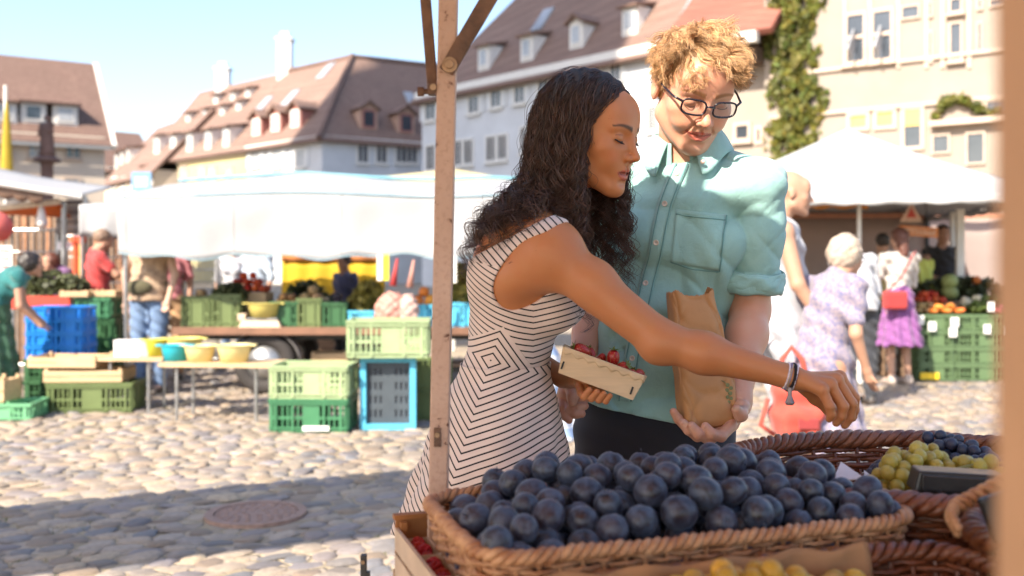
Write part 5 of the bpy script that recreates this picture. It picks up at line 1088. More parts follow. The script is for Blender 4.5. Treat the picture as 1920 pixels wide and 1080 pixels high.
MB().bar((X0, Y0+.04, ZEV-.02), (X1, Y0+.04, ZEV+.03), .04, .04).build('front_beam', TRIM, mq)
OV = pm('orange_valance', (.66, .28, .06), .7, .1, trans=.3); MB().grid(lambda u, v: (X0+.1+2.6*u, 11.6, 1.985-(.05+.03*abs(math.sin(u*30)))*v), 90, 3).build('orange_valance', OV, mq, True, thick=.004)
bw = thing('stall_back_sheet', 'pale translucent back sheet of the right stall', 'sheet', (5.2, 14.0, 0)); MB().grid(lambda u, v: (3.0+6.2*u, 13.9+.04*math.sin(u*25), .02+2.0*v), 60, 6).build('sheet', pm('pink_sheet', (.52, .42, .38), .7, .08, 2.0, trans=.45), bw, True, thick=.003); MB().cyl((5.75, 13.8, 0), (5.75, 13.8, 2.0), .03).build('pole', DARK, bw); MB().bar((3.0, 13.8, 1.93), (9.0, 13.8, 1.93), .05, .07).build('rail', pm('rail_orange', (.45, .2, .12), .7), bw)
sgn = thing('stall_sign', 'orange framed white sign with a red emblem hanging in the right stall', 'sign', P(1722, 432, 11.6)); q = P(1722, 434, 11.6); Mz = Matrix.Rotation(R(4), 3, 'Y'); MB().box(q, (.46, .02, .115), Mz).build('frame', pm('sign_orange', (.62, .22, .07), .6, .08), sgn); MB().box(q-(0, .012, 0), (.38, .01, .06), Mz).build('panel', pm('sign_cream', (.62, .42, .32), .6), sgn)
m = MB(); 
for k in range(7): m.box(q+np.array((-.15+.05*k, -.02, .001)), (.03, .006, .032), Mz)
m.build('lettering', pm('sign_orange', (.5, .2, .1)), sgn); q2 = P(1709, 400, 11.6); MB().add([q2+(-.13, 0, -.10), q2+(.13, 0, -.10), q2+(0, 0, .13), q2+(-.13, .02, -.10), q2+(.13, .02, -.10), q2+(0, .02, .13)], [(0, 1, 2), (5, 4, 3), (0, 3, 4, 1), (1, 4, 5, 2), (2, 5, 3, 0)]).build('emblem_board', pm('sign_cream', (.62, .42, .32)), sgn); MB().add([q2+(-.06, -.006, -.05), q2+(.06, -.006, -.05), q2+(0, -.006, .07), q2+(-.06, -.002, -.05), q2+(.06, -.002, -.05), q2+(0, -.002, .07)], [(0, 1, 2), (5, 4, 3), (0, 3, 4, 1), (1, 4, 5, 2), (2, 5, 3, 0)]).build('emblem', pm('emblem_red', (.5, .06, .04), .6), sgn)
MB().cyl(q2+(0, .01, .12), (q2[0], q2[1]+.01, 2.05), .005).build('cord', DARK, sgn)
for col_, px, w_ in (('left', 1743, .37), ('right', 1832, .66)):
    for k in range(4): crate('green stall crate, %s column, %s from the ground' % (col_, ('bottom one', 'second', 'third', 'top one')[k]), w_, .42, .178, GST, gp(px, 11.0, .181*k), R(-2), group='crates under the right stall')
for k in range(4): crate('green stall crate at the right edge, %s from the ground' % ('bottom one', 'second', 'third', 'top one')[k], .6, .42, .178, GST, gp(1940, 11.0, .181*k), R(-2), group='crates under the right stall')
for k in range(4): crate('olive crate behind the pole of the right stall, %s' % ('bottom one', 'second', 'third', 'top one')[k], .6, .42, .178, GST, gp(1600, 12.3, .181*k), R(-2), group='crates under the right stall')
o = MB().box(gp(1743, 10.765, .06), (.20, .02, .07)).build('yellow_tag', pm('tag_yellow', (.75, .50, .02), .6)); tag(o, 'yellow tag on the lowest left stall crate', 'tag')
zc = .73; Yv = 11.05
heap('carrot', 'orange carrot heaped on the right stall', 'carrot', ORA, gp(1770, 10.95, zc), .42, .2, .032, 2, 'carrots on the right stall', sx=2.0); heap('tomato', 'red tomato on the right stall', 'tomato', TOM, gp(1740, 11.35, zc+.10), .32, .3, .04, 2, 'tomatoes on the right stall'); heap('cabbage', 'pale green cabbage on the right stall', 'cabbage', LGV, gp(1782, 11.45, zc+.14), .34, .3, .09, 2, 'cabbages on the right stall'); heap('cauliflower', 'cream cauliflower on the right stall', 'cauliflower', CAU, gp(1822, 11.2, zc+.06), .3, .2, .075, 1, 'cauliflowers on the right stall', lump=.12); heap('squash', 'small orange squash at the back of the right stall', 'squash', ORA, gp(1832, 11.6, zc+.30), .2, .14, .055, 1, 'squashes on the right stall'); heap('potato', 'tan potato at the front of the right stall', 'potato', POT, gp(1735, 11.0, zc), .24, .2, .035, 2, 'potatoes on the right stall'); heap('radish', 'red radish at the right of the stall', 'radish', PUR, gp(1885, 11.0, zc), .24, .24, .03, 2, 'radishes on the right stall')
greens('dark green leaves on the right stall', LEAFV, gp(1860, 11.2, zc), .6, .4, .16, 700, .07); greens('dark greens at the back of the right stall', LEAFD, gp(1800, 11.75, zc+.1), 1.3, .3, .26, 900, .08)
MB().box(gp(1800, 11.55, .42), (2.2, .55, .84)).build('counter', WOODD); tag(COL.objects[-1], 'wooden counter behind the green stall crates', 'counter')
for k, (px, py) in enumerate(((1703+22, 600), (1748, 612), (1790, 604), (1787, 623), (1852, 617), (1860, 575), (1893, 620), (1905, 585))):
    o = MB().box(P(px, py, 10.74), (.085, .008, .10)).build('price_card', pm('card_white', (.75, .74, .72), .7, .05)); tag(o, 'white price card '+('above the left stall crate column', 'at the front of the potatoes', 'among the carrots', 'hanging below the carrots', 'over the right crate column', 'before the cauliflowers', 'under the radishes', 'behind the radishes at the edge')[k]+' on the right stall', 'price card', 'price cards on the right stall')
hv = thing('hanging_vest', 'lime yellow vest hanging beside the vendor', 'vest', P(1736, 515, 11.8)); B_ = Body(); q = P(1736, 515, 11.8); B_.u(rbox(q, (.09, .03, .18), .03), .01); B_.disp(lambda p: .01*np.sin(p[:, 0]*60+p[:, 2]*20)); V, F = surf(B_, q-.3, q+.3, .012); np_mesh('cloth', V, F, pm('lime_cloth', (.55, .6, .14), .8, .1), hv); MB().cyl(q+(0, 0, .17), (q[0], q[1], 2.0), .005).build('hanger', DARK, hv)
ob = crate('dark orange crate standing behind the woman in the purple skirt', .3, .3, .4, plas('crate_orange', (.42, .12, .03)), gp(1680, 11.6))
# ---------------------------------------------------------------- people in the market
def cloth(n, c, var=.12, col2=None, sc=14): return pm("cloth_"+n, c, .85, var, sc, .25, 120, col2=col2, sheen=.2)
FLOR = cloth('floral_dress', (.35, .28, .28), col2=(.10, .11, .24), sc=55); HAWA = cloth('floral_shirt', (.50, .36, .24), col2=(.24, .15, .10), sc=22)
HB = pm('hair_brown', (.06, .03, .02), .6, .3, 60); HG = pm('hair_white', (.40, .32, .25), .7, .2, 60); HK = pm('hair_dark', (.02, .014, .012), .5, .3, 60); HA = pm('hair_auburn', (.10, .035, .022), .5, .3, 60); HGR = pm('hair_grey_brown', (.20, .13, .09), .6, .3, 60)
SK1 = (.38, .21, .14); SK2 = (.42, .24, .16)
def on(px, Y, z=0.0): return np.array(gp(px, Y, z))
crowd_person('bald man in a white tank top and pale shorts walking behind the couple', on(1462, 5.3), -95, 1.80, dict(elR=(.22, .05, 1.15), wrR=(.2, .18, .95), hea=(.0, .06, 1.615), knR=(.1, .12, .5), anR=(.1, .06, .08)), SK2, dict(mat=cloth('tank_white', (.38, .38, .41)), sleeve=0, name='tank_top', hem=.10), dict(kind='shorts', mat=cloth('shorts_pale', (.38, .39, .43)), len=.45), None, look=(.0, 1, -.06), h=.009, face_detail=True)
r, q, L, Lh = crowd_person('old woman with white hair in a pale floral dress', on(1542, 5.05), -62, 1.50, dict(wai=(0, .02, 1.10), che=(0, .06, 1.27), nec=(0, .13, 1.42), hea=(0, .20, 1.55), shR=(.17, .09, 1.37), shL=(-.17, .09, 1.37), elR=(.21, .05, 1.10), wrR=(.19, .16, .88), elL=(-.2, .05, 1.10), wrL=(-.2, .14, .88)), SK2, dict(mat=FLOR, sleeve=.35, name='bodice'), dict(kind='skirt', mat=FLOR, hem=.36, flare=.27), dict(style='bob', mat=HG), (.3, .2, .15), True, (.0, 1, -.25), 1.12, .009, face_detail=True)
def glasses(Lh, root, m, thin=.0022):
    g = MB()
    for s in (-1, 1):
        g.tube([Lh.p((s*.032+.021*math.cos(t), .101-.004*math.cos(t)*s, -.002+.0145*math.sin(t))) for t in np.linspace(0, 6.283, 22)], thin, 6, False); g.tube([Lh.p((s*.053, .096, .004)), Lh.p((s*.076, .05, .006)), Lh.p((s*.080, -.012, .005)), Lh.p((s*.08, -.03, -.012))], thin, 6)
    g.tube([Lh.p((-.011, .103, .002)), Lh.p((0, .106, .005)), Lh.p((.011, .103, .002))], thin, 6); return g.build('glasses', m, root, True)
glasses(Lh, r, DARK)
# red backpack carried low by the man in the tank top
bp_ = thing('backpack', 'coral red rucksack hanging low between the man and the old woman', 'backpack', P(1492, 830, 4.95)); q = P(1495, 765, 4.95); B_ = Body(); B_.u(rbox(q, (.13, .08, .14), .06), .01).u(rbox(q+np.array((.0, -.07, -.05)), (.10, .05, .07), .03), .03); B_.disp(lambda p: .008*np.sin(p[:, 0]*45+p[:, 2]*30)+.006*np.sin(p[:, 2]*55)); V, F = surf(B_, q-.3, q+.3, .010); np_mesh('bag', V, F, cloth('coral', (.42, .06, .04)), bp_)
MB().tube([q+(-.08, 0, .12), q+(-.07, .02, .24), q+(-.02, .03, .30), q+(.03, .02, .24), q+(.05, 0, .12)], .014, 8).build('strap', cloth('coral', (.42, .06, .04)), bp_, True); MB().tube([q+(-.15, -.02, .05), q+(-.19, -.03, -.08), q+(-.12, -.02, -.13)], .012, 8).build('side_strap', cloth('coral', 0), bp_, True); MB().box(q+(.02, -.125, -.06), (.10, .012, .05)).build('pocket_flap', cloth('maroon', (.25, .03, .03)), bp_, bevel=.004)
crowd_person('person in a white shirt and dark trousers stooping behind the stall pole', on(1612, 9.0), 10, 1.68, dict(che=(0, .08, 1.27), nec=(0, .17, 1.40), hea=(0, .27, 1.50), shR=(.18, .12, 1.36), shL=(-.18, .12, 1.36), elR=(.22, .1, 1.08), wrR=(.21, .16, .82)), SK1, dict(mat=cloth('shirt_white', (.40, .40, .42)), sleeve=1.0, hem=.05), dict(kind='trousers', mat=cloth('trousers_dark', (.03, .032, .04))), dict(style='bob', mat=HG))
r, q, L, Lh = crowd_person('auburn haired woman in a white top and purple skirt at the right stall', on(1686, 10.5), 12, 1.66, dict(elR=(.23, .10, 1.12), wrR=(.18, .26, 1.02), elL=(-.22, .12, 1.13), wrL=(-.16, .26, 1.02)), SK2, dict(mat=cloth('top_cream', (.46, .42, .39)), sleeve=.5), dict(kind='skirt', mat=cloth('skirt_purple', (.24, .09, .25), col2=(.16, .05, .18), sc=25), hem=.42, flare=.27), dict(style='long', mat=HA), (.35, .28, .24), True)
sb = thing('shoulder_bag', 'red shoulder bag on the woman in the purple skirt', 'bag', P(1678, 580, 10.3)); c_ = P(1678, 563, 10.28); B_ = Body(); B_.u(rbox(c_, (.125, .045, .095), .03), .01); V, F = surf(B_, c_-.25, c_+.25, .012); np_mesh('bag_body', V, F, cloth('bag_red', (.36, .03, .03)), sb); MB().tube([c_+(-.08, 0, .09), P(1690, 520, 10.30), P(1712, 478, 10.34), P(1718, 470, 10.5)], .010, 6).build('strap', cloth('bag_red', 0), sb, True)
crowd_person('dark haired woman in an olive top partly behind the purple skirt', on(1655, 11.2), -20, 1.62, dict(elR=(.25, .16, 1.20), wrR=(.2, .30, 1.15)), SK2, dict(mat=cloth('top_olive', (.34, .28, .12)), sleeve=.2), dict(kind='trousers', mat=cloth('trousers_dark', 0)), dict(style='bun', mat=HK), female=True)
crowd_person('vendor in a black vest and orange shirt behind the right stall', on(1768, 12.3), 176, 1.76, dict(elR=(.24, .1, 1.12), wrR=(.12, .26, 1.08), elL=(-.24, .1, 1.12), wrL=(-.12, .26, 1.08)), SK1, dict(mat=cloth('vest_black', (.018, .016, .018)), sleeve=.02, hem=.08, name='vest'), dict(kind='trousers', mat=cloth('trousers_dark', 0)), dict(style='short', mat=HK), face_detail=True)
# left market people
crowd_person('man in a red T-shirt lifting his arm behind the wooden trays', on(183, 10.4), -55, 1.66, dict(elR=(.26, .14, 1.22), wrR=(.20, .34, 1.30), elL=(-.2, .18, 1.18), wrL=(-.14, .36, 1.26), hea=(.0, .06, 1.60)), SK1, dict(mat=cloth('tee_red', (.40, .04, .04)), sleeve=.3), dict(kind='shorts', mat=cloth('shorts_dark', (.035, .035, .04)), len=.5), dict(style='short', mat=HGR), look=(0, 1, -.35))
crowd_person('woman in a purple top bending behind the herb pots', on(124, 10.95), 150, 1.55, dict(che=(0, .1, 1.26), nec=(0, .17, 1.36), hea=(0, .22, 1.45), shR=(.17, .13, 1.32), shL=(-.17, .13, 1.32)), SK1, dict(mat=cloth('top_purple', (.16, .08, .18)), sleeve=.8), dict(kind='trousers', mat=cloth('trousers_dark', 0)), dict(style='bob', mat=HA), female=True)
crowd_person('woman in a teal vest and dark green apron bending at the left edge', on(-14, 8.7), -65, 1.60, dict(wai=(0, .04, 1.08), che=(0, .15, 1.22), nec=(0, .27, 1.31), hea=(0, .34, 1.39), shR=(.17, .22, 1.28), shL=(-.17, .22, 1.28), elR=(.21, .24, 1.0), wrR=(.18, .38, .85), elL=(-.2, .26, 1.0), wrL=(-.18, .4, .85)), SK1, dict(mat=cloth('vest_teal', (.015, .13, .13)), sleeve=.15, name='vest'), dict(kind='skirt', mat=cloth('apron_green', (.03, .09, .05)), hem=.18, flare=.26, name='apron'), dict(style='bob', mat=HK), female=True)
r, q, L, Lh = crowd_person('man in a brown floral shirt and jeans whose head the tarpaulin hides', on(281, 9.75), 172, 1.80, dict(elR=(.26, -.02, 1.14), wrR=(.23, .02, .90), elL=(-.26, .02, 1.14), wrL=(-.24, .1, .92)), (.50, .32, .23), dict(mat=HAWA, sleeve=.18, hem=.06), dict(kind='trousers', mat=cloth('jeans', (.13, .20, .33))), dict(style='short', mat=HGR), girth=1.12)
fb_ = thing('waist_bag', 'olive waist bag worn by the man in the floral shirt', 'bag', L.p((0, .16, 1.0))); c_ = L.p((0.02, .175, 1.02)); B_ = Body(); B_.u(ell(c_, (.13, .06, .075)), .01); V, F = surf(B_, c_-.2, c_+.2, .012); np_mesh('pouch', V, F, cloth('olive_bag', (.08, .07, .035)), fb_); MB().lathe([(.172, -.012), (.175, 0), (.172, .012)], 28, L.p((0, 0, 1.06)), 1.08, .86).build('belt', cloth('olive_bag', 0), fb_)
sw = thing('shirt_print', 'white patch shirt front under the floral shirt', 'shirt', L.p((0, .13, 1.2))) if False else None
crowd_person('person in a pink top behind the man in the floral shirt', on(318, 11.0), 200, 1.66, {}, SK1, dict(mat=cloth('top_pink', (.55, .20, .22)), sleeve=.4), dict(kind='trousers', mat=cloth('trousers_tan', (.42, .25, .13))), dict(style='long', mat=HB), female=True)
crowd_person('customer in a white blouse far behind the tomatoes', on(436, 13.5), 185, 1.62, {}, SK2, dict(mat=cloth('blouse_white', (.45, .45, .48)), sleeve=.6), dict(kind='trousers', mat=cloth('jeans', 0)), dict(style='short', mat=HGR), female=True)
crowd_person('customer in a pale blue shirt far behind the green crates', on(482, 12.8), 150, 1.68, {}, SK1, dict(mat=cloth('shirt_paleblue', (.42, .50, .60)), sleeve=.5), dict(kind='trousers', mat=cloth('trousers_dark', 0)), dict(style='short', mat=HB))
crowd_person('small child like figure in dark blue before the yellow sheet', on(646, 11.6), 140, 1.38, {}, SK1, dict(mat=cloth('top_navy', (.05, .055, .12)), sleeve=.3), dict(kind='trousers', mat=cloth('trousers_dark', 0)), dict(style='short', mat=HB))
crowd_person('person in a loose blue and white striped dress standing behind the woman', on(985, 4.7), 25, 1.56, dict(elR=(.16, .14, 1.14), wrR=(.06, .26, 1.02), elL=(-.16, .14, 1.14), wrL=(-.06, .26, 1.02)), SK1, dict(mat=BWS, sleeve=.3, name='dress_top'), dict(kind='skirt', mat=BWS, hem=.50, flare=.36, name='dress_skirt'), dict(style='bob', mat=HB), female=True)
# ---------------------------------------------------------------- the fruit stall in front
def rust_mat():
    m = bpy.data.materials.new('painted_rusty_steel'); m.use_nodes = True; t = NT(m); b = t.n['Principled BSDF']; g = t.new('ShaderNodeNewGeometry'); p = g.outputs['Position']
    n1 = t.noise(p, 45.0, 6.0, .7); n2 = t.noise(p, 9.0, 4.0); n3 = t.noise(p, 160.0, 3.0)
    paint = t.mix(n2.outputs['Fac'], srgb('#c7aa9b'), srgb('#a98672')); paint = t.mix(t.m('MULTIPLY', t.ramp(n3.outputs['Fac'], .5, .8), .35), paint, srgb('#7d5a48'))
    sp = t.new('ShaderNodeSeparateXYZ'); t.l.new(p, sp.inputs[0]); rs = t.m('ADD', n1.outputs['Fac'], t.m('MULTIPLY', t.ramp(n2.outputs['Fac'], .45, .75), .12)); k = t.ramp(rs, .66, .72)
    rust = t.mix(n3.outputs['Fac'], srgb('#3a2119'), srgb('#6b3a26')); t.l.new(t.mix(k, paint, rust), b.inputs['Base Color']); t.l.new(t.m('MULTIPLY_ADD', k, .35, .45), b.inputs['Roughness'])
    bp = t.new('ShaderNodeBump'); bp.inputs['Strength'].default_value = .35; bp.inputs['Distance'].default_value = .002; t.l.new(t.m('SUBTRACT', n3.outputs['Fac'], k), bp.inputs['Height']); t.l.new(bp.outputs[0], b.inputs['Normal']); return m
RUST = rust_mat(); RUSTB = pm('brown_brace_steel', '#7d5c48', .6, .35, 25, .3, 120, col2='#4a3327'); BOLT = pm('worn_bolt', '#9a7f66', .45, .3, 60, .2, metal=.6)
YP = 1.50
pa = P(822, 940, YP); pb = P(841, 0, YP); dp = (pb-pa)/(pb[2]-pa[2]); at_z = lambda z: pa+dp*(z-pa[2])
po = thing('stall_post', 'rusty cream painted square steel post in front of the woman', 'post', at_z(0))
B_ = MB(); B_.bar(at_z(0), at_z(2.16), .0285, .0285, up=(0, 1, 0)); B_.build('post', RUST, po, bevel=.0025)
q = P(843, 122, YP-.022)
MB().cyl(q+(0, .02, 0), q-(0, .004, 0), .0115, n=20).build('washer', BOLT, po); MB().cyl(q+(0, .02, 0), q-(0, .010, 0), .0075, .0065, n=16).build('bolt', BOLT, po, bevel=.001)
a = q+(0, .004, 0); b = P(940, -42, YP-.02); b = a+(b-a)*2.3; MB().bar(a-(b-a)*.03, b, .024, .008, up=(0, 1, 0)).build('brace', RUSTB, po, bevel=.002)
a = P(812, 172, YP+.02); b = P(798, 0, YP+.02); b = a+(b-a)*2.6; MB().bar(a-(b-a)*.015, b, .0165, .008, up=(0, 1, 0)).build('brace', RUSTB, po, bevel=.002)
h_ = MB(); h_.box(P(814, 168, YP+.004), (.016, .03, .016)); h_.build('hinge_block', RUSTB, po, bevel=.002); MB().cyl(P(818, 170, YP), P(786, 172, YP), .0045, n=10).build('hinge_pin', RUSTB, po); MB().cyl(P(795, 172, YP), P(783, 172, YP), .0075, n=6).build('nut', RUSTB, po); MB().cyl(P(812, 163, YP-.014), P(812, 163, YP-.02), .005, n=10).build('rivet', BOLT, po)
q = P(820, 820, YP-.0155); m = MB(); m.box(q, (.010, .004, .028)); m.build('slot_plate', RUSTB, po); MB().cyl(q+(0, 0, .004), q+(0, -.004, .004), .004, n=10).build('rivet', BOLT, po)
# canopy over the stall: its edge shades the couple, the sun passes over it onto the man's head and shoulder
CANV = pm('warm_canvas', (.72, .52, .34), .8, .06, 3.0, .1, trans=.42); HC = 2.15
sh = 1.0/math.tan(SUN_EL); hx, hy = -SUN_DIR.x/math.cos(SUN_EL)*sh, -SUN_DIR.y/math.cos(SUN_EL)*sh     # shadow offset per metre of height
e1 = np.array((.28-(HC-1.43)*hx, 2.2-(HC-1.43)*hy)); e2 = np.array((.57-(HC-1.33)*hx, 2.15-(HC-1.33)*hy)); ed = (e2-e1)/np.linalg.norm(e2-e1); en = np.array((ed[1], -ed[0])); en = en if en[1] < 0 else -en
ca = thing('stall_canopy', 'warm canvas canopy over the fruit stall above the frame', 'canopy', (*(e1+en*1.5), 0))
def cpt(u, v): p = e1+ed*u+en*v; return p
U0, U1, VD = -1.75, 3.3, 3.2
MB().grid(lambda i, j: (*cpt(U0+(U1-U0)*i, VD*j), HC+.5*math.sin(j*math.pi)-.02*math.sin(i*25)*math.sin(j*3.14)+.004*math.sin(i*60)*(1-j)), 60, 16).build('canvas', CANV, ca, True, thick=.003)
for v in (.03, VD-.03): MB().bar((*cpt(U0, v), HC-.02), (*cpt(U1, v), HC-.02), .03, .03).build('rail', RUSTB, ca)
for u in (U0+.02, U1-.02):
    MB().tube([(*cpt(u, VD*j/10), HC-.02+.5*math.sin(j/10*math.pi)) for j in range(11)], .014, 6).build('rafter', RUSTB, ca)
    MB().bar((*cpt(u, VD-.05), 0), (*cpt(u, VD-.05), HC-.03), .03, .03).build('post', RUST, ca)
MB().bar((*cpt(U1-.02, .05), 0), (*cpt(U1-.02, .05), HC-.03), .03, .03).build('post', RUST, ca)
# second awning of the neighbouring stall, left of the frame: throws the band of shade on the cobbles
HN = 2.6; na = thing('neighbour_awning', 'striped awning of the neighbouring stall beyond the left edge', 'awning', (-4.3, 2.6, 0)); g0 = np.array((-.45, 5.55)); gd = np.array((math.cos(R(24)), math.sin(R(24)))); gn = np.array((-gd[1], gd[0]))
npt = lambda u, v: g0+gd*u+gn*v-np.array((hx, hy))*HN
MB().grid(lambda i, j: (*npt(1.0-6.2*i, -.68+1.36*j), HN+.02*math.sin(i*40)*math.sin(j*3.1)), 50, 6).build('canvas', pm('awning_cream', (.6, .52, .4), .8, .06), na, True, thick=.004)
for i, j in ((-2.6, -.62), (-2.6, .62), (-5.0, -.62), (-5.0, .62)): MB().bar((*npt(i, j), 0), (*npt(i, j), HN-.02), .04, .04).build('post', STEEL, na)
for j in (-.66, .66): MB().bar((*npt(1.0, j), HN-.03), (*npt(-5.2, j), HN-.03), .03, .03).build('rail', STEEL, na)
# near post, far out of focus at the right edge
xr = (1917-960)/FPX*.36; np_ = thing('stall_post', 'blurred tan wooden post close to the camera at the right edge', 'post', (xr+.03, .36, 0)); TANW = pm('tan_wood_post', '#c29a78', .7, .15, 6.0, .2, 60)
MB().box((xr+.03, .36, 1.06), (.06, .045, 2.12)).build('post', TANW, np_, bevel=.003); MB().box((xr+.03, .36, .04), (.10, .09, .08)).build('foot', RUSTB, np_)
# ---- table
TA = R(18); eu = np.array((math.cos(TA), math.sin(TA), 0)); ev = np.array((-math.sin(TA), math.cos(TA), 0)); TO = np.array((-.030, 1.10, 0)); MT = Matrix.Rotation(TA, 3, 'Z')
W = lambda u, v, z: TO+eu*u+ev*v+np.array((0, 0, z))
ZT = .855; TBW = pm('table_board', (.34, .20, .11), .7, .25, 5.0, .25, 50, stretch=(1, 8, 8))
tb = thing('trestle_table', 'wooden trestle table carrying the fruit baskets', 'table', W(.5, .1, 0))
for k in range(5): MB().box(W(.585, -.44+.18*k, ZT-.015), (1.23, .174, .03), MT).build('plank', TBW, tb)
MB().box(W(.84, .465, ZT-.015), (.72, .174, .03), MT).build('plank', TBW, tb)
for u in (.0, 1.1):
    for v in (-.48, .30): MB().box(W(u, v, (ZT-.03)/2), (.05, .05, ZT-.03), MT).build('leg', TBW, tb)
    MB().box(W(u, -.09, .3), (.03, .74, .05), MT).build('stretcher', TBW, tb)
q = P(682, 1072, 1.47); MB().box(q+(0, 0, -.06), (.008, .012, .17)).build('stake', DARK, tb); MB().box(q+(.006, 0, -.06), (.006, .010, .12)).build('stake', DARK, tb); MB().cyl(q+(0, -.0061, .016), q+(0, -.009, .016), .003, n=8).build('rivet', BOLT, tb)
MB().bar(P(684, 1087, 1.47)+(0, 0, -.012), W(.0, .33, ZT-.05), .018, .018).build('side_bar', TBW, tb)
# ---- wicker
WICK = pm('pale_wicker', '#c89b74', .5, .25, 40, .3, 150, col2='#96623f'); WICKR = pm('red_wicker', '#8e5638', .38, .35, 35, .3, 150, col2='#5a2c1a', spec=.6); WICKD = pm('brown_wicker', '#8a5030', .42, .35, 35, .3, 150, col2='#4c2413', spec=.6)
def perim(kind, L, Wd, rc, n):
    """closed perimeter points + outward normals"""
    pts = []
    if kind == 'oval':
        t = np.linspace(0, 2*math.pi, 4000, endpoint=False); XY = np.stack([L/2*np.cos(t), Wd/2*np.sin(t)], 1)
    else:
        t = np.linspace(0, 2*math.pi, 8000, endpoint=False); e = 2/8.0; XY = np.stack([L/2*np.sign(np.cos(t))*np.abs(np.cos(t))**e, Wd/2*np.sign(np.sin(t))*np.abs(np.sin(t))**e], 1)
    d = np.linalg.norm(np.diff(np.vstack([XY, XY[:1]]), axis=0), axis=1); s = np.concatenate([[0], np.cumsum(d)]); tot = s[-1]
    u = np.arange(n)/n*tot; XYc = np.vstack([XY, XY[:1]]); Q = np.stack([np.interp(u, s, XYc[:, 0]), np.interp(u, s, XYc[:, 1])], 1)
    T = np.roll(Q, -1, 0)-np.roll(Q, 1, 0); T /= np.linalg.norm(T, axis=1, keepdims=True); return Q, np.stack([T[:, 1], -T[:, 0]], 1), T, tot
def closed_tube(path, rad, n=6):
    m = len(path); Tn = np.roll(path, -1, 0)-np.roll(path, 1, 0); Tn /= np.linalg.norm(Tn, axis=1, keepdims=True)+1e-9; up = np.array((0, 0, 1.0)); X = np.cross(Tn, up); nx = np.linalg.norm(X, axis=1, keepdims=True); X = np.where(nx > 1e-3, X/(nx+1e-9), np.array((1.0, 0, 0))); Y = np.cross(X, Tn)
    a = 2*math.pi*np.arange(n)/n; V = path[:, None]+(X[:, None]*np.cos(a)[None, :, None]+Y[:, None]*np.sin(a)[None, :, None])*rad; i = np.arange(m)[:, None]*n; j = ((np.arange(m)+1) % m)[:, None]*n; k = np.arange(n)[None]; k2 = (k+1) % n
    return V.reshape(-1, 3), np.stack([i+k, i+k2, j+k2, j+k], -1).reshape(-1, 4)
def wicker_basket(label, kind, ctr, rz, L, Wd, zb, zr, mat, wr=.0038, stake_sp=.03, inset=.04, rim_r=.009, rim_strand=.0055, twist=.05, rowgap=2.0, name='wicker_basket', braid=3):
    r = thing(name, label, 'basket', (ctr[0], ctr[1], zb)); c3 = np.array((ctr[0], ctr[1], 0)); cz, sz = math.cos(rz), math.sin(rz); Rm = np.array([[cz, -sz, 0], [sz, cz, 0], [0, 0, 1.0]])
    tot = perim(kind, L, Wd, .04, 10)[3]; ns = int(tot/stake_sp/2)*2+1; npt_ = ns*8; Q, N, T, _ = perim(kind, L, Wd, .04, npt_)
    rows = int((zr-zb)/(wr*rowgap)); st = np.arange(npt_)/8.0
    def ring(z, off, jit=None):
        f = (z-zb)/(zr-zb); ins = inset*(1-f)**1.3; p = np.zeros((npt_, 3)); p[:, :2] = Q-N*(ins)+N*np.asarray(off)[:, None]; p[:, 2] = z if jit is None else z+jit; return p @ Rm.T+c3
    rgw = np.random.default_rng(len(label))
    for k in range(rows):
        z = zb+.006+k*wr*rowgap; off = wr*.95*np.cos(math.pi*st+(k % 2)*math.pi); jit = .0012*np.sin(st*.7+rgw.random()*6)+.0006*rgw.standard_normal(npt_)
        V, F = closed_tube(ring(z, off, jit), wr*(1.0+.1*rgw.normal()), 6); np_mesh('weaver', V, F, mat, r)
    for k in range(ns):
        i = k*8; pts = []
        for z in np.linspace(zb+.002, zr-.004, 5):
            f = (z-zb)/(zr-zb); ins = inset*(1-f)**1.3; pts.append(Rm @ np.array((*(Q[i]-N[i]*ins), z))+c3)
        MB().tube(pts, wr*.8, 6).build('stake', mat, r)
    nr = npt_*2; Q2, N2, T2, _ = perim(kind, L, Wd, .04, nr); u = np.arange(nr)/nr*tot; turns = round(tot/twist)
    for s in range(braid):
        ph = 2*math.pi*s/braid+u/tot*turns*2*math.pi; p = np.zeros((nr, 3)); p[:, :2] = Q2+N2*(rim_r*np.cos(ph))[:, None]; p[:, 2] = zr+rim_r*.85*np.sin(ph)+.0015*np.sin(u*40+s); V, F = closed_tube(p @ Rm.T+c3, rim_strand, 7); np_mesh('rim_strand', V, F, mat, r)
    bb = MB(); nb = 40; Qb, Nb, _, _ = perim(kind, L, Wd, .04, nb); vs = [Rm @ np.array((*(Qb[i]-Nb[i]*(inset+.002)), z))+c3 for z in (zb, zb+.006) for i in range(nb)]; bb.add(vs, [tuple(range(nb)), tuple(range(nb, 2*nb))]+[(i, (i+1) % nb, (i+1) % nb+nb, i+nb) for i in range(nb)]); bb.build('base', mat, r)
    return r
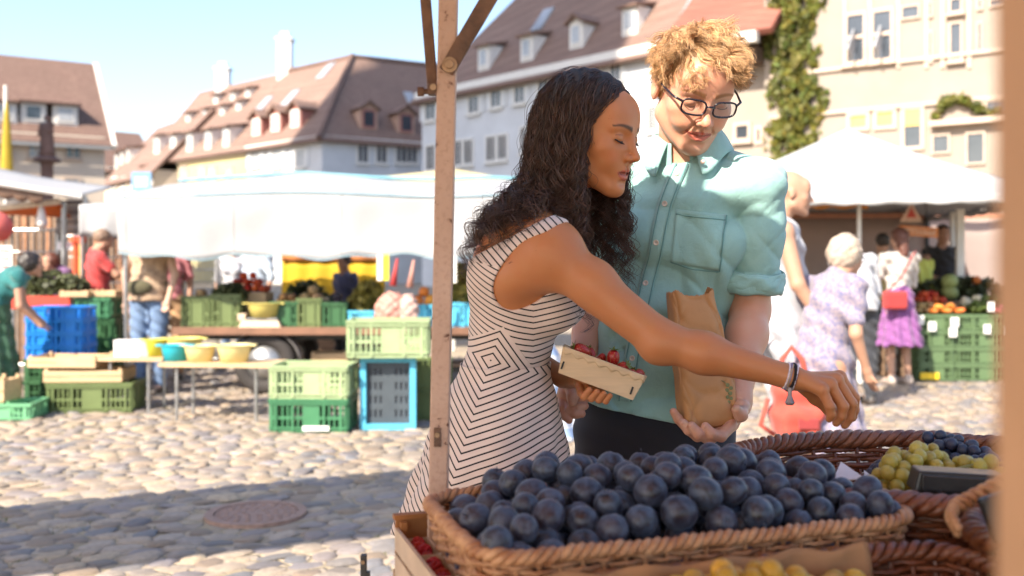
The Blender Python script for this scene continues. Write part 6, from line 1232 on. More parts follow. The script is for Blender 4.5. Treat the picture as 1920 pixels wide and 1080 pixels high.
# plum basket
LB, WB, ZR_ = .592, .320, .968; pc = W(LB/2, WB/2, 0)
wicker_basket('pale rectangular wicker basket heaped with plums', 'rect', pc, TA, LB, WB, ZT+.002, ZR_, WICK, wr=.0036, stake_sp=.026, inset=.030, rim_r=.0058, rim_strand=.0050, twist=.036)
def plum_mat():
    m = bpy.data.materials.new('plum_skin'); m.use_nodes = True; t = NT(m); b = t.n['Principled BSDF']; tc = t.new('ShaderNodeTexCoord'); oi = t.new('ShaderNodeObjectInfo')
    mp = t.new('ShaderNodeMapping'); t.l.new(tc.outputs['Object'], mp.inputs['Vector']); cb = t.new('ShaderNodeCombineXYZ'); t.l.new(t.m('MULTIPLY', oi.outputs['Random'], 50.0), cb.inputs[0]); t.l.new(t.m('MULTIPLY', oi.outputs['Random'], 91.0), cb.inputs[1]); t.l.new(cb.outputs[0], mp.inputs['Location'])
    n1 = t.noise(mp.outputs[0], 1.4, 5.0, .65, .6); n2 = t.noise(mp.outputs[0], 9.0, 4.0, .7)
    skin = t.mix(t.m('FRACT', t.m('MULTIPLY', oi.outputs['Random'], 7.3)), srgb('#15131d'), srgb('#2a1a26')); bloom = t.mix(n2.outputs['Fac'], srgb('#3d4860'), srgb('#64738f'))
    f = t.ramp(t.m('ADD', t.m('MULTIPLY', n1.outputs['Fac'], .85), t.m('MULTIPLY', n2.outputs['Fac'], .22)), .40, .70)
    t.l.new(t.mix(t.m('MULTIPLY', f, .78), skin, bloom), b.inputs['Base Color']); t.l.new(t.m('MULTIPLY_ADD', f, .28, .30), b.inputs['Roughness']); b.inputs['Sheen Weight'].default_value = .25; b.inputs['Sheen Tint'].default_value = (.6, .7, .9, 1); b.inputs['Sheen Roughness'].default_value = .4
    return m
PLM = plum_mat(); PRG = np.random.default_rng(21)
def plum_mesh(k):
    nu, nv = 20, 14; V = []; el = 1.0+.10*PRG.random(); gd_ = .05+.03*PRG.random()
    for j in range(nv+1):
        th_ = math.pi*j/nv
        for i in range(nu):
            ph = 2*math.pi*i/nu; r = 1-gd_*1.3*math.exp(-((ph-math.pi)/.22)**2)*math.sin(th_); r *= 1-.16*math.exp(-(th_/.28)**2)
            V.append((r*math.sin(th_)*math.cos(ph), r*math.sin(th_)*math.sin(ph)*(.96), r*math.cos(th_)*el))
    F = [(j*nu+i, j*nu+(i+1) % nu, (j+1)*nu+(i+1) % nu, (j+1)*nu+i) for j in range(nv) for i in range(nu)]; b = MB().add(V, F)
    if k in (1, 3): b.tube([(0, 0, .8), (.03, .01, 1.05*el), (.10, .04, 1.22*el)], [.045, .035, .05], 6)          # a short stalk left on
    return b.mesh('plum', PLM, True)
PM = [plum_mesh(k) for k in range(5)]
def dome(u, v):
    a = (u-LB*.55)/(LB*.52); b_ = (v-WB*.58)/(WB*.62); return ZR_+.010+.050*max(0, 1-a*a*.9)*max(0, 1-b_*b_)+.012*math.sin(u*23+1)*math.sin(v*19)
pl = []; tries = 0
def settle(u, v, r):
    z = ZT+.02+r
    for (a, b_, c, q) in pl:
        d2 = (a-u)**2+(b_-v)**2; R2 = (r+q)*.955
        if d2 < R2*R2: z = max(z, c+math.sqrt(R2*R2-d2))
    return z
while len(pl) < 520 and tries < 1500:
    tries += 1; best = None; r = .0172+.0052*PRG.random()
    for _ in range(14):
        f = .022; u = PRG.uniform(r+.004, LB-r-.004); v = PRG.uniform(r+.004, WB-r-.004); z = settle(u, v, r); sc0 = z-dome(u, v)
        if best is None or sc0 < best[0]: best = (sc0, u, v, z)
    if best[0] < -.004: pl.append((best[1], best[2], best[3], r))
ctop = sorted(pl, key=lambda q: -q[2])
for (u, v, z, r) in pl:
    if z < ZR_-.048: continue
    o = bpy.data.objects.new('plum', PM[int(PRG.integers(5))]); COL.objects.link(o); o.location = Vector(W(u, v, z)); o.scale = (r,)*3; o.rotation_euler = (PRG.normal()*1.1, PRG.normal()*1.1, PRG.random()*6.28)
    tag(o, 'dusky blue plum heaped in the pale wicker basket', 'plum', 'plums in the wicker basket')
# lower plums that only fill the basket: a liner of paper beneath them
ln = MB(); ln.grid(lambda i, j: tuple(W(.03+(LB-.06)*i, .03+(WB-.06)*j, ZR_-.066+.006*math.sin(i*20)*math.sin(j*17))), 20, 12).build('paper_liner', pm('brown_paper', '#a87e58', .75, .12, 20, .2), None, True, thick=.002); tag(COL.objects[-1], 'brown paper lining under the plums', 'paper')
# grape basket
GC = np.array((.640, 1.575)); wicker_basket('oval red brown wicker basket with grapes behind the plums', 'oval', GC, R(10), .60, .50, ZT+.002, .975, WICKR, wr=.0048, stake_sp=.045, inset=.05, rim_r=.011, rim_strand=.0078, twist=.075, rowgap=1.75, braid=4)
GRY = pm('green_grape', (.60, .49, .10), .3, .2, 60, .0, trans=.35, rnd=.15, spec=.6, coat=.2); GRB = pm('black_grape', (.018, .02, .05), .45, .5, 40, .1, col2=(.05, .06, .10), rnd=.2); STEM = pm('grape_stem', (.28, .26, .08), .7, .2)
GM = {0: blob_mesh('grape', GRY, VRG, 14, 1.0, 1.08, .0), 1: blob_mesh('grape', GRB, VRG, 14, 1.0, 1.08, .0)}
# crumpled paper bed in the basket, rising under the bunches
PAPW = pm('white_tissue', (.72, .70, .74), .8, .05, 20, .2); bed = lambda x, y: ZT+.03+.055*math.exp(-(((x-GC[0])/.20)**2+((y-GC[1]-.02)/.16)**2))
cb_ = thing('paper_bed', 'crumpled brown paper in the grape basket', 'paper', (*GC, ZT)); MB().grid(lambda i, j: (GC[0]+.23*j*math.cos(6.283*i), GC[1]+.19*j*math.sin(6.283*i), bed(GC[0]+.23*j*math.cos(6.283*i), GC[1]+.19*j*math.sin(6.283*i))+.004*math.sin(i*60)*j), 48, 12, True).build('sheet', MATS['brown_paper'], cb_, True, thick=.002)
def bunch(label, kind, path, rad, n, gr=.0102):
    rg_ = np.random.default_rng(len(label)); root = thing('grape_bunch', label, 'grapes', path[0]); path = [np.array(p) for p in path]; MB().tube(path, [.0022]*len(path), 6).build('stem', STEM, root); placed = []
    for _ in range(n*60):
        if len(placed) >= n: break
        t = rg_.random()*(len(path)-1); i = min(int(t), len(path)-2); c_ = path[i]*(1-t+i)+path[i+1]*(t-i); d = rg_.standard_normal(3); d /= np.linalg.norm(d); rr = rad*(1-.45*abs(t/(len(path)-1)-.35)); p = c_+d*rr*(.55+.45*rg_.random())*np.array((1, 1, .8))
        if p[2] < bed(p[0], p[1])+gr*.6: continue
        if all(np.linalg.norm(p-q) > gr*1.72 for q in placed): placed.append(p)
    for p in placed:
        o = bpy.data.objects.new('grape', GM[kind]); COL.objects.link(o); s = gr*(.9+.2*rg_.random()); o.location = Vector(p); o.scale = (s,)*3; o.rotation_euler = (rg_.normal()*.5, rg_.normal()*.5, 0); setpar(o, root)
    return root
bunch('yellow green grape bunch in front in the wicker basket', 0, [P(1742, 862, 1.60), P(1712, 880, 1.54), P(1680, 892, 1.50), P(1650, 905, 1.48)], .042, 62); bunch('dark blue grape bunch on top at the back of the basket', 1, [P(1765, 842, 1.72), P(1790, 858, 1.68), P(1830, 870, 1.64), P(1860, 880, 1.6)], .040, 60); bunch('small dark grapes left behind the yellow bunch', 1, [P(1690, 868, 1.68), P(1665, 885, 1.62), P(1650, 890, 1.58)], .026, 20); bunch('pale yellow grapes right of the dark bunch', 0, [P(1790, 880, 1.55), P(1825, 880, 1.52), P(1862, 884, 1.50)], .026, 26)
tw = thing('grape_stalk', 'pale green bare stalk lying across the grapes', 'stalk', P(1790, 868, 1.54)); MB().tube([P(1785, 882, 1.50), P(1815, 874, 1.50), P(1850, 870, 1.5), P(1890, 866, 1.5)], [.003, .0025, .0022, .0018], 6).build('stalk', STEM, tw, True)
# folded white paper and black tag tray
wp = thing('folded_paper', 'folded white paper tucked beside the yellow grapes', 'paper', P(1590, 895, 1.53)); pts = [P(1562, 902, 1.50), P(1577, 866, 1.55), P(1622, 898, 1.50), P(1630, 905, 1.46), P(1620, 882, 1.54)]
MB().add([pts[0], pts[1], pts[2], (np.array(pts[0])+pts[2])/2+(0, .03, -.01)], [(0, 1, 2), (0, 3, 1), (1, 3, 2)]).build('fold', PAPW, wp, thick=.0015); MB().add([pts[2]+(0, .002, 0), pts[4], P(1634, 893, 1.52), pts[3]], [(0, 1, 2, 3)]).build('flap', PAPW, wp, thick=.0015)
BLK = pm('black_plastic', (.018, .018, .02), .35, .2, 20, .05); tg = thing('price_tag_holder', 'black plastic price holder lying on the grape basket', 'price holder', P(1800, 905, 1.38))
q0 = P(1795, 902, 1.38); Mq = Matrix.Rotation(R(2), 3, 'Y') @ Matrix.Rotation(R(-8), 3, 'Z'); MB().box(q0, (.125, .05, .030), Mq, .9).build('body', BLK, tg, bevel=.003); MB().box(q0+(0, -.026, 0), (.115, .006, .022), Mq).build('front_plate', pm('black_plate', (.03, .03, .033), .25), tg, bevel=.002)
# small basket with handle at the right, its black tag
SB = np.array((.71, 1.20)); wicker_basket('small wicker basket with a black tag at the right edge', 'oval', SB, R(8), .30, .22, ZT+.002, .972, WICKD, wr=.0045, stake_sp=.04, inset=.03, rim_r=.010, rim_strand=.0075, twist=.06, rowgap=1.8)
h2 = thing('wicker_hoop', 'pale braided wicker hoop lying at the right edge', 'hoop', P(1800, 985, 1.2)); hp = [P(1795, 992, 1.17), P(1782, 970, 1.18), P(1790, 950, 1.2), P(1830, 930, 1.2), P(1880, 905, 1.18), P(1940, 870, 1.15)]
hp = [np.array(p) for p in hp]; fine = [hp[min(int(t), 4)]*(1-(t-min(int(t), 4)))+hp[min(int(t), 4)+1]*(t-min(int(t), 4)) for t in np.linspace(0, 4.999, 70)]
for s in range(3): MB().tube([p+np.array((0, .006*math.cos(k*.45+s*2.09), .006*math.sin(k*.45+s*2.09))) for k, p in enumerate(fine)], .0046, 7).build('strand', WICK, h2, True)
t2_ = thing('price_tag_holder', 'black price plate standing in the small right basket', 'price holder', P(1900, 960, 1.15)); MB().box(P(1895, 962, 1.14), (.06, .012, .055), Matrix.Rotation(R(-20), 3, 'Y')).build('plate', BLK, t2_, bevel=.003); MB().box(P(1895, 990, 1.145), (.008, .006, .08)).build('stick', BLK, t2_)
# front basket, lined with brown paper, with mirabelles
FC = W(.31, -.155, 0); wicker_basket('reddish wicker basket in the foreground lined with brown paper', 'rect', FC, TA, .56, .255, ZT+.002, .940, WICKD, wr=.004, stake_sp=.03, inset=.025, rim_r=.008, rim_strand=.006, twist=.05)
FRAMEP = thing('paper_lining', 'crumpled brown paper lining the front basket', 'paper', FC); MB().grid(lambda i, j: tuple(W(.055+.415*i, -.042-.012*j+.003*math.sin(i*34+j*5)+.002*math.sin(i*11), .958-.085*j+.003*math.sin(i*27))), 50, 10).build('back_sheet', MATS['brown_paper'], FRAMEP, True, thick=.0015)
MB().grid(lambda i, j: tuple(W(.055+.415*i, -.055-.19*j, .893+.004*math.sin(i*25)*math.sin(j*12))), 30, 14).build('floor_sheet', MATS['brown_paper'], FRAMEP, True, thick=.0015)
MIR = pm('mirabelle_skin', (.62, .36, .04), .45, .2, 3.0, .05, rnd=.18, trans=.12); MM = [blob_mesh('mirabelle', MIR, VRG, 16, 1.0, 1.04, .015) for _ in range(3)]; mrs = []
for tr_ in range(1500):
    if len(mrs) >= 230: break
    best = None; r = .0118+.002*PRG.random()
    for _ in range(6):
        u = PRG.uniform(.07, .46); v = PRG.uniform(-.235, -.075); z = .896+r
        for (a, b_, c, q) in mrs:
            d2 = (a-u)**2+(b_-v)**2; R2 = (r+q)*.96
            if d2 < R2*R2: z = max(z, c+math.sqrt(R2*R2-d2))
        lim = .925+.05*math.exp(-((u-.24)/.13)**2-((v+.12)/.06)**2)
        if best is None or z-lim < best[0]: best = (z-lim, u, v, z)
    if best[0] < 0: mrs.append((best[1], best[2], best[3], r))
for (u, v, z, r) in mrs:
    o = bpy.data.objects.new('mirabelle', MM[int(PRG.integers(3))]); COL.objects.link(o); o.location = Vector(W(u, v, z)); o.scale = (r,)*3; o.rotation_euler = (PRG.normal(), PRG.normal(), PRG.random()*6); tag(o, 'yellow mirabelle plum in the paper lined front basket', 'mirabelle', 'mirabelles in the front basket')
# wooden crate with raspberry punnets left of the plums
rc = thing('fruit_crate', 'narrow wooden crate with raspberries at the left end of the table', 'wooden crate', W(-.02, .2, ZT)); CRW = pm('crate_brown_board', '#a06a3c', .75, .25, 12, .25, 60); CRP = pm('crate_pale_plank', '#c9b29c', .75, .2, 12, .25, 60)
UC, WC = -.008, .046
MB().box(W(UC, .345, ZT+.039), (WC, .008, .078), MT).build('end_board', CRW, rc); MB().box(W(UC, .343, ZT+.0815), (WC+.006, .014, .007), MT).build('end_cap', CRW, rc); MB().box(W(UC, .02, ZT+.03), (WC, .008, .06), MT).build('end_board', CRW, rc)
for z_ in (.016, .052): MB().box(W(UC-WC/2, .182, ZT+z_), (.005, .31, .031), MT).build('side_plank', CRP, rc)
MB().box(W(UC+WC/2, .182, ZT+.016), (.005, .31, .031), MT).build('side_plank', CRP, rc)
for v in (.332, .033): MB().box(W(UC-WC/2+.009, v, ZT+.038), (.009, .009, .076), MT).build('corner_post', CRW, rc)
MB().box(W(UC, .182, ZT+.005), (WC-.004, .31, .007), MT).build('bottom', CRP, rc)
CARD = pm('card_punnet', '#cdbba6', .8, .08, 30, .15); RASP = pm('raspberry', (.42, .012, .015), .4, .25, 30, .15, rnd=.2)
def rasp_mesh():
    b = MB()
    for j in range(6):
        th_ = .25+j*.42; n = max(3, int(9*math.sin(th_)))
        for i in range(n):
            ph = 2*math.pi*(i+.5*(j % 2))/n; c_ = np.array((.78*math.sin(th_)*math.cos(ph), .78*math.sin(th_)*math.sin(ph), .85*math.cos(th_))); b.lathe([(0, -.30), (.2, -.22), (.3, 0), (.2, .22), (0, .30)], 7, c_)
    b.lathe([(0, -.8), (.6, -.5), (.72, 0), (.6, .5), (0, .8)], 10); return b.mesh('raspberry', RASP, True)
RM = rasp_mesh()
for k, v in enumerate((.275, .18, .085)):
    pn = thing('punnet', 'pale card punnet of raspberries in the wooden crate, %s' % ('far one', 'middle one', 'near one')[k], 'punnet', W(UC, v, ZT+.012), 'raspberry punnets'); hw = WC/2-.006
    for (du, dv, su, sv) in ((-hw, 0, .002, .085), (hw, 0, .002, .085), (0, -.042, 2*hw, .002), (0, .042, 2*hw, .002)): MB().box(W(UC+du, v+dv, ZT+.012+.022), (su, sv, .044), MT).build('wall', CARD, pn)
    MB().box(W(UC, v, ZT+.0125), (2*hw-.003, .082, .003), MT).build('base', CARD, pn)
    for i in range(1):
        for j in range(4):
            for l in range(2):
                o = bpy.data.objects.new('raspberry', RM); COL.objects.link(o); o.location = Vector(W(UC+PRG.normal()*.0015, v-.029+.0195*j+PRG.normal()*.002, ZT+.027+.019*l+PRG.normal()*.002)); o.scale = (.0115,)*3; o.rotation_euler = (PRG.normal(), PRG.normal(), PRG.random()*6); tag(o, 'red raspberry in a card punnet of the wooden crate', 'raspberry', 'raspberries in the crate')
# ---------------------------------------------------------------- the woman in the striped dress
A3 = lambda *q: np.array(q, float)
wm = thing('person', 'woman with long dark curls in a black striped white dress reaching over the baskets', 'person', (-.05, 1.98, 0))
pel, wai, rib, upc, nkb = A3(-.03, 1.99, .95), A3(-.008, 1.98, 1.115), A3(.018, 1.968, 1.245), A3(.042, 1.965, 1.325), A3(.058, 1.965, 1.385)
fwW = A3(.985, -.17, 0)/np.linalg.norm((.985, .17)); upW = (nkb-pel)/np.linalg.norm(nkb-pel); MW = frame(fwW-upW*(fwW @ upW), upW)      # columns: right, forward, up
LT = lambda c, q: c+MW @ A3(*q)
HcW = A3(.155, 1.950, 1.553); yw, ptc = R(33), R(13); LHW = Loc(HcW, frame((math.cos(yw)*math.cos(ptc), -math.sin(yw)*math.cos(ptc), -math.sin(ptc)), (0.02, -.05, 1)), .985)
shR, elR, wrR = A3(.064, 1.815, 1.318), A3(.262, 1.748, 1.160), P(1478, 706, 1.70)
shL, elL, wrL = A3(.085, 2.110, 1.330), A3(-.045, 2.165, 1.135), A3(.105, 2.045, 1.062)
def w_torso(B, o=0.0, legs=False):
    B.u(ell(pel, A3(.160, .112, .125)+o, MW), .03); B.u(ell(wai, A3(.112, .074, .115)+o, MW), .07); B.u(ell(rib, A3(.122, .090, .125)+o, MW), .05); B.u(ell(upc, A3(.130, .072, .075)+o, MW), .04)
    for s in (-1, 1): B.u(ell(LT(rib, (s*.060, .072, -.012)), A3(.054, .052, .052)+o, MW), .030)
    B.u(ell(LT(rib, (.060, -.055, .035)), A3(.055, .040, .075)+o, MW), .03); B.u(ell(LT(rib, (-.060, -.055, .035)), A3(.055, .040, .075)+o, MW), .03)
    B.u(cone(upc+A3(.01, -.10, .015), upc+A3(.02, .10, .015), .046+o), .04)
BW = Body(); w_torso(BW)
BW.u(cone(nkb-A3(.012, 0, .02), HcW+LHW.M @ A3(0, -.028, -.055), .052, .047), .035); BW.u(cone(upc+A3(0, -.07, .03), nkb+A3(.0, 0, .02), .036, .045), .04); BW.u(cone(upc+A3(0, .07, .03), nkb+A3(.0, 0, .02), .036, .045), .04)
# right arm (near), muscles, elbow, hand
dA = elR-shR; BW.u(ell(shR+A3(.008, -.004, .006), (.056, .050, .054)), .03); BW.u(cone(shR, elR, .0455, .0345), .03); BW.u(ell(shR+dA*.42+A3(.006, 0, .010), A3(.030, .034, .036)), .03); BW.u(cone(shR-A3(.06, -.035, .045), shR+A3(.0, .01, -.02), .045, .045), .04)
dF = wrR-elR; BW.u(sph(elR+A3(-.006, 0, -.008), .0325), .015); BW.u(cone(elR, elR+dF*.35, .0335, .0345), .02); BW.u(cone(elR+dF*.35, wrR, .0345, .0190), .02); BW.u(cone(wrR-dF*.06, wrR+dF*.03, .0185, .0190), .010)
hand_pts = {}
mcp = dict(p=(1541, 731, 1.668), r=(1556, 722, 1.682), m=(1568, 713, 1.700), i=(1574, 708, 1.718)); pip = dict(p=(1556, 762, 1.662), r=(1581, 762, 1.676), m=(1597, 757, 1.697), i=(1602, 746, 1.722)); dip = dict(p=(1559, 777, 1.664), r=(1577, 781, 1.678), m=(1594, 782, 1.700), i=(1602, 768, 1.724)); tipp = dict(p=(1555, 786, 1.668), r=(1568, 793, 1.682), m=(1584, 797, 1.703), i=(1599, 784, 1.724))
HB_ = Body()
for f_, yo, r_ in (('p', -.010, .0115), ('r', -.004, .0125), ('m', .004, .0125), ('i', .010, .0120)): HB_.u(cone(wrR+dF*.10+A3(0, yo, 0), P(*mcp[f_]), .0125, r_), .008)
HB_.u(cone(wrR, wrR+dF*.12, .0175, .0150), .012)
thb = [wrR+dF*.10+A3(.0, .014, -.006), P(1530, 745, 1.735), P(1556, 768, 1.745), P(1572, 785, 1.742)]
add_finger(HB_, thb, [.0130, .0125, .0105, .0080], .008)
for f, r in (('p', (.0098, .0082, .0072, .0060)), ('r', (.0108, .0092, .0080, .0068)), ('m', (.0110, .0094, .0082, .0070)), ('i', (.0108, .0092, .0080, .0066))):
    FB = Body(); add_finger(FB, [P(*d[f]) for d in (mcp, pip, dip, tipp)], r, .0035); FB.u(sph(P(*mcp[f])+A3(0, 0, .001), r[0]*1.05), .004); HB_.u(FB, .0030)
BW.u(HB_, .010)
# left arm and the hand under the punnet
BW.u(ell(shL, (.05, .05, .052)), .03); BW.u(cone(shL-A3(.06, .035, .045), shL+A3(.0, -.01, -.02), .045, .045), .04); BW.u(cone(shL, elL, .043, .034), .03); BW.u(cone(elL, wrL, .034, .021), .012)
PALM = P(1112, 712, 1.995); HL = Body(); HL.u(cone(wrL, PALM, .021, .017), .012); HL.u(cone(wrL+A3(.01, -.02, 0), P(1095, 712, 1.96), .018, .015), .012)
for k, (mx, tx, r) in enumerate(((1090, 1105, .0076), (1104, 1119, .0077), (1118, 1132, .0074), (1131, 1144, .0066))):
    yy = .0+.004*k; FB = Body(); add_finger(FB, [P(mx-6, 716+yy*250, 1.975), P(mx, 737+k*2.6, 1.918), P(mx+5, 744+k*2.6, 1.893), P(tx, 731+k*3.6, 1.884)], [r*1.12, r*1.04, r*.96, r*.80], .003); HL.u(FB, .0012)
BW.u(HL, .008)
for hp_, kn, an in ((A3(-.02, 1.905, .90), A3(.0, 1.90, .48), A3(-.04, 1.90, .075)), (A3(-.03, 2.075, .90), A3(-.05, 2.08, .48), A3(-.11, 2.08, .075))):
    BW.u(cone(hp_, kn, .085, .054), .03); BW.u(cone(kn, an, .052, .034), .02); BW.u(ell(kn*.7+an*.3-A3(.018, 0, 0), (.045, .045, .10)), .02); BW.u(cone(an, an+A3(.14, -.01, -.045), .033, .026), .015)
MOUTH_W = .0036
add_head(BW, LHW, True, mouth=MOUTH_W, smile=0.0)
V, F = surf_multi(BW, [((-.32, 1.58, -.01), (.78, 2.30, 1.72), .0044), ((-.1, 1.75, 1.402), (.45, 2.2, 1.73), .0020), ((.464, 1.58, .95), (.74, 1.85, 1.2), .0021), ((.105, 1.84, .99), (.24, 2.03, 1.11), .0021)])
SKW = np.array(srgb('#bd7c50'))
cw = face_paint(V, LHW, SKW, srgb('#b5604f'), srgb('#1c0f0b'), True, MOUTH_W)
body_w = np_mesh('body', V, F, SKIN, wm, True, cw)
# nails on the reaching hand and on the hand under the punnet
NAIL = pm('nail', '#d39a82', .25, .05, 5, 0)
NW = [(np.array(P(*tipp[f]))+A3(.004, -.001, .0035), A3(.0042, .0048, .006)) for f in 'prmi']
for c_, r_ in NW:
    m = MB(); m.lathe([(0, -1), (.7, -.7), (1, 0), (.7, .7), (0, 1)], 10); me = m.mesh('nail', NAIL, True); o = bpy.data.objects.new('nail', me); COL.objects.link(o); o.location = Vector(c_); o.scale = Vector(r_); setpar(o, body_w)
# eyes: lash lines, teeth
LASH = pm('lash', (.012, .008, .006), .6, .1, 5, 0)
for s in (-1, 1):
    pts = [LHW.p((s*.0325+.0138*math.cos(t), .0735+.0122*math.sqrt(max(0, 1-(math.cos(t)*.93)**2))+.0008, -.0052-.0030*math.sin(t)-s*0+.0012*(math.cos(t)*s > .6))) for t in np.linspace(.12, math.pi-.12, 14)]
    m = MB(); m.tube(pts, [.0005]+[.0015]*12+[.0007], 6)
    for k in range(2, 13): d_ = LHW.M @ A3(s*.0005*(k-7), .0060, -.0048); m.tube([pts[k], pts[k]+d_*.6, pts[k]+d_*1.0+LHW.M @ A3(0, .001, .0016)], [.0005, .0004, .00015], 4)
    m.build('eyelashes', LASH, wm)
    m = MB(); m.tube([LHW.p((s*.0325+.0135*math.cos(t), .0735+.0119*math.sqrt(max(0, 1-(math.cos(t)*.93)**2)), .0028+.0026*math.sin(t))) for t in np.linspace(.2, math.pi-.2, 12)], .00045, 5); m.build('lid_crease', pm('lid_crease', '#6b3a25', .6), wm)
m = MB(); m.grid(lambda i, j: tuple(LHW.p((-.0115+.023*i, .0893-.0045*(2*i-1)**2, -.0640-.0046*j))), 12, 3); m.build('teeth', pm('teeth', (.72, .66, .58), .3, .03, 5, 0), wm, True, thick=.0015)
# ---- dress
def stripe_dress(name, bod):
    m = bpy.data.materials.new(name); m.use_nodes = True; t = NT(m); b = t.n['Principled BSDF']; g = t.new('ShaderNodeNewGeometry'); sp = t.new('ShaderNodeSeparateXYZ'); t.l.new(g.outputs['Position'], sp.inputs[0])
    wob = t.noise(g.outputs['Position'], 7.0, 2.0); wv = t.m('MULTIPLY_ADD', wob.outputs['Fac'], 8.0, -4.0)
    x = t.m('MULTIPLY_ADD', sp.outputs[0], 1000.0, 960.0); y = t.m('MULTIPLY_ADD', sp.outputs[2], -1000.0, 1300.0+490.0)
    dx = t.m('SUBTRACT', x, 920.0); dy = t.m('SUBTRACT', y, 676.0)
    a1 = t.m('ABSOLUTE', t.m('ADD', t.m('MULTIPLY', dx, .34), t.m('MULTIPLY', dy, .94))); a2 = t.m('ABSOLUTE', t.m('SUBTRACT', t.m('MULTIPLY', dx, .82), t.m('MULTIPLY', dy, .57)))
    nest = t.m('MAXIMUM', a1, a2)
    if bod:
        ex = t.m('EXPONENT', t.m('MULTIPLY', t.m('SUBTRACT', x, 885.0), -1/60.0)); gx = t.m('ADD', t.m('MULTIPLY', t.m('SUBTRACT', 1.0, ex), 62.0), t.m('MULTIPLY', t.m('MAXIMUM', t.m('SUBTRACT', x, 1000.0), 0.0), -.34)); ub = t.m('SUBTRACT', y, gx)
        us = t.m('SUBTRACT', t.m('MULTIPLY', x, .77), t.m('MULTIPLY', y, .64)); kst = t.m('LESS_THAN', t.m('ADD', y, t.m('MULTIPLY', x, -.25)), 268.0); ub = t.m('ADD', t.m('MULTIPLY', us, kst), t.m('MULTIPLY', ub, t.m('SUBTRACT', 1.0, kst)))
        inside = t.m('MULTIPLY', t.m('LESS_THAN', a1, 52.0), t.m('LESS_THAN', a2, 56.0)); u = t.m('ADD', t.m('MULTIPLY', nest, inside), t.m('MULTIPLY', ub, t.m('SUBTRACT', 1.0, inside)))
    else: u = nest
    u = t.m('ADD', u, t.m('MULTIPLY', wv, .5)); f = t.m('ABSOLUTE', t.m('SUBTRACT', t.m('FRACT', t.m('DIVIDE', u, 11.5)), .5)); k = t.ramp(f, .36, .40)
    fine = t.noise(g.outputs['Position'], 900.0, 2.0); mid = t.noise(g.outputs['Position'], 25.0, 3.0)
    base = t.mix(mid.outputs['Fac'], srgb('#e6d4cc'), srgb('#d6c2ba')); t.l.new(t.mix(k, base, srgb('#15141a')), b.inputs['Base Color']); b.inputs['Roughness'].default_value = .85; b.inputs['Sheen Weight'].default_value = .15
    bp = t.new('ShaderNodeBump'); bp.inputs['Strength'].default_value = .25; bp.inputs['Distance'].default_value = .002; t.l.new(t.m('ADD', fine.outputs['Fac'], t.m('MULTIPLY', mid.outputs['Fac'], 2.0)), bp.inputs['Height']); t.l.new(bp.outputs[0], b.inputs['Normal']); return m
DR = Body(); w_torso(DR, .0055); DR.u(cone(upc+A3(0, -.07, .03), nkb+A3(.0, 0, .015), .041, .046), .03); DR.u(cone(upc+A3(0, .07, .03), nkb+A3(.0, 0, .015), .041, .046), .03); 
DR.u(ell(shR+A3(.008, -.004, .006), (.0605, .0545, .0585)), .03); DR.u(cone(shR-A3(.06, -.035, .045), shR+A3(.0, .01, -.02), .0495, .0495), .04); DR.u(ell(shL, (.0545, .0545, .0565)), .03); DR.u(cone(shL-A3(.06, .035, .045), shL+A3(.0, -.01, -.02), .0495, .0495), .04)
DR.disp(lambda p: (.0015*np.sin(p[:, 2]*70+p[:, 0]*30)*np.clip((1.22-p[:, 2])*8, 0, 1)).astype(f32))
for s, sy in ((1, 0), (-1, 1)):
    cA = P(993, 516, 1.79) if s == 1 else A3(.035, 2.15, 1.28); ax1 = A3(.67, 0, .74); DR.s_(ell(cA, (.094, .105, .051), np.stack([ax1, A3(0, 1, 0), A3(-.74, 0, .67)], 1)), .003)
    cB = cA+A3(.055, 0, .035); DR.s_(ell(cB, (.07, .095, .045), np.stack([ax1, A3(0, 1, 0), A3(-.74, 0, .67)], 1)), .01)
DR.i(half(P(970, 438, 1.86), (-.46, 0, .888)), .003); DR.s_(ell((.125, 1.965, 1.42), (.075, .075, .10)), .006); DR.s_(ell((.06, 1.965, 1.44), (.075, .060, .085)), .006); DR.i(half((0, 0, 1.072), (0, 0, -1)), .003)
V, F = surf(DR, (-.2, 1.75, 1.05), (.22, 2.2, 1.47), .0032, 16); np_mesh('dress_bodice', V, F, stripe_dress('striped_jersey_bodice', True), wm)
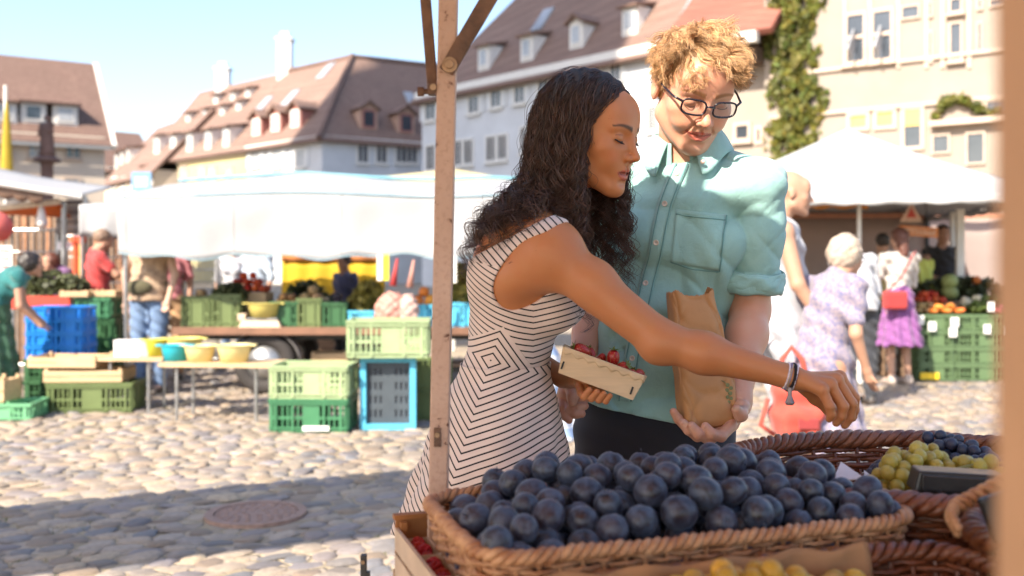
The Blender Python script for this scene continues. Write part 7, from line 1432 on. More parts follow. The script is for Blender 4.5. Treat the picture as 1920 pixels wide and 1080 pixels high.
# pale lining seen along the armhole
# skirt: starts on the waist, flares into soft folds
NS, NTk = 260, 90; th_ = np.linspace(0, 2*math.pi, NS, endpoint=False); zt0 = 1.098; c0 = A3(-.014, 1.982)
r0 = np.zeros(NS)
for i, a in enumerate(th_):
    lo_, hi_ = .03, .2
    for _ in range(18):
        mdl = (lo_+hi_)/2; dv = DR(np.array([[c0[0]+mdl*math.cos(a), c0[1]+mdl*math.sin(a), zt0]], f32))[0]
        if dv < 0: lo_ = mdl
        else: hi_ = mdl
    r0[i] = lo_+.0015
rgs = np.random.default_rng(5); ph = rgs.random(6)*6.28; V = np.zeros((NTk, NS, 3))
for j in range(NTk):
    t = j/(NTk-1); hemz = .742-.02*np.cos(th_); z = zt0+(hemz-zt0)*t
    cx = c0[0]-.030*t; axx = np.interp(t, [0, .07, .37, .69, 1], [.084, .094, .127, .158, .186]); ay = np.interp(t, [0, .2, .6, 1], [.118, .15, .20, .235])
    rt = 1/np.sqrt((np.cos(th_)/axx)**2+(np.sin(th_)/ay)**2); bl = np.clip(t/.16, 0, 1); bl = bl*bl*(3-2*bl); rr = r0*(1-bl)+rt*bl
    fold = (.5*np.sin(7*th_+ph[0]+.8*t)+.35*np.sin(11*th_+ph[1]-t)+.25*np.sin(17*th_+ph[2]))*.011*np.clip((t-.12)*1.3, 0, 1); diag = .003*np.sin(9*th_+22*t+ph[3])*np.clip(t*2, 0, 1)
    rr = rr+fold+diag; V[j, :, 0] = cx+rr*np.cos(th_); V[j, :, 1] = c0[1]+rr*np.sin(th_); V[j, :, 2] = z
idx = np.arange(NTk*NS).reshape(NTk, NS); Fq = np.stack([idx[:-1], np.roll(idx, -1, 1)[:-1], np.roll(idx, -1, 1)[1:], idx[1:]], -1).reshape(-1, 4)
sk = np_mesh('dress_skirt', V.reshape(-1, 3), Fq, stripe_dress('striped_jersey_skirt', False), wm); md = sk.modifiers.new('solid', 'SOLIDIFY'); md.thickness = .003; md.offset = -1
for an in (A3(-.04, 1.90, .075), A3(-.11, 2.08, .075)):
    T = Body(); T.u(cone(an+A3(-.03, 0, -.035), an+A3(.15, -.01, -.05), .040, .036), .01); T.i(half((0, 0, .002), (0, 0, -1)), .003); T.s_(cone(an+A3(-.01, 0, .03), an+A3(.1, -.01, .02), .04, .035), .01); V, F = surf(T, an-.2, an+.25, .008); np_mesh('shoe', V, F, pm('sandal_tan', (.25, .13, .07), .6), wm)
# ---- hair
HAIRW = pm('dark_curls', (.056, .029, .018), .40, .35, 40, 0, attr='Col', spec=.55)
def grow(Lh, roots, vel, offs, length, steps, sdf, grav=.16, damp=.84, drift=(0, 0, 0), fr=None, keep=None):
    """roots (n,3) world, vel (n,3): march strands, sliding over the body"""
    n = len(roots); p = roots.copy(); v = vel.copy(); out = [p.copy()]; ds = (length/steps)[:, None]; g = np.tile(np.array((drift[0], drift[1], -1.0)), (n, 1)); g[:, 0] *= 1 if fr is None else (1-1.6*fr)
    for k in range(steps):
        v = v*damp+g*grav; v /= np.linalg.norm(v, axis=1, keepdims=True)+1e-9; p = p+v*ds
        for _ in range(2):
            d = sdf(p.astype(f32)); e = .004; gr = np.stack([sdf((p+np.eye(3)[i]*e).astype(f32))-d for i in range(3)], 1)/e; gr /= np.linalg.norm(gr, axis=1, keepdims=True)+1e-9
            push = np.clip(offs*min(1, (k+1)/3)-d, 0, .05)[:, None]; p = p+gr*push
            dn = np.sum(v*gr, axis=1, keepdims=True); v = np.where((push > 0) & (dn < 0), v-gr*dn, v)
        if keep is not None: p = keep(p)
        out.append(p.copy())
    return np.stack(out, 1)
def locks(guides, rg, per, spread, amp0, amp1, wl, rad, jitter=.3, res=2, taper=True):
    """curl each guide and surround it with strands"""
    n, m, _ = guides.shape; M2 = (m-1)*res+1; u = np.linspace(0, m-1, M2); i0 = np.clip(u.astype(int), 0, m-2); f = (u-i0)[None, :, None]; G = guides[:, i0]*(1-f)+guides[:, i0+1]*f
    for _ in range(2): G[:, 1:-1] = (G[:, :-2]+2*G[:, 1:-1]+G[:, 2:])/4
    T = np.gradient(G, axis=1); T /= np.linalg.norm(T, axis=2, keepdims=True)+1e-9; X = np.cross(T, np.array((.2, .9, .3))); X /= np.linalg.norm(X, axis=2, keepdims=True)+1e-9; Y = np.cross(T, X)
    s = np.linspace(0, 1, M2)[None, None, :]; L = np.linalg.norm(np.diff(G, axis=1), axis=2).sum(1)[:, None, None]
    ph0 = rg.random((n, 1, 1))*6.28; w = wl*(.8+.4*rg.random((n, 1, 1))); sg = rg.choice([-1, 1], (n, 1, 1)); ph = ph0+sg*2*math.pi*s*L/w+jitter*rg.standard_normal((n, per, 1))
    amp = (amp0+(amp1-amp0)*s**1.3)*(.7+.6*rg.random((n, per, 1))); o1 = rg.standard_normal((n, per, 1))*spread*(.35+.65*s**.7); o2 = rg.standard_normal((n, per, 1))*spread*(.35+.65*s**.7)
    Pth = G[:, None]+X[:, None]*(amp*np.cos(ph)+o1)[..., None]+Y[:, None]*(amp*np.sin(ph)*.8+o2)[..., None]
    Pth = Pth.reshape(n*per, M2, 3); R_ = rad*(.7+.6*rg.random((n*per, 1)))*np.ones((1, M2)); 
    if taper: R_ = R_*np.interp(np.linspace(0, 1, M2), [0, .1, .75, 1], [.7, 1, .9, .25])[None]
    return Pth, R_
rgh = np.random.default_rng(17)
CR = A3(0, -.018, .030); CRr = A3(.0755, .097, .086)
def scalp(n, cond):
    out = []
    while len(out) < n:
        d = rgh.standard_normal(3); d /= np.linalg.norm(d); q = CR+CRr*d
        if cond(q): out.append(q)
    return np.array(out)
def hl_w(q):
    x, y, z = abs(q[0]), q[1], q[2]
    if z > .060: return y < .074
    if z > .00: return y < .026+(z-.0)*.66
    return y < -.008 and z > -.055
def paint_strands(n, m, nseg, rg, lo=.6, hi=1.5, warm=.25): 
    c = (lo+(hi-lo)*rg.random((n, 1, 1)))*np.ones((n, m*nseg, 3)); c[..., 0] *= 1+warm*rg.random((n, 1)); return c.reshape(-1, 3)
NG = 390; q0 = scalp(NG, hl_w); PART = .012                             # parting a little to her left
rootsW = np.array([LHW.p(q) for q in q0]); nrm = (q0-CR)/CRr**2; nrm /= np.linalg.norm(nrm, axis=1, keepdims=True)
side = np.sign(q0[:, 0]-PART*-1); frt = np.clip((q0[:, 1]-.005)/.05, 0, 1); vl = nrm*.10+np.stack([side*(.75+.3*rgh.random(NG)), -.25-.45*rgh.random(NG)+frt*(.15+.35*rgh.random(NG)), -.15-.4*rgh.random(NG)], 1); vl[q0[:, 2] < .0] += np.array((0, -.2, -.5)); velW = vl @ LHW.M.T; velW /= np.linalg.norm(velW, axis=1, keepdims=True)
offs = .002+.024*rgh.random(NG)**1.2*np.interp(q0[:, 2], [.03, .10], [1.0, .25]); lenW = .22+.17*rgh.random(NG)+.06*np.clip((q0[:, 1]+.01)/.05, 0, 1); lenW[q0[:, 2] < 0] *= .72
HS = Body(); HS.u(LHW.e(CR, CRr*.99), .01); HS.u(LHW.e((0, .030, -.020), (.0625, .064, .083)), .02); w_torso(HS, .004); HS.u(cone(nkb-A3(.012, 0, .02), HcW+LHW.M @ A3(0, -.028, -.055), .052, .047), .035); HS.u(cone(shR, elR, .05, .04), .02); HS.u(ell(shL, (.05, .05, .052)), .02)
def off_face(p):
    q = LHW.inv(p); lim = np.interp(q[:, 2], [-.16, -.115, -.09, -.03, .03, .06, .085], [.2, .09, .034, .026, .030, .048, .09]); lim = np.where(q[:, 0] < -.02, lim+.02, lim); over = q[:, 1] > lim; q[:, 1] = np.where(over, q[:, 1]*.25+lim*.75, q[:, 1]); return LHW.O+(q*LHW.k) @ LHW.M.T
velW -= (nrm @ LHW.M.T)*np.clip(np.sum(velW*(nrm @ LHW.M.T), 1, keepdims=True)-.06, 0, 1); velW /= np.linalg.norm(velW, axis=1, keepdims=True)
gW = grow(LHW, rootsW, velW, offs, lenW, 26, HS, .30, .75, (-.07, 0, 0), frt, off_face)
dar = np.stack([cone(shR+A3(.01, 0, 0), elR, .050, .04)(gW[:, k].astype(f32)) for k in range(gW.shape[1])], 1); hit = (dar < .016) & (np.arange(gW.shape[1])[None] > 6)
gW = gW[~hit.any(1)]                                                     # no lock crosses the bare arm
pw, rw = locks(gW, rgh, 11, .0058, .0004, .0145, .058, .00066, .40, 2)
# loose flyaways
fl_ = rgh.choice(len(gW), 120); pf, rf = locks(gW[fl_]+rgh.standard_normal((120, 1, 3))*.003, rgh, 3, .012, .001, .020, .06, .00042, 1.5, 2)
pw = np.concatenate([pw, pf]); rw = np.concatenate([rw, rf]); V, F = tube_strands(pw, rw, 3); np_mesh('hair', V, F, HAIRW, wm, True, paint_strands(len(pw), pw.shape[1], 3, rgh))
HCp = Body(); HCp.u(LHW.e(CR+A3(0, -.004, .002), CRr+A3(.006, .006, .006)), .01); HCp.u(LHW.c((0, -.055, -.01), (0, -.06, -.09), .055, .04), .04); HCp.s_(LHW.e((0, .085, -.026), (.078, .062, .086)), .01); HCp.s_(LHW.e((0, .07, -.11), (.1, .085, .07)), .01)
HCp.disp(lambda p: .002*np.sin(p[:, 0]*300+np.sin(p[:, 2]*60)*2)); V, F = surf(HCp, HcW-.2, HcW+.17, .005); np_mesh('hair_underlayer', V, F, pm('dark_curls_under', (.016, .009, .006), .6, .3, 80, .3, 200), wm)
# ---- bracelets
br = thing('bracelets', 'cord bracelets with a silver tassel on the reaching wrist', 'bracelet', wrR); dW = dF/np.linalg.norm(dF); Mb = frame(A3(0, 1, 0), dW)
def ring_at(off, r, th, tilt, m, name, n=30):
    pts = []
    for a in np.linspace(0, 2*math.pi, n, endpoint=False): pts.append(wrR+dW*(off+tilt*math.cos(a))+A3(0, 1, 0)*r*math.cos(a)+np.cross(dW, A3(0, 1, 0))*r*1.0*math.sin(a))
    V, F = closed_tube(np.array(pts), th, 7); return np_mesh(name, V, F, m, br)
CORD = {k: pm('cord_'+k, c, .8, .2, 200, .3, 400) for k, c in dict(beige='#b59a7c', white='#d8cbd6', dark='#1d1418', red='#6d2018', lilac='#8f86a8').items()}
ring_at(.004, .0240, .0014, .008, CORD['beige'], 'beige_cord'); ring_at(.010, .0242, .0017, .004, CORD['white'], 'white_cord'); ring_at(.000, .0238, .0014, .003, CORD['lilac'], 'lilac_cord'); ring_at(.004, .0232, .0032, -.001, CORD['dark'], 'woven_band'); ring_at(-.004, .0228, .0018, .002, CORD['white'], 'white_cord'); ring_at(.0075, .0238, .0013, .0, CORD['red'], 'red_cord')
q = P(1481, 727, 1.678); TSL = pm('silver_tassel', '#9a8f92', .4, .2, 60, metal=.5); MB().cyl(q, q-(0, 0, .012), .0035, n=10).build('bead', TSL, br); MB().lathe([(0, 0), (.003, 0), (.006, -.008), (.0085, -.013), (.006, -.017), (0, -.017)], 12, q-(0, 0, .012)).build('tassel', TSL, br)
# ---- strawberry punnet in her left hand
ax = A3(157, 0, -57)/np.linalg.norm((157, 57)); ax = ax+A3(0, -.06, 0); ax /= np.linalg.norm(ax); upv = A3(.34, 0, .94); upv = upv-ax*(upv @ ax); upv /= np.linalg.norm(upv); bk = np.cross(upv, ax); bk = bk if bk[1] > 0 else -bk
p0 = P(1057, 650, 1.895); Wp = lambda a, b, c: p0+ax*a+bk*b+upv*c
LPn, DPn, HPn = .165, .085, .050; VEN = pm('veneer_wood', '#d8bd9b', .6, .12, 8, .12, 60, stretch=(1, 1, 9)); pun = thing('punnet', 'pale wood veneer punnet of strawberries in the woman\'s left hand', 'punnet', Wp(LPn/2, DPn/2, -HPn))
def quad_wall(a, b, c, d, name): return MB().add([a, b, c, d], [(0, 1, 2, 3)]).build(name, VEN, pun, thick=.0016)
tp = .008
quad_wall(Wp(0, 0, 0), Wp(LPn, 0, 0), Wp(LPn-tp, tp*.6, -HPn), Wp(tp, tp*.6, -HPn), 'wall'); quad_wall(Wp(0, DPn, 0), Wp(LPn, DPn, 0), Wp(LPn-tp, DPn-tp*.6, -HPn), Wp(tp, DPn-tp*.6, -HPn), 'wall'); quad_wall(Wp(0, 0, 0), Wp(0, DPn, 0), Wp(tp, DPn-tp*.6, -HPn), Wp(tp, tp*.6, -HPn), 'wall'); quad_wall(Wp(LPn, 0, 0), Wp(LPn, DPn, 0), Wp(LPn-tp, DPn-tp*.6, -HPn), Wp(LPn-tp, tp*.6, -HPn), 'wall'); quad_wall(Wp(tp, tp*.6, -HPn), Wp(LPn-tp, tp*.6, -HPn), Wp(LPn-tp, DPn-tp*.6, -HPn), Wp(tp, DPn-tp*.6, -HPn), 'base')
MB().grid(lambda i, j: tuple(Wp(.002+(LPn-.004)*i, -.0022+.006*j*.25, .0015-j*(.0125+.0028*math.sin(i*44)))), 80, 4).build('scalloped_band', VEN, pun, True, thick=.0012)
MB().grid(lambda i, j: tuple(Wp(LPn+.0018-.006*j*.25, .002+(DPn-.004)*i, .0015-j*(.0125+.0028*math.sin(i*24)))), 40, 4).build('scalloped_band', VEN, pun, True, thick=.0012)
for a in (.006, LPn-.020): MB().box(Wp(a+.004, .0015, -HPn+.016), (.0035, .002, .015), Matrix([tuple(ax), tuple(bk), tuple(upv)]).transposed()).build('slot', DARK, pun)
STR = pm('strawberry_flesh', (.48, .022, .018), .35, .25, 20, 0, col2=(.36, .01, .012), spec=.6); CAL = pm('strawberry_calyx', (.16, .20, .035), .6, .3, 60)
def straw_mesh():
    nu, nv = 22, 16; V = []; Fq = []; seeds = MB()
    for j in range(nv+1):
        t = math.pi*j/nv; rr = math.sin(t)**.85*(1-.32*(1-math.cos(t))/2); 
        for i in range(nu): a = 2*math.pi*i/nu; d = 1-.025*((i+j) % 2); V.append((rr*.88*d*math.cos(a), rr*.88*d*math.sin(a), math.cos(t)*1.1))
    Fq = [(j*nu+i, j*nu+(i+1) % nu, (j+1)*nu+(i+1) % nu, (j+1)*nu+i) for j in range(nv) for i in range(nu)]; return MB().add(V, Fq).mesh('flesh', STR, True)
SM = straw_mesh(); SEED = pm('strawberry_seed', (.55, .38, .10), .5)
sd = MB()
for j in range(3, 14):
    t = math.pi*j/16; n = int(9*math.sin(t))+2
    for i in range(n): a = 2*math.pi*(i+.5*(j % 2))/n; rr = math.sin(t)**.85*(1-.32*(1-math.cos(t))/2)*.875; sd.box((rr*math.cos(a), rr*math.sin(a), math.cos(t)*1.1), (.045, .045, .07))
SDM = sd.mesh('seeds', SEED); cal = MB()
for i in range(8):
    a = 2*math.pi*i/8; ca_, sa_ = math.cos(a), math.sin(a); L_ = .75+.2*(i % 3)*.5; wv = .17
    cal.add([(0, 0, 1.06), (ca_*L_*.5-sa_*wv, sa_*L_*.5+ca_*wv, 1.14), (ca_*L_, sa_*L_, 1.22+.15*(i % 2)), (ca_*L_*.5+sa_*wv, sa_*L_*.5-ca_*wv, 1.14)], [(0, 1, 2, 3)])
cal.tube([(0, 0, 1.0), (.05, 0, 1.3), (.12, .05, 1.55)], [.07, .05, .04], 6); CLM = cal.mesh('calyx', CAL)
def strawberry(a, b, c, r, d, label):
    s = thing('strawberry', label, 'strawberry', (0, 0, 0), 'strawberries in the punnet')
    for nme, me in (('flesh', SM), ('seeds', SDM), ('calyx', CLM)):
        o = bpy.data.objects.new(nme, me); COL.objects.link(o); setpar(o, s)
        if nme == 'seeds': o['kind'] = 'stuff'
    s.location = Vector(Wp(a, b, c)); s.scale = (r,)*3; s.rotation_euler = Vector([float(q) for q in d]).to_track_quat('Z', 'Y').to_euler(); return s
strawberry(.036, .022, .004, .0165, (-.85, -.2, .35), 'large strawberry at the left end of the punnet'); strawberry(.056, .05, .002, .0125, (-.3, .5, .6), 'orange red strawberry behind the large left one'); strawberry(.098, .034, .008, .0165, (.1, -.1, 1), 'big strawberry standing upright in the middle of the punnet'); strawberry(.118, .022, -.003, .0150, (.75, -.45, .5), 'strawberry with its green top facing the camera'); strawberry(.155, .045, -.002, .0135, (.3, .6, -.2), 'strawberry over the right rim of the punnet'); strawberry(.140, .025, -.010, .0130, (.2, .3, .4), 'low strawberry between the middle and the right end')
for a, b, c, r in ((.070, .018, -.006, .012), (.078, .05, .0, .0135), (.02, .055, -.008, .014), (.06, .03, -.02, .014), (.10, .06, -.008, .014), (.13, .06, -.012, .014), (.085, .03, -.014, .013), (.03, .025, -.026, .014), (.12, .03, -.028, .014), (.146, .06, -.024, .013)): strawberry(a, b, c, r, rgh.standard_normal(3), 'strawberry lying low among the others in the punnet')
# ---------------------------------------------------------------- the man in the turquoise shirt
mn = thing('person', 'fair haired man with glasses in a turquoise shirt holding a paper bag', 'person', (.33, 2.24, 0))
pelM, waiM, cheM, nkM = A3(.322, 2.235, .945), A3(.336, 2.225, 1.11), A3(.365, 2.215, 1.315), A3(.388, 2.195, 1.535)
fwM = A3(-.40, -.917, 0); upM = (nkM-pelM)/np.linalg.norm(nkM-pelM); MM_ = frame(fwM-upM*(fwM @ upM), upM); LM = lambda c, q: c+MM_ @ A3(*q)
HcM = A3(.388, 2.115, 1.668); yw, ptc = R(9), R(31); LHM = Loc(HcM, frame((math.sin(yw)*math.cos(ptc), -math.cos(yw)*math.cos(ptc), -math.sin(ptc)), (.06, 0, 1)), 1.03)
sRm, eRm, wRm = A3(.215, 2.280, 1.470), A3(.200, 2.305, 1.175), P(1080, 700, 2.175)
sLm, eLm, wLm = A3(.528, 2.122, 1.462), A3(.515, 2.150, 1.195), P(1383, 748, 2.005)
def m_torso(B, o=0.0):
    B.u(ell(pelM, A3(.150, .108, .13)+o, MM_), .03); B.u(ell(waiM, A3(.132, .098, .15)+o, MM_), .08); B.u(ell(cheM, A3(.146, .110, .165)+o, MM_), .07); B.u(cone(sRm+A3(.04, 0, -.012), sLm+A3(-.04, 0, -.012), .046+o), .05)
    B.u(ell(LM(cheM, (.075, .070, .03)), A3(.075, .04, .06)+o, MM_), .04); B.u(ell(LM(cheM, (-.075, .070, .03)), A3(.075, .04, .06)+o, MM_), .04)
BM = Body(); m_torso(BM); BM.u(cone(nkM-A3(0, 0, .025), sLm+A3(-.05, 0, .0), .045, .034), .03); BM.u(cone(nkM-A3(0, 0, .025), sRm+A3(.05, 0, .0), .045, .034), .03); BM.u(cone(nkM-A3(0, 0, .03), HcM+LHM.M @ A3(0, -.03, -.06), .060, .056), .03)
for s_, e_, w_ in ((sRm, eRm, wRm), (sLm, eLm, wLm)):
    BM.u(cone(s_-A3(0, 0, .02), e_, .040, .039), .02); d_ = w_-e_; BM.u(cone(e_, e_+d_*.3, .040, .0415), .02); BM.u(cone(e_+d_*.3, w_, .0415, .0255), .02)
# left hand: carries the bag from below, fingers wrapped round its foot
HM = Body(); HM.u(cone(wLm, P(1368, 792, 1.985), .0265, .0200), .015); HM.u(cone(wLm, P(1352, 800, 2.005), .024, .018), .015)
fing = [((1372, 797, 1.955), (1352, 818, 1.925), (1335, 814, 1.915), (1323, 800, 1.917)), ((1358, 806, 1.965), (1330, 824, 1.930), (1310, 814, 1.916), (1297, 799, 1.918)), ((1344, 808, 1.985), (1308, 818, 1.945), (1291, 806, 1.930), (1281, 793, 1.930)), ((1328, 806, 2.01), (1290, 806, 1.985), (1272, 786, 1.965), (1263, 772, 1.960))]
for f, r in zip(fing, (.0110, .0112, .0108, .0096)):
    FB = Body(); add_finger(FB, [P(*q) for q in f], [r*1.1, r, r*.95, r*.80], .004); HM.u(FB, .003)
add_finger(HM, [wLm+A3(.005, -.004, -.015), P(1391, 765, 1.962), P(1389, 778, 1.935), P(1381, 768, 1.925)], [.021, .0150, .0125, .0100], .008)
BM.u(HM, .010)
# right hand: hangs relaxed below the punnet
HR = Body(); HR.u(cone(wRm, P(1066, 738, 2.15), .0265, .0215), .015); HR.u(cone(wRm, P(1060, 745, 2.165), .025, .019), .015); HR.u(cone(wRm, P(1073, 742, 2.14), .024, .018), .015)
for f, r in ((((1057, 748, 2.150), (1054, 768, 2.125), (1060, 780, 2.112), (1067, 788, 2.106)), .0105), (((1064, 752, 2.142), (1068, 770, 2.112), (1080, 776, 2.105), (1091, 776, 2.105)), .0110), (((1070, 752, 2.145), (1076, 763, 2.118), (1087, 764, 2.110), (1097, 761, 2.108)), .0108), (((1076, 748, 2.15), (1082, 754, 2.130), (1090, 754, 2.124), (1098, 751, 2.122)), .0092)):
    FB = Body(); add_finger(FB, [P(*q) for q in f], [r*1.12, r, r*.92, r*.76], .004); HR.u(FB, .003)
add_finger(HR, [P(1072, 712, 2.145), P(1073, 728, 2.115), P(1074, 743, 2.100), P(1073, 755, 2.094)], [.0195, .0140, .0122, .0098], .008); BM.u(HR, .010)
for sx in (-1, 1):
    hp_ = pelM+MM_ @ A3(sx*.088, 0, -.04); kn = A3(hp_[0], 2.235, .50); an = A3(hp_[0]-.01, 2.26, .085); BM.u(cone(hp_, kn, .085, .058), .03); BM.u(cone(kn, an, .056, .038), .02); BM.u(cone(an, an+A3(-.05, -.14, -.05), .036, .03), .015)
add_head(BM, LHM, False, mouth=.0006, smile=1.0)
V, F = surf_multi(BM, [((.05, 1.86, -.01), (.72, 2.42, 1.84), .0044), ((.2, 1.9, 1.530), (.6, 2.4, 1.85), .0021), ((.28, 1.88, .90), (.50, 2.06, 1.02), .0023), ((.08, 2.05, .92), (.2, 2.24, 1.04), .0023)])
cm_ = face_paint(V, LHM, np.array(srgb('#cf9a80')), srgb('#b0584c'), srgb('#8a6038'), False, .0006, 1.0, cheek=(1.12, .80, .74)); body_m = np_mesh('body', V, F, SKIN, mn, True, cm_)
LASHM = pm('lash_fair', (.10, .05, .03), .6)
for s in (-1, 1): MB().tube([LHM.p((s*.0325+.0138*math.cos(t), .0735+.0124*math.sqrt(max(0, 1-(math.cos(t)*.93)**2))+.0008, -.0052-.0030*math.sin(t))) for t in np.linspace(.12, math.pi-.12, 14)], [.0004]+[.0008]*12+[.0004], 6).build('eyelashes', LASHM, mn)
for f in fing[:3]:
    m = MB(); m.lathe([(0, -1), (.7, -.7), (1, 0), (.7, .7), (0, 1)], 10); o = bpy.data.objects.new('nail', m.mesh('nail', NAIL, True)); COL.objects.link(o); o.location = Vector(P(*f[3])+A3(-.002, -.0055, .001)); o.scale = (.0045, .0035, .0055); setpar(o, body_m)
o = bpy.data.objects.new('nail', m.mesh('nail', NAIL, True)); COL.objects.link(o); o.location = Vector(P(1073, 755, 2.088)); o.scale = (.0055, .0035, .0065); setpar(o, body_m)
# ---- shirt
def shirt_mat(name, c1, c2):
    m = bpy.data.materials.new(name); m.use_nodes = True; t = NT(m); b = t.n['Principled BSDF']; g = t.new('ShaderNodeNewGeometry'); p = g.outputs['Position']
    n1 = t.noise(p, 9.0, 4.0, .6); n2 = t.noise(p, 700.0, 2.0, .7); n3 = t.noise(p, 38.0, 4.0, .62, .8)
    sp = t.new('ShaderNodeSeparateXYZ'); t.l.new(p, sp.inputs[0]); wv = t.m('SINE', t.m('MULTIPLY', sp.outputs[2], 5200.0)); wh = t.m('SINE', t.m('MULTIPLY', t.m('ADD', sp.outputs[0], sp.outputs[1]), 5200.0)); weave = t.m('MULTIPLY', t.m('ADD', wv, wh), .02)
    c = t.mix(t.ramp(n1.outputs['Fac'], .3, .7), c1, c2); c = t.mix(t.m('MULTIPLY', n2.outputs['Fac'], .35), c, tuple(min(1, q*1.35) for q in c1)); t.l.new(c, b.inputs['Base Color']); b.inputs['Roughness'].default_value = .8; b.inputs['Sheen Weight'].default_value = .25
    bp = t.new('ShaderNodeBump'); bp.inputs['Strength'].default_value = .45; bp.inputs['Distance'].default_value = .006; t.l.new(t.m('ADD', t.m('ADD', n3.outputs['Fac'], t.m('MULTIPLY', n2.outputs['Fac'], .05)), weave), bp.inputs['Height']); t.l.new(bp.outputs[0], b.inputs['Normal']); return m
SHM = shirt_mat('turquoise_cotton', srgb('#93bbb7'), srgb('#7ca5a3')); SEAM = pm('shirt_seam', '#638f8e', .85, .1, 40)
def fold(p):
    x, y, z = p[:, 0], p[:, 1], p[:, 2]; w1 = .03*np.sin(z*17+x*9)+.02*np.sin(x*31); r = lambda q: 1-np.abs(np.sin(q))     # sharp creases
    torso = .0030*np.sin(x*46+z*21+w1*60)+.0030*np.sin(x*23-z*43+w1*40)+.0060*(r(x*13+z*19+w1*22)**3-.25)+.0050*(r(x*24-z*11+w1*30)**3-.25)
    low = .0100*(r(x*15-z*27+w1*30)**3-.25)*np.clip((1.24-z)*5, 0, 1)+.003*np.sin(x*60+z*15)*np.clip((1.05-z)*6, 0, 1)
    arm = np.clip((x-.485)*18, 0, 1)*np.clip((1.50-z)*8, 0, 1); sl = .75*(.0060*(r(z*30+x*44-y*20+w1*26)**3-.25)+.0050*(r(z*52-x*24+w1*30)**3-.25)+.0015*np.sin(z*85-x*40+w1*50))*arm
    armp = np.clip((.50-np.abs(x-.49))*9, 0, 1)*0; return (torso*(1-.4*arm)+low+sl).astype(f32)
SH = Body(); m_torso(SH, .010); SH.u(cone(waiM+A3(0, 0, .05), A3(.318, 2.225, .93), .128, .142), .05)
SH.u(ell(A3(.320, 2.215, .96), A3(.158, .125, .08), MM_), .05); SH.u(cone(nkM-A3(0, 0, .10), nkM+A3(0, 0, -.012), .105, .066), .04); SH.u(cone(nkM-A3(0, 0, .018), sLm+A3(-.01, 0, .006), .056, .050), .02); SH.u(cone(nkM-A3(0, 0, .018), sRm+A3(.01, 0, .006), .056, .050), .02); SH.u(ell(sLm+A3(-.004, 0, -.004), (.056, .058, .058)), .02); SH.u(ell(sRm, (.056, .058, .058)), .02)
cuL = sLm+(eLm-sLm)*.66; cuR = sRm+(eRm-sRm)*.66; SH.disp(fold)
for s_, c_, e_ in ((sLm, cuL, eLm), (sRm, cuR, eRm)):
    d_ = (e_-s_)/np.linalg.norm(e_-s_); SL = Body(); SL.u(cone(s_, c_+d_*.045, .0560, .0560), .02); SL.disp(fold)
    SL.i(half(c_+d_*.046, d_+A3(.08, 0, 0)), .004); SL.s_(cone(c_+d_*.035, c_+d_*.12, .046, .048), .004); SH.u(SL, .004)
hemn = A3(-.12, 0, -1); SH.i(half((.33, 2.2, .962), (-.16, -.02, -1)), .003)
SH.s_(ell(nkM+fwM*.050+A3(0, 0, .035), (.058, .070, .062)), .006); SH.s_(cone(nkM+fwM*.09+A3(0, 0, .02), nkM+fwM*.13-A3(0, 0, .045), .030, .004), .004); 
V, F = surf(SH, (.08, 1.95, .90), (.72, 2.44, 1.56), .0036, 16); shirt = np_mesh('shirt', V, F, SHM, mn)
# collar: stand and folded leaf with two points
ax_ = (HcM+LHM.M @ A3(0, -.03, -.06))-(nkM-A3(0, 0, .03)); ax_ /= np.linalg.norm(ax_); ax_ = ax_*.55+A3(0, 0, .45); ax_ /= np.linalg.norm(ax_); f2 = fwM-ax_*(fwM @ ax_); f2 /= np.linalg.norm(f2); rt_ = np.cross(f2, ax_); cc_ = nkM+A3(.0, -.004, -.012)
def col_pt(th, r, h): return cc_+ax_*h+(f2*math.cos(th)+rt_*math.sin(th))*r
def leaf_fn(i, j):
    th = R(22)+(2*math.pi-R(44))*i; fr = math.exp(-((min(i, 1-i))/.10)**2); r = .0720+.026*j**1.1+.010*fr*j; h = .062-.022*fr-(.046+.024*fr)*j+.005*math.sin(j*3.14); th += (-.10 if i < .5 else .10)*fr*(j)*-1; return tuple(col_pt(th, r, h))
MB().grid(leaf_fn, 90, 12).build('collar_leaf', SHM, mn, True, thick=.0035); MB().grid(lambda i, j: tuple(col_pt(R(16)+(2*math.pi-R(32))*i, .0705+.002*(1-j), -.014+.074*j-.022*math.exp(-((min(i, 1-i))/.08)**2))), 70, 5).build('collar_stand', SHM, mn, True, thick=.003)
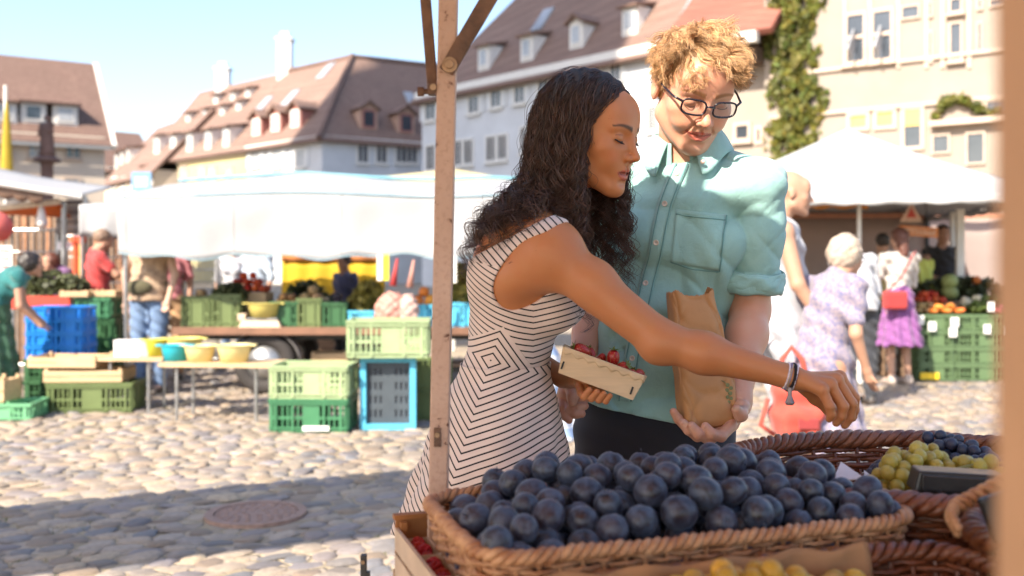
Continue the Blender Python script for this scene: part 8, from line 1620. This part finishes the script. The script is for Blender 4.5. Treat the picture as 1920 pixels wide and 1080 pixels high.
# placket, buttons, pocket, seams seated on the cloth
def on_shirt(px, py, lift=.002):
    p = march(SH, px, py, 1.7, 2.9); return p+grad(SH, np.nan_to_num(p), .004)*lift
def ribbon(pts_px, w, name, mat, lift=.0025, par=None, n=40, thick=.002):
    pts_px = np.array(pts_px, float); u = np.linspace(0, len(pts_px)-1, n); i0 = np.clip(u.astype(int), 0, len(pts_px)-2); f = (u-i0)[:, None]; C_ = pts_px[i0]*(1-f)+pts_px[i0+1]*f; T = np.gradient(C_, axis=0); T /= np.linalg.norm(T, axis=1, keepdims=True); N_ = np.stack([-T[:, 1], T[:, 0]], 1)
    Q = C_[:, None]+N_[:, None]*w*np.array((-.5, -.17, .17, .5))[None, :, None]; A_ = on_shirt(Q[..., 0].ravel(), Q[..., 1].ravel(), lift).reshape(n, 4, 3); A_ = A_[~np.isnan(A_).any((1, 2))]
    if len(A_) < 3: return None
    A_[1:-1] = (A_[:-2]+2*A_[1:-1]+A_[2:])/4          # bridges the finest creases like stitched cloth
    m_ = len(A_); Fq = [(a*4+b, a*4+b+1, (a+1)*4+b+1, (a+1)*4+b) for a in range(m_-1) for b in range(3)]; o = np_mesh(name, A_.reshape(-1, 3), np.array(Fq), mat, par or mn); md = o.modifiers.new('solid', 'SOLIDIFY'); md.thickness = thick; md.offset = 0; return o
PLK = [(1279, 306), (1262, 345), (1247, 385), (1236, 430), (1227, 480), (1214, 530), (1202, 585), (1191, 640), (1180, 700), (1172, 752)]
ribbon(PLK, 27, 'placket', SHM, .0030, n=60); ribbon([(x+12, y) for x, y in PLK], 2.2, 'placket_seam', SEAM, .0048, n=60, thick=.0008); ribbon([(x-9, y) for x, y in PLK], 1.6, 'placket_seam', SEAM, .0048, n=60, thick=.0008)
BUT = pm('shell_button', '#d8c6b8', .3, .08, 30, 0)
for px, py in ((1270, 326), (1248, 382), (1231, 455), (1212, 532), (1198, 608), (1187, 672)):
    p = on_shirt(px, py, .005)[0]
    if np.isnan(p).any(): continue
    g_ = grad(SH, p, .006)[0]; M_ = Matrix(np.array(frame(np.cross(g_, (0, 0, 1)), g_)).tolist()); b = MB(); b.lathe([(0, -.0012), (.0058, -.0012), (.0062, .0004), (.0050, .0012), (.0046, .0005), (0, .0005)], 18, p, M=M_); bo = b.build('button', BUT, mn, True); hb_ = MB()
    for sx_, sy_ in ((-1, 0), (1, 0), (0, -1), (0, 1)): hb_.cyl(Vector(p)+M_ @ Vector((sx_*.0014, sy_*.0014, .0003)), Vector(p)+M_ @ Vector((sx_*.0014, sy_*.0014, .0009)), .0006, n=6)
    hb_.build('thread_holes', SEAM, bo)['kind'] = 'stuff'
p = col_pt(R(-30), .106, -.004); b = MB(); b.lathe([(0, -.001), (.0048, -.001), (.005, .0006), (0, .0008)], 16, p+f2*.004, M=Matrix(np.array(frame(np.cross(f2, (0, 0, 1)), f2)).tolist())); b.build('button', BUT, mn, True)
def patch(c4, name, lift, n=16):
    c4 = np.array(c4, float); u, v = [q.ravel()[:, None] for q in np.meshgrid(np.linspace(0, 1, n), np.linspace(0, 1, n), indexing='ij')]; Q = c4[0]*(1-u)*(1-v)+c4[1]*u*(1-v)+c4[2]*u*v+c4[3]*(1-u)*v; g_ = on_shirt(Q[:, 0], Q[:, 1], lift).reshape(n, n, 3)
    ix = np.arange(n*n).reshape(n, n); Fq = np.stack([ix[:-1, :-1], ix[1:, :-1], ix[1:, 1:], ix[:-1, 1:]], -1).reshape(-1, 4); o = np_mesh(name, g_.reshape(-1, 3), Fq, SHM, mn); md = o.modifiers.new('solid', 'SOLIDIFY'); md.thickness = .0018; md.offset = 0; return o
pk_ = patch([(1268, 392), (1360, 403), (1348, 508), (1258, 492)], 'chest_pocket', .0018); ribbon([(1267, 402), (1313, 408), (1359, 414)], 2.0, 'pocket_seam', SEAM, .0035, pk_, 24, .0008); ribbon([(1258, 490), (1300, 505), (1348, 508)], 2.0, 'pocket_seam', SEAM, .0035, pk_, 24, .0008); ribbon([(1361, 404), (1349, 508)], 2.0, 'pocket_seam', SEAM, .0035, pk_, 24, .0008)

for c_, e_, s_ in ((cuL, eLm, sLm), (cuR, eRm, sRm)):      # rolled cuffs: three overlapping turns of cloth
    d_ = (e_-s_)/np.linalg.norm(e_-s_); xa = np.cross(d_, (0, 1, 0)); xa /= np.linalg.norm(xa); ya = np.cross(d_, xa)
    for k, (o_, r_, hh_) in enumerate(((.004, .0615, .030), (.014, .0640, .032), (.022, .0625, .034))):
        MB().grid(lambda i, j: tuple(c_+d_*(o_+hh_*j+.005*math.sin(i*6.283+k*1.7)+.0015*math.sin(i*44))+(xa*math.cos(i*6.283)+ya*math.sin(i*6.283))*(r_+.0035*math.sin(j*3.1416)+.0022*math.sin(i*25+j*4+k)+.0015*math.sin(i*57-j*6)-.004*(j > .99))), 90, 9, True).build('rolled_cuff', SHM, mn, True, thick=.0025)

# ---- trousers and shoes
TR = Body(); TR.u(ell(pelM, A3(.162, .120, .14), MM_), .03)
for sx in (-1, 1):
    hp_ = pelM+MM_ @ A3(sx*.088, 0, -.04); kn = A3(hp_[0], 2.235, .50); an = A3(hp_[0]-.01, 2.26, .10); TR.u(cone(hp_, kn, .098, .074), .03); TR.u(cone(kn, an, .073, .058), .02)
TR.i(half((0, 0, 1.02), (0, 0, 1)), .01); TR.i(half((0, 0, .05), (0, 0, -1)), .004); TR.disp(lambda p: (.004*np.sin(p[:, 0]*40+p[:, 2]*50)*np.clip((.9-p[:, 2])*3, .2, 1)+.002*np.sin(p[:, 2]*90+p[:, 0]*30)).astype(f32)); V, F = surf(TR, (.05, 1.95, 0), (.62, 2.5, 1.1), .007); tro = np_mesh('trousers', V, F, pm('navy_denim', '#22232f', .85, .18, 60, .3, 500, sheen=.15), mn)
for sx in (-1, 1):
    an = pelM+MM_ @ A3(sx*.088, 0, -.04); an = A3(an[0]-.01, 2.26, .085); T = Body(); T.u(cone(an+A3(.01, .03, -.045), an+A3(-.06, -.17, -.05), .046, .042), .01); T.u(cone(an, an-A3(0, 0, .04), .046, .048), .02); T.i(half((0, 0, .001), (0, 0, -1)), .003); V, F = surf(T, an-.28, an+.2, .008); np_mesh('shoe', V, F, pm('brown_shoe', (.12, .06, .035), .5), mn)
# ---- glasses
GF = pm('tortoise_frame', '#1a1420', .25, .3, 60, 0, spec=.6); gl = thing('glasses', 'dark framed glasses on the fair haired man', 'glasses', LHM.p((0, .10, 0)))
m_l = bpy.data.materials.new('clear_lens'); m_l.use_nodes = True; t = NT(m_l); trn = t.new('ShaderNodeBsdfTransparent'); glo = t.new('ShaderNodeBsdfGlossy'); glo.inputs['Roughness'].default_value = .03; fz = t.new('ShaderNodeFresnel'); fz.inputs['IOR'].default_value = 1.6; mx = t.new('ShaderNodeMixShader'); t.l.new(fz.outputs[0], mx.inputs[0]); t.l.new(trn.outputs[0], mx.inputs[1]); t.l.new(glo.outputs[0], mx.inputs[2]); t.l.new(mx.outputs[0], t.n['Material Output'].inputs['Surface']); trn.inputs['Color'].default_value = (.93, .95, .97, 1)
for s in (-1, 1):
    ring = []
    for a in np.linspace(0, 2*math.pi, 40, endpoint=False):
        e = 2/3.2; x = .0245*np.sign(math.cos(a))*abs(math.cos(a))**e; z = .0155*np.sign(math.sin(a))*abs(math.sin(a))**e; ring.append(LHM.p((s*.0325+x, .1065-abs(s*.0325+x)*.13-.03*(z-.0)*.3, -.0035+z+.06*abs(x)*(x*s > 0))))
    V, F = closed_tube(np.array(ring), .0021, 8); np_mesh('rim', V, F, GF, gl); cen = np.mean(ring, 0); MB().add(ring+[cen], [(k, (k+1) % 40, 40) for k in range(40)]).build('lens', m_l, gl, True)
    MB().tube([LHM.p((s*.0565, .0985, .006)), LHM.p((s*.0705, .082, .008)), LHM.p((s*.0775, .04, .009)), LHM.p((s*.0815, -.010, .010)), LHM.p((s*.083, -.03, -.008))], [.0026, .0026, .0022, .002, .002], 8).build('temple_arm', GF, gl, True)
MB().tube([LHM.p((-.0095, .1075, .001)), LHM.p((0, .1115, .0035)), LHM.p((.0095, .1075, .001))], .0022, 8).build('bridge', GF, gl, True)
# ---- fair hair
HAIRM = pm('fair_hair', (.56, .36, .18), .42, .3, 40, 0, attr='Col', spec=.5, trans=.12)
def hl_m(q):
    x, y, z = abs(q[0]), q[1], q[2]
    if z > .066: return y < .070
    if z > .02: return y < .020+(z-.02)*.95
    if z > -.035: return y < -.028+(z+.035)*.6 or (x > .05 and y < .012 and z > -.008)
    return y < -.045 and z > -.062
NM = 560; q0 = scalp(NM, hl_m); rootsM = np.array([LHM.p(q) for q in q0]); nrm = (q0-CR)/CRr**2; nrm /= np.linalg.norm(nrm, axis=1, keepdims=True)
crown = A3(.01, -.055, .105); fl = q0-crown; fl -= nrm*np.sum(fl*nrm, 1, keepdims=True); fl /= np.linalg.norm(fl, axis=1, keepdims=True)+1e-6; swirl = np.cross(nrm, fl); top = np.clip((q0[:, 2]-.02)/.08, 0, 1); wvf = np.sin(q0[:, 0:1]*70+q0[:, 1:2]*45)+np.sin(q0[:, 1:2]*80-q0[:, 0:1]*30); vM = fl*.9+swirl*(.45*wvf+.15*rgh.standard_normal((NM, 1)))+nrm*(.10+.45*top[:, None]*rgh.random((NM, 1)))+A3(-.55, -.30, .55)*np.clip((q0[:, 1:2]-.0)/.05, 0, 1)*(q0[:, 2:3] > .04); vM = vM @ LHM.M.T; vM /= np.linalg.norm(vM, axis=1, keepdims=True)
top = np.clip((q0[:, 2]-.02)/.08, 0, 1); lenM = .020+.050*top+.014*rgh.random(NM); offM = .002+.010*rgh.random(NM)*(.3+.7*top)
HSM = Body(); HSM.u(LHM.e(CR, CRr*.995), .01); HSM.u(LHM.e((0, .030, -.020), (.0625, .064, .083)), .02)
gM = grow(LHM, rootsM, vM, offM, lenM, 10, HSM, .045, .95); pM, rM = locks(gM, rgh, 20, .0042, .0006, .0075, .050, .00042, .35, 2)
V, F = tube_strands(pM, rM, 3); np_mesh('hair', V, F, HAIRM, mn, True, paint_strands(len(pM), pM.shape[1], 3, rgh, .55, 1.55, .12))
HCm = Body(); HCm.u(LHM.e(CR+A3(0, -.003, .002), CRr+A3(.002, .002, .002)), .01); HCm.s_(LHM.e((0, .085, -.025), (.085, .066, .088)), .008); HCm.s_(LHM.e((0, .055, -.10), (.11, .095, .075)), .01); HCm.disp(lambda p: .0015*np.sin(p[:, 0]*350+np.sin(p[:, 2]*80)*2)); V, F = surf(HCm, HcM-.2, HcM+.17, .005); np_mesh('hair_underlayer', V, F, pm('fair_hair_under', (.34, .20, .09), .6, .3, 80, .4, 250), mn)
# ---- paper bag
bgt = thing('paper_bag', 'crumpled brown paper bag held by the man', 'paper bag', P(1330, 800, 1.985)); b0, b1 = P(1332, 802, 1.985), P(1294, 552, 2.035); axb = b1-b0; Lb = np.linalg.norm(axb); axb /= Lb; rx = A3(1, .12, 0); rx -= axb*(rx @ axb); rx /= np.linalg.norm(rx); ry = np.cross(axb, rx); rgb = np.random.default_rng(9); phb = rgb.random(12)*6.28
def bag_pt(i, j):
    a = 2*math.pi*i; e = 2/4.5; hw = np.interp(j, [0, .04, .25, .7, 1], [.048, .054, .057, .050, .0455]); hd = np.interp(j, [0, .05, .3, .75, 1], [.032, .037, .036, .030, .026])
    x = hw*np.sign(math.cos(a))*abs(math.cos(a))**e; y = hd*np.sign(math.sin(a))*abs(math.sin(a))**e
    cr = .0030*(1-abs(math.sin(i*19+j*5+phb[0])))**2+.0030*(1-abs(math.sin(i*13-j*9+phb[1])))**3+.0030*(1-abs(math.sin(i*16+j*13+phb[2])))**3-.003; y += cr*(1.3 if y < 0 else 1); x += .0025*math.sin(j*17+phb[3])*math.sin(a*2)
    top = (.004*abs(((i*31+.2) % 1)-.5)*2+.007*math.sin(i*12.5+1)+.004*math.sin(i*31)) if j > .93 else 0
    return tuple(b0+axb*(Lb*j+top*max(0, (j-.93)/.07))+rx*x+ry*y)
KR = pm('kraft_paper', '#b98656', .65, .14, 9, .35, 45, bdist=.003); MB().grid(bag_pt, 90, 60, True).build('sack', KR, bgt, True, thick=.0012); nb = 60; MB().add([tuple(np.array(bag_pt(k/nb, 0.0))) for k in range(nb)], [tuple(range(nb))]).build('bottom', KR, bgt, thick=.0012)
PRT = pm('printed_green', '#7d7f58', .8, .2, 80); pr_ = MB()
def bag_surf(px, py):       # nearest point of the bag's front to a sight line
    best = None
    for i in np.linspace(.5, 1.0, 61):
        for j in np.linspace(.02, .5, 40):
            p = np.array(bag_pt(i, j)); qx = 960+p[0]/p[1]*FPX; qy = HOR-(p[2]-CAM_Z)/p[1]*FPX; d = (qx-px)**2+(qy-py)**2
            if best is None or d < best[0]: best = (d, p)
    return best[1]+A3(0, -.0022, 0)
for px, py, r in ((1364, 722, .0042), (1371, 727, .0040), (1362, 731, .0042), (1369, 737, .0042), (1364, 743, .0038), (1371, 748, .0036), (1367, 755, .0034)): c_ = bag_surf(px, py); MB().lathe([(0, .0004), (r*.7, .0004), (r, 0), (r, -.0006), (0, -.0006)], 14, c_, M=Matrix.Rotation(R(90), 3, 'X')).build('printed_fruit', PRT, bgt)
MB().tube([bag_surf(1352, 712), bag_surf(1359, 716), bag_surf(1364, 722)], .0008, 5).build('printed_stem', PRT, bgt)
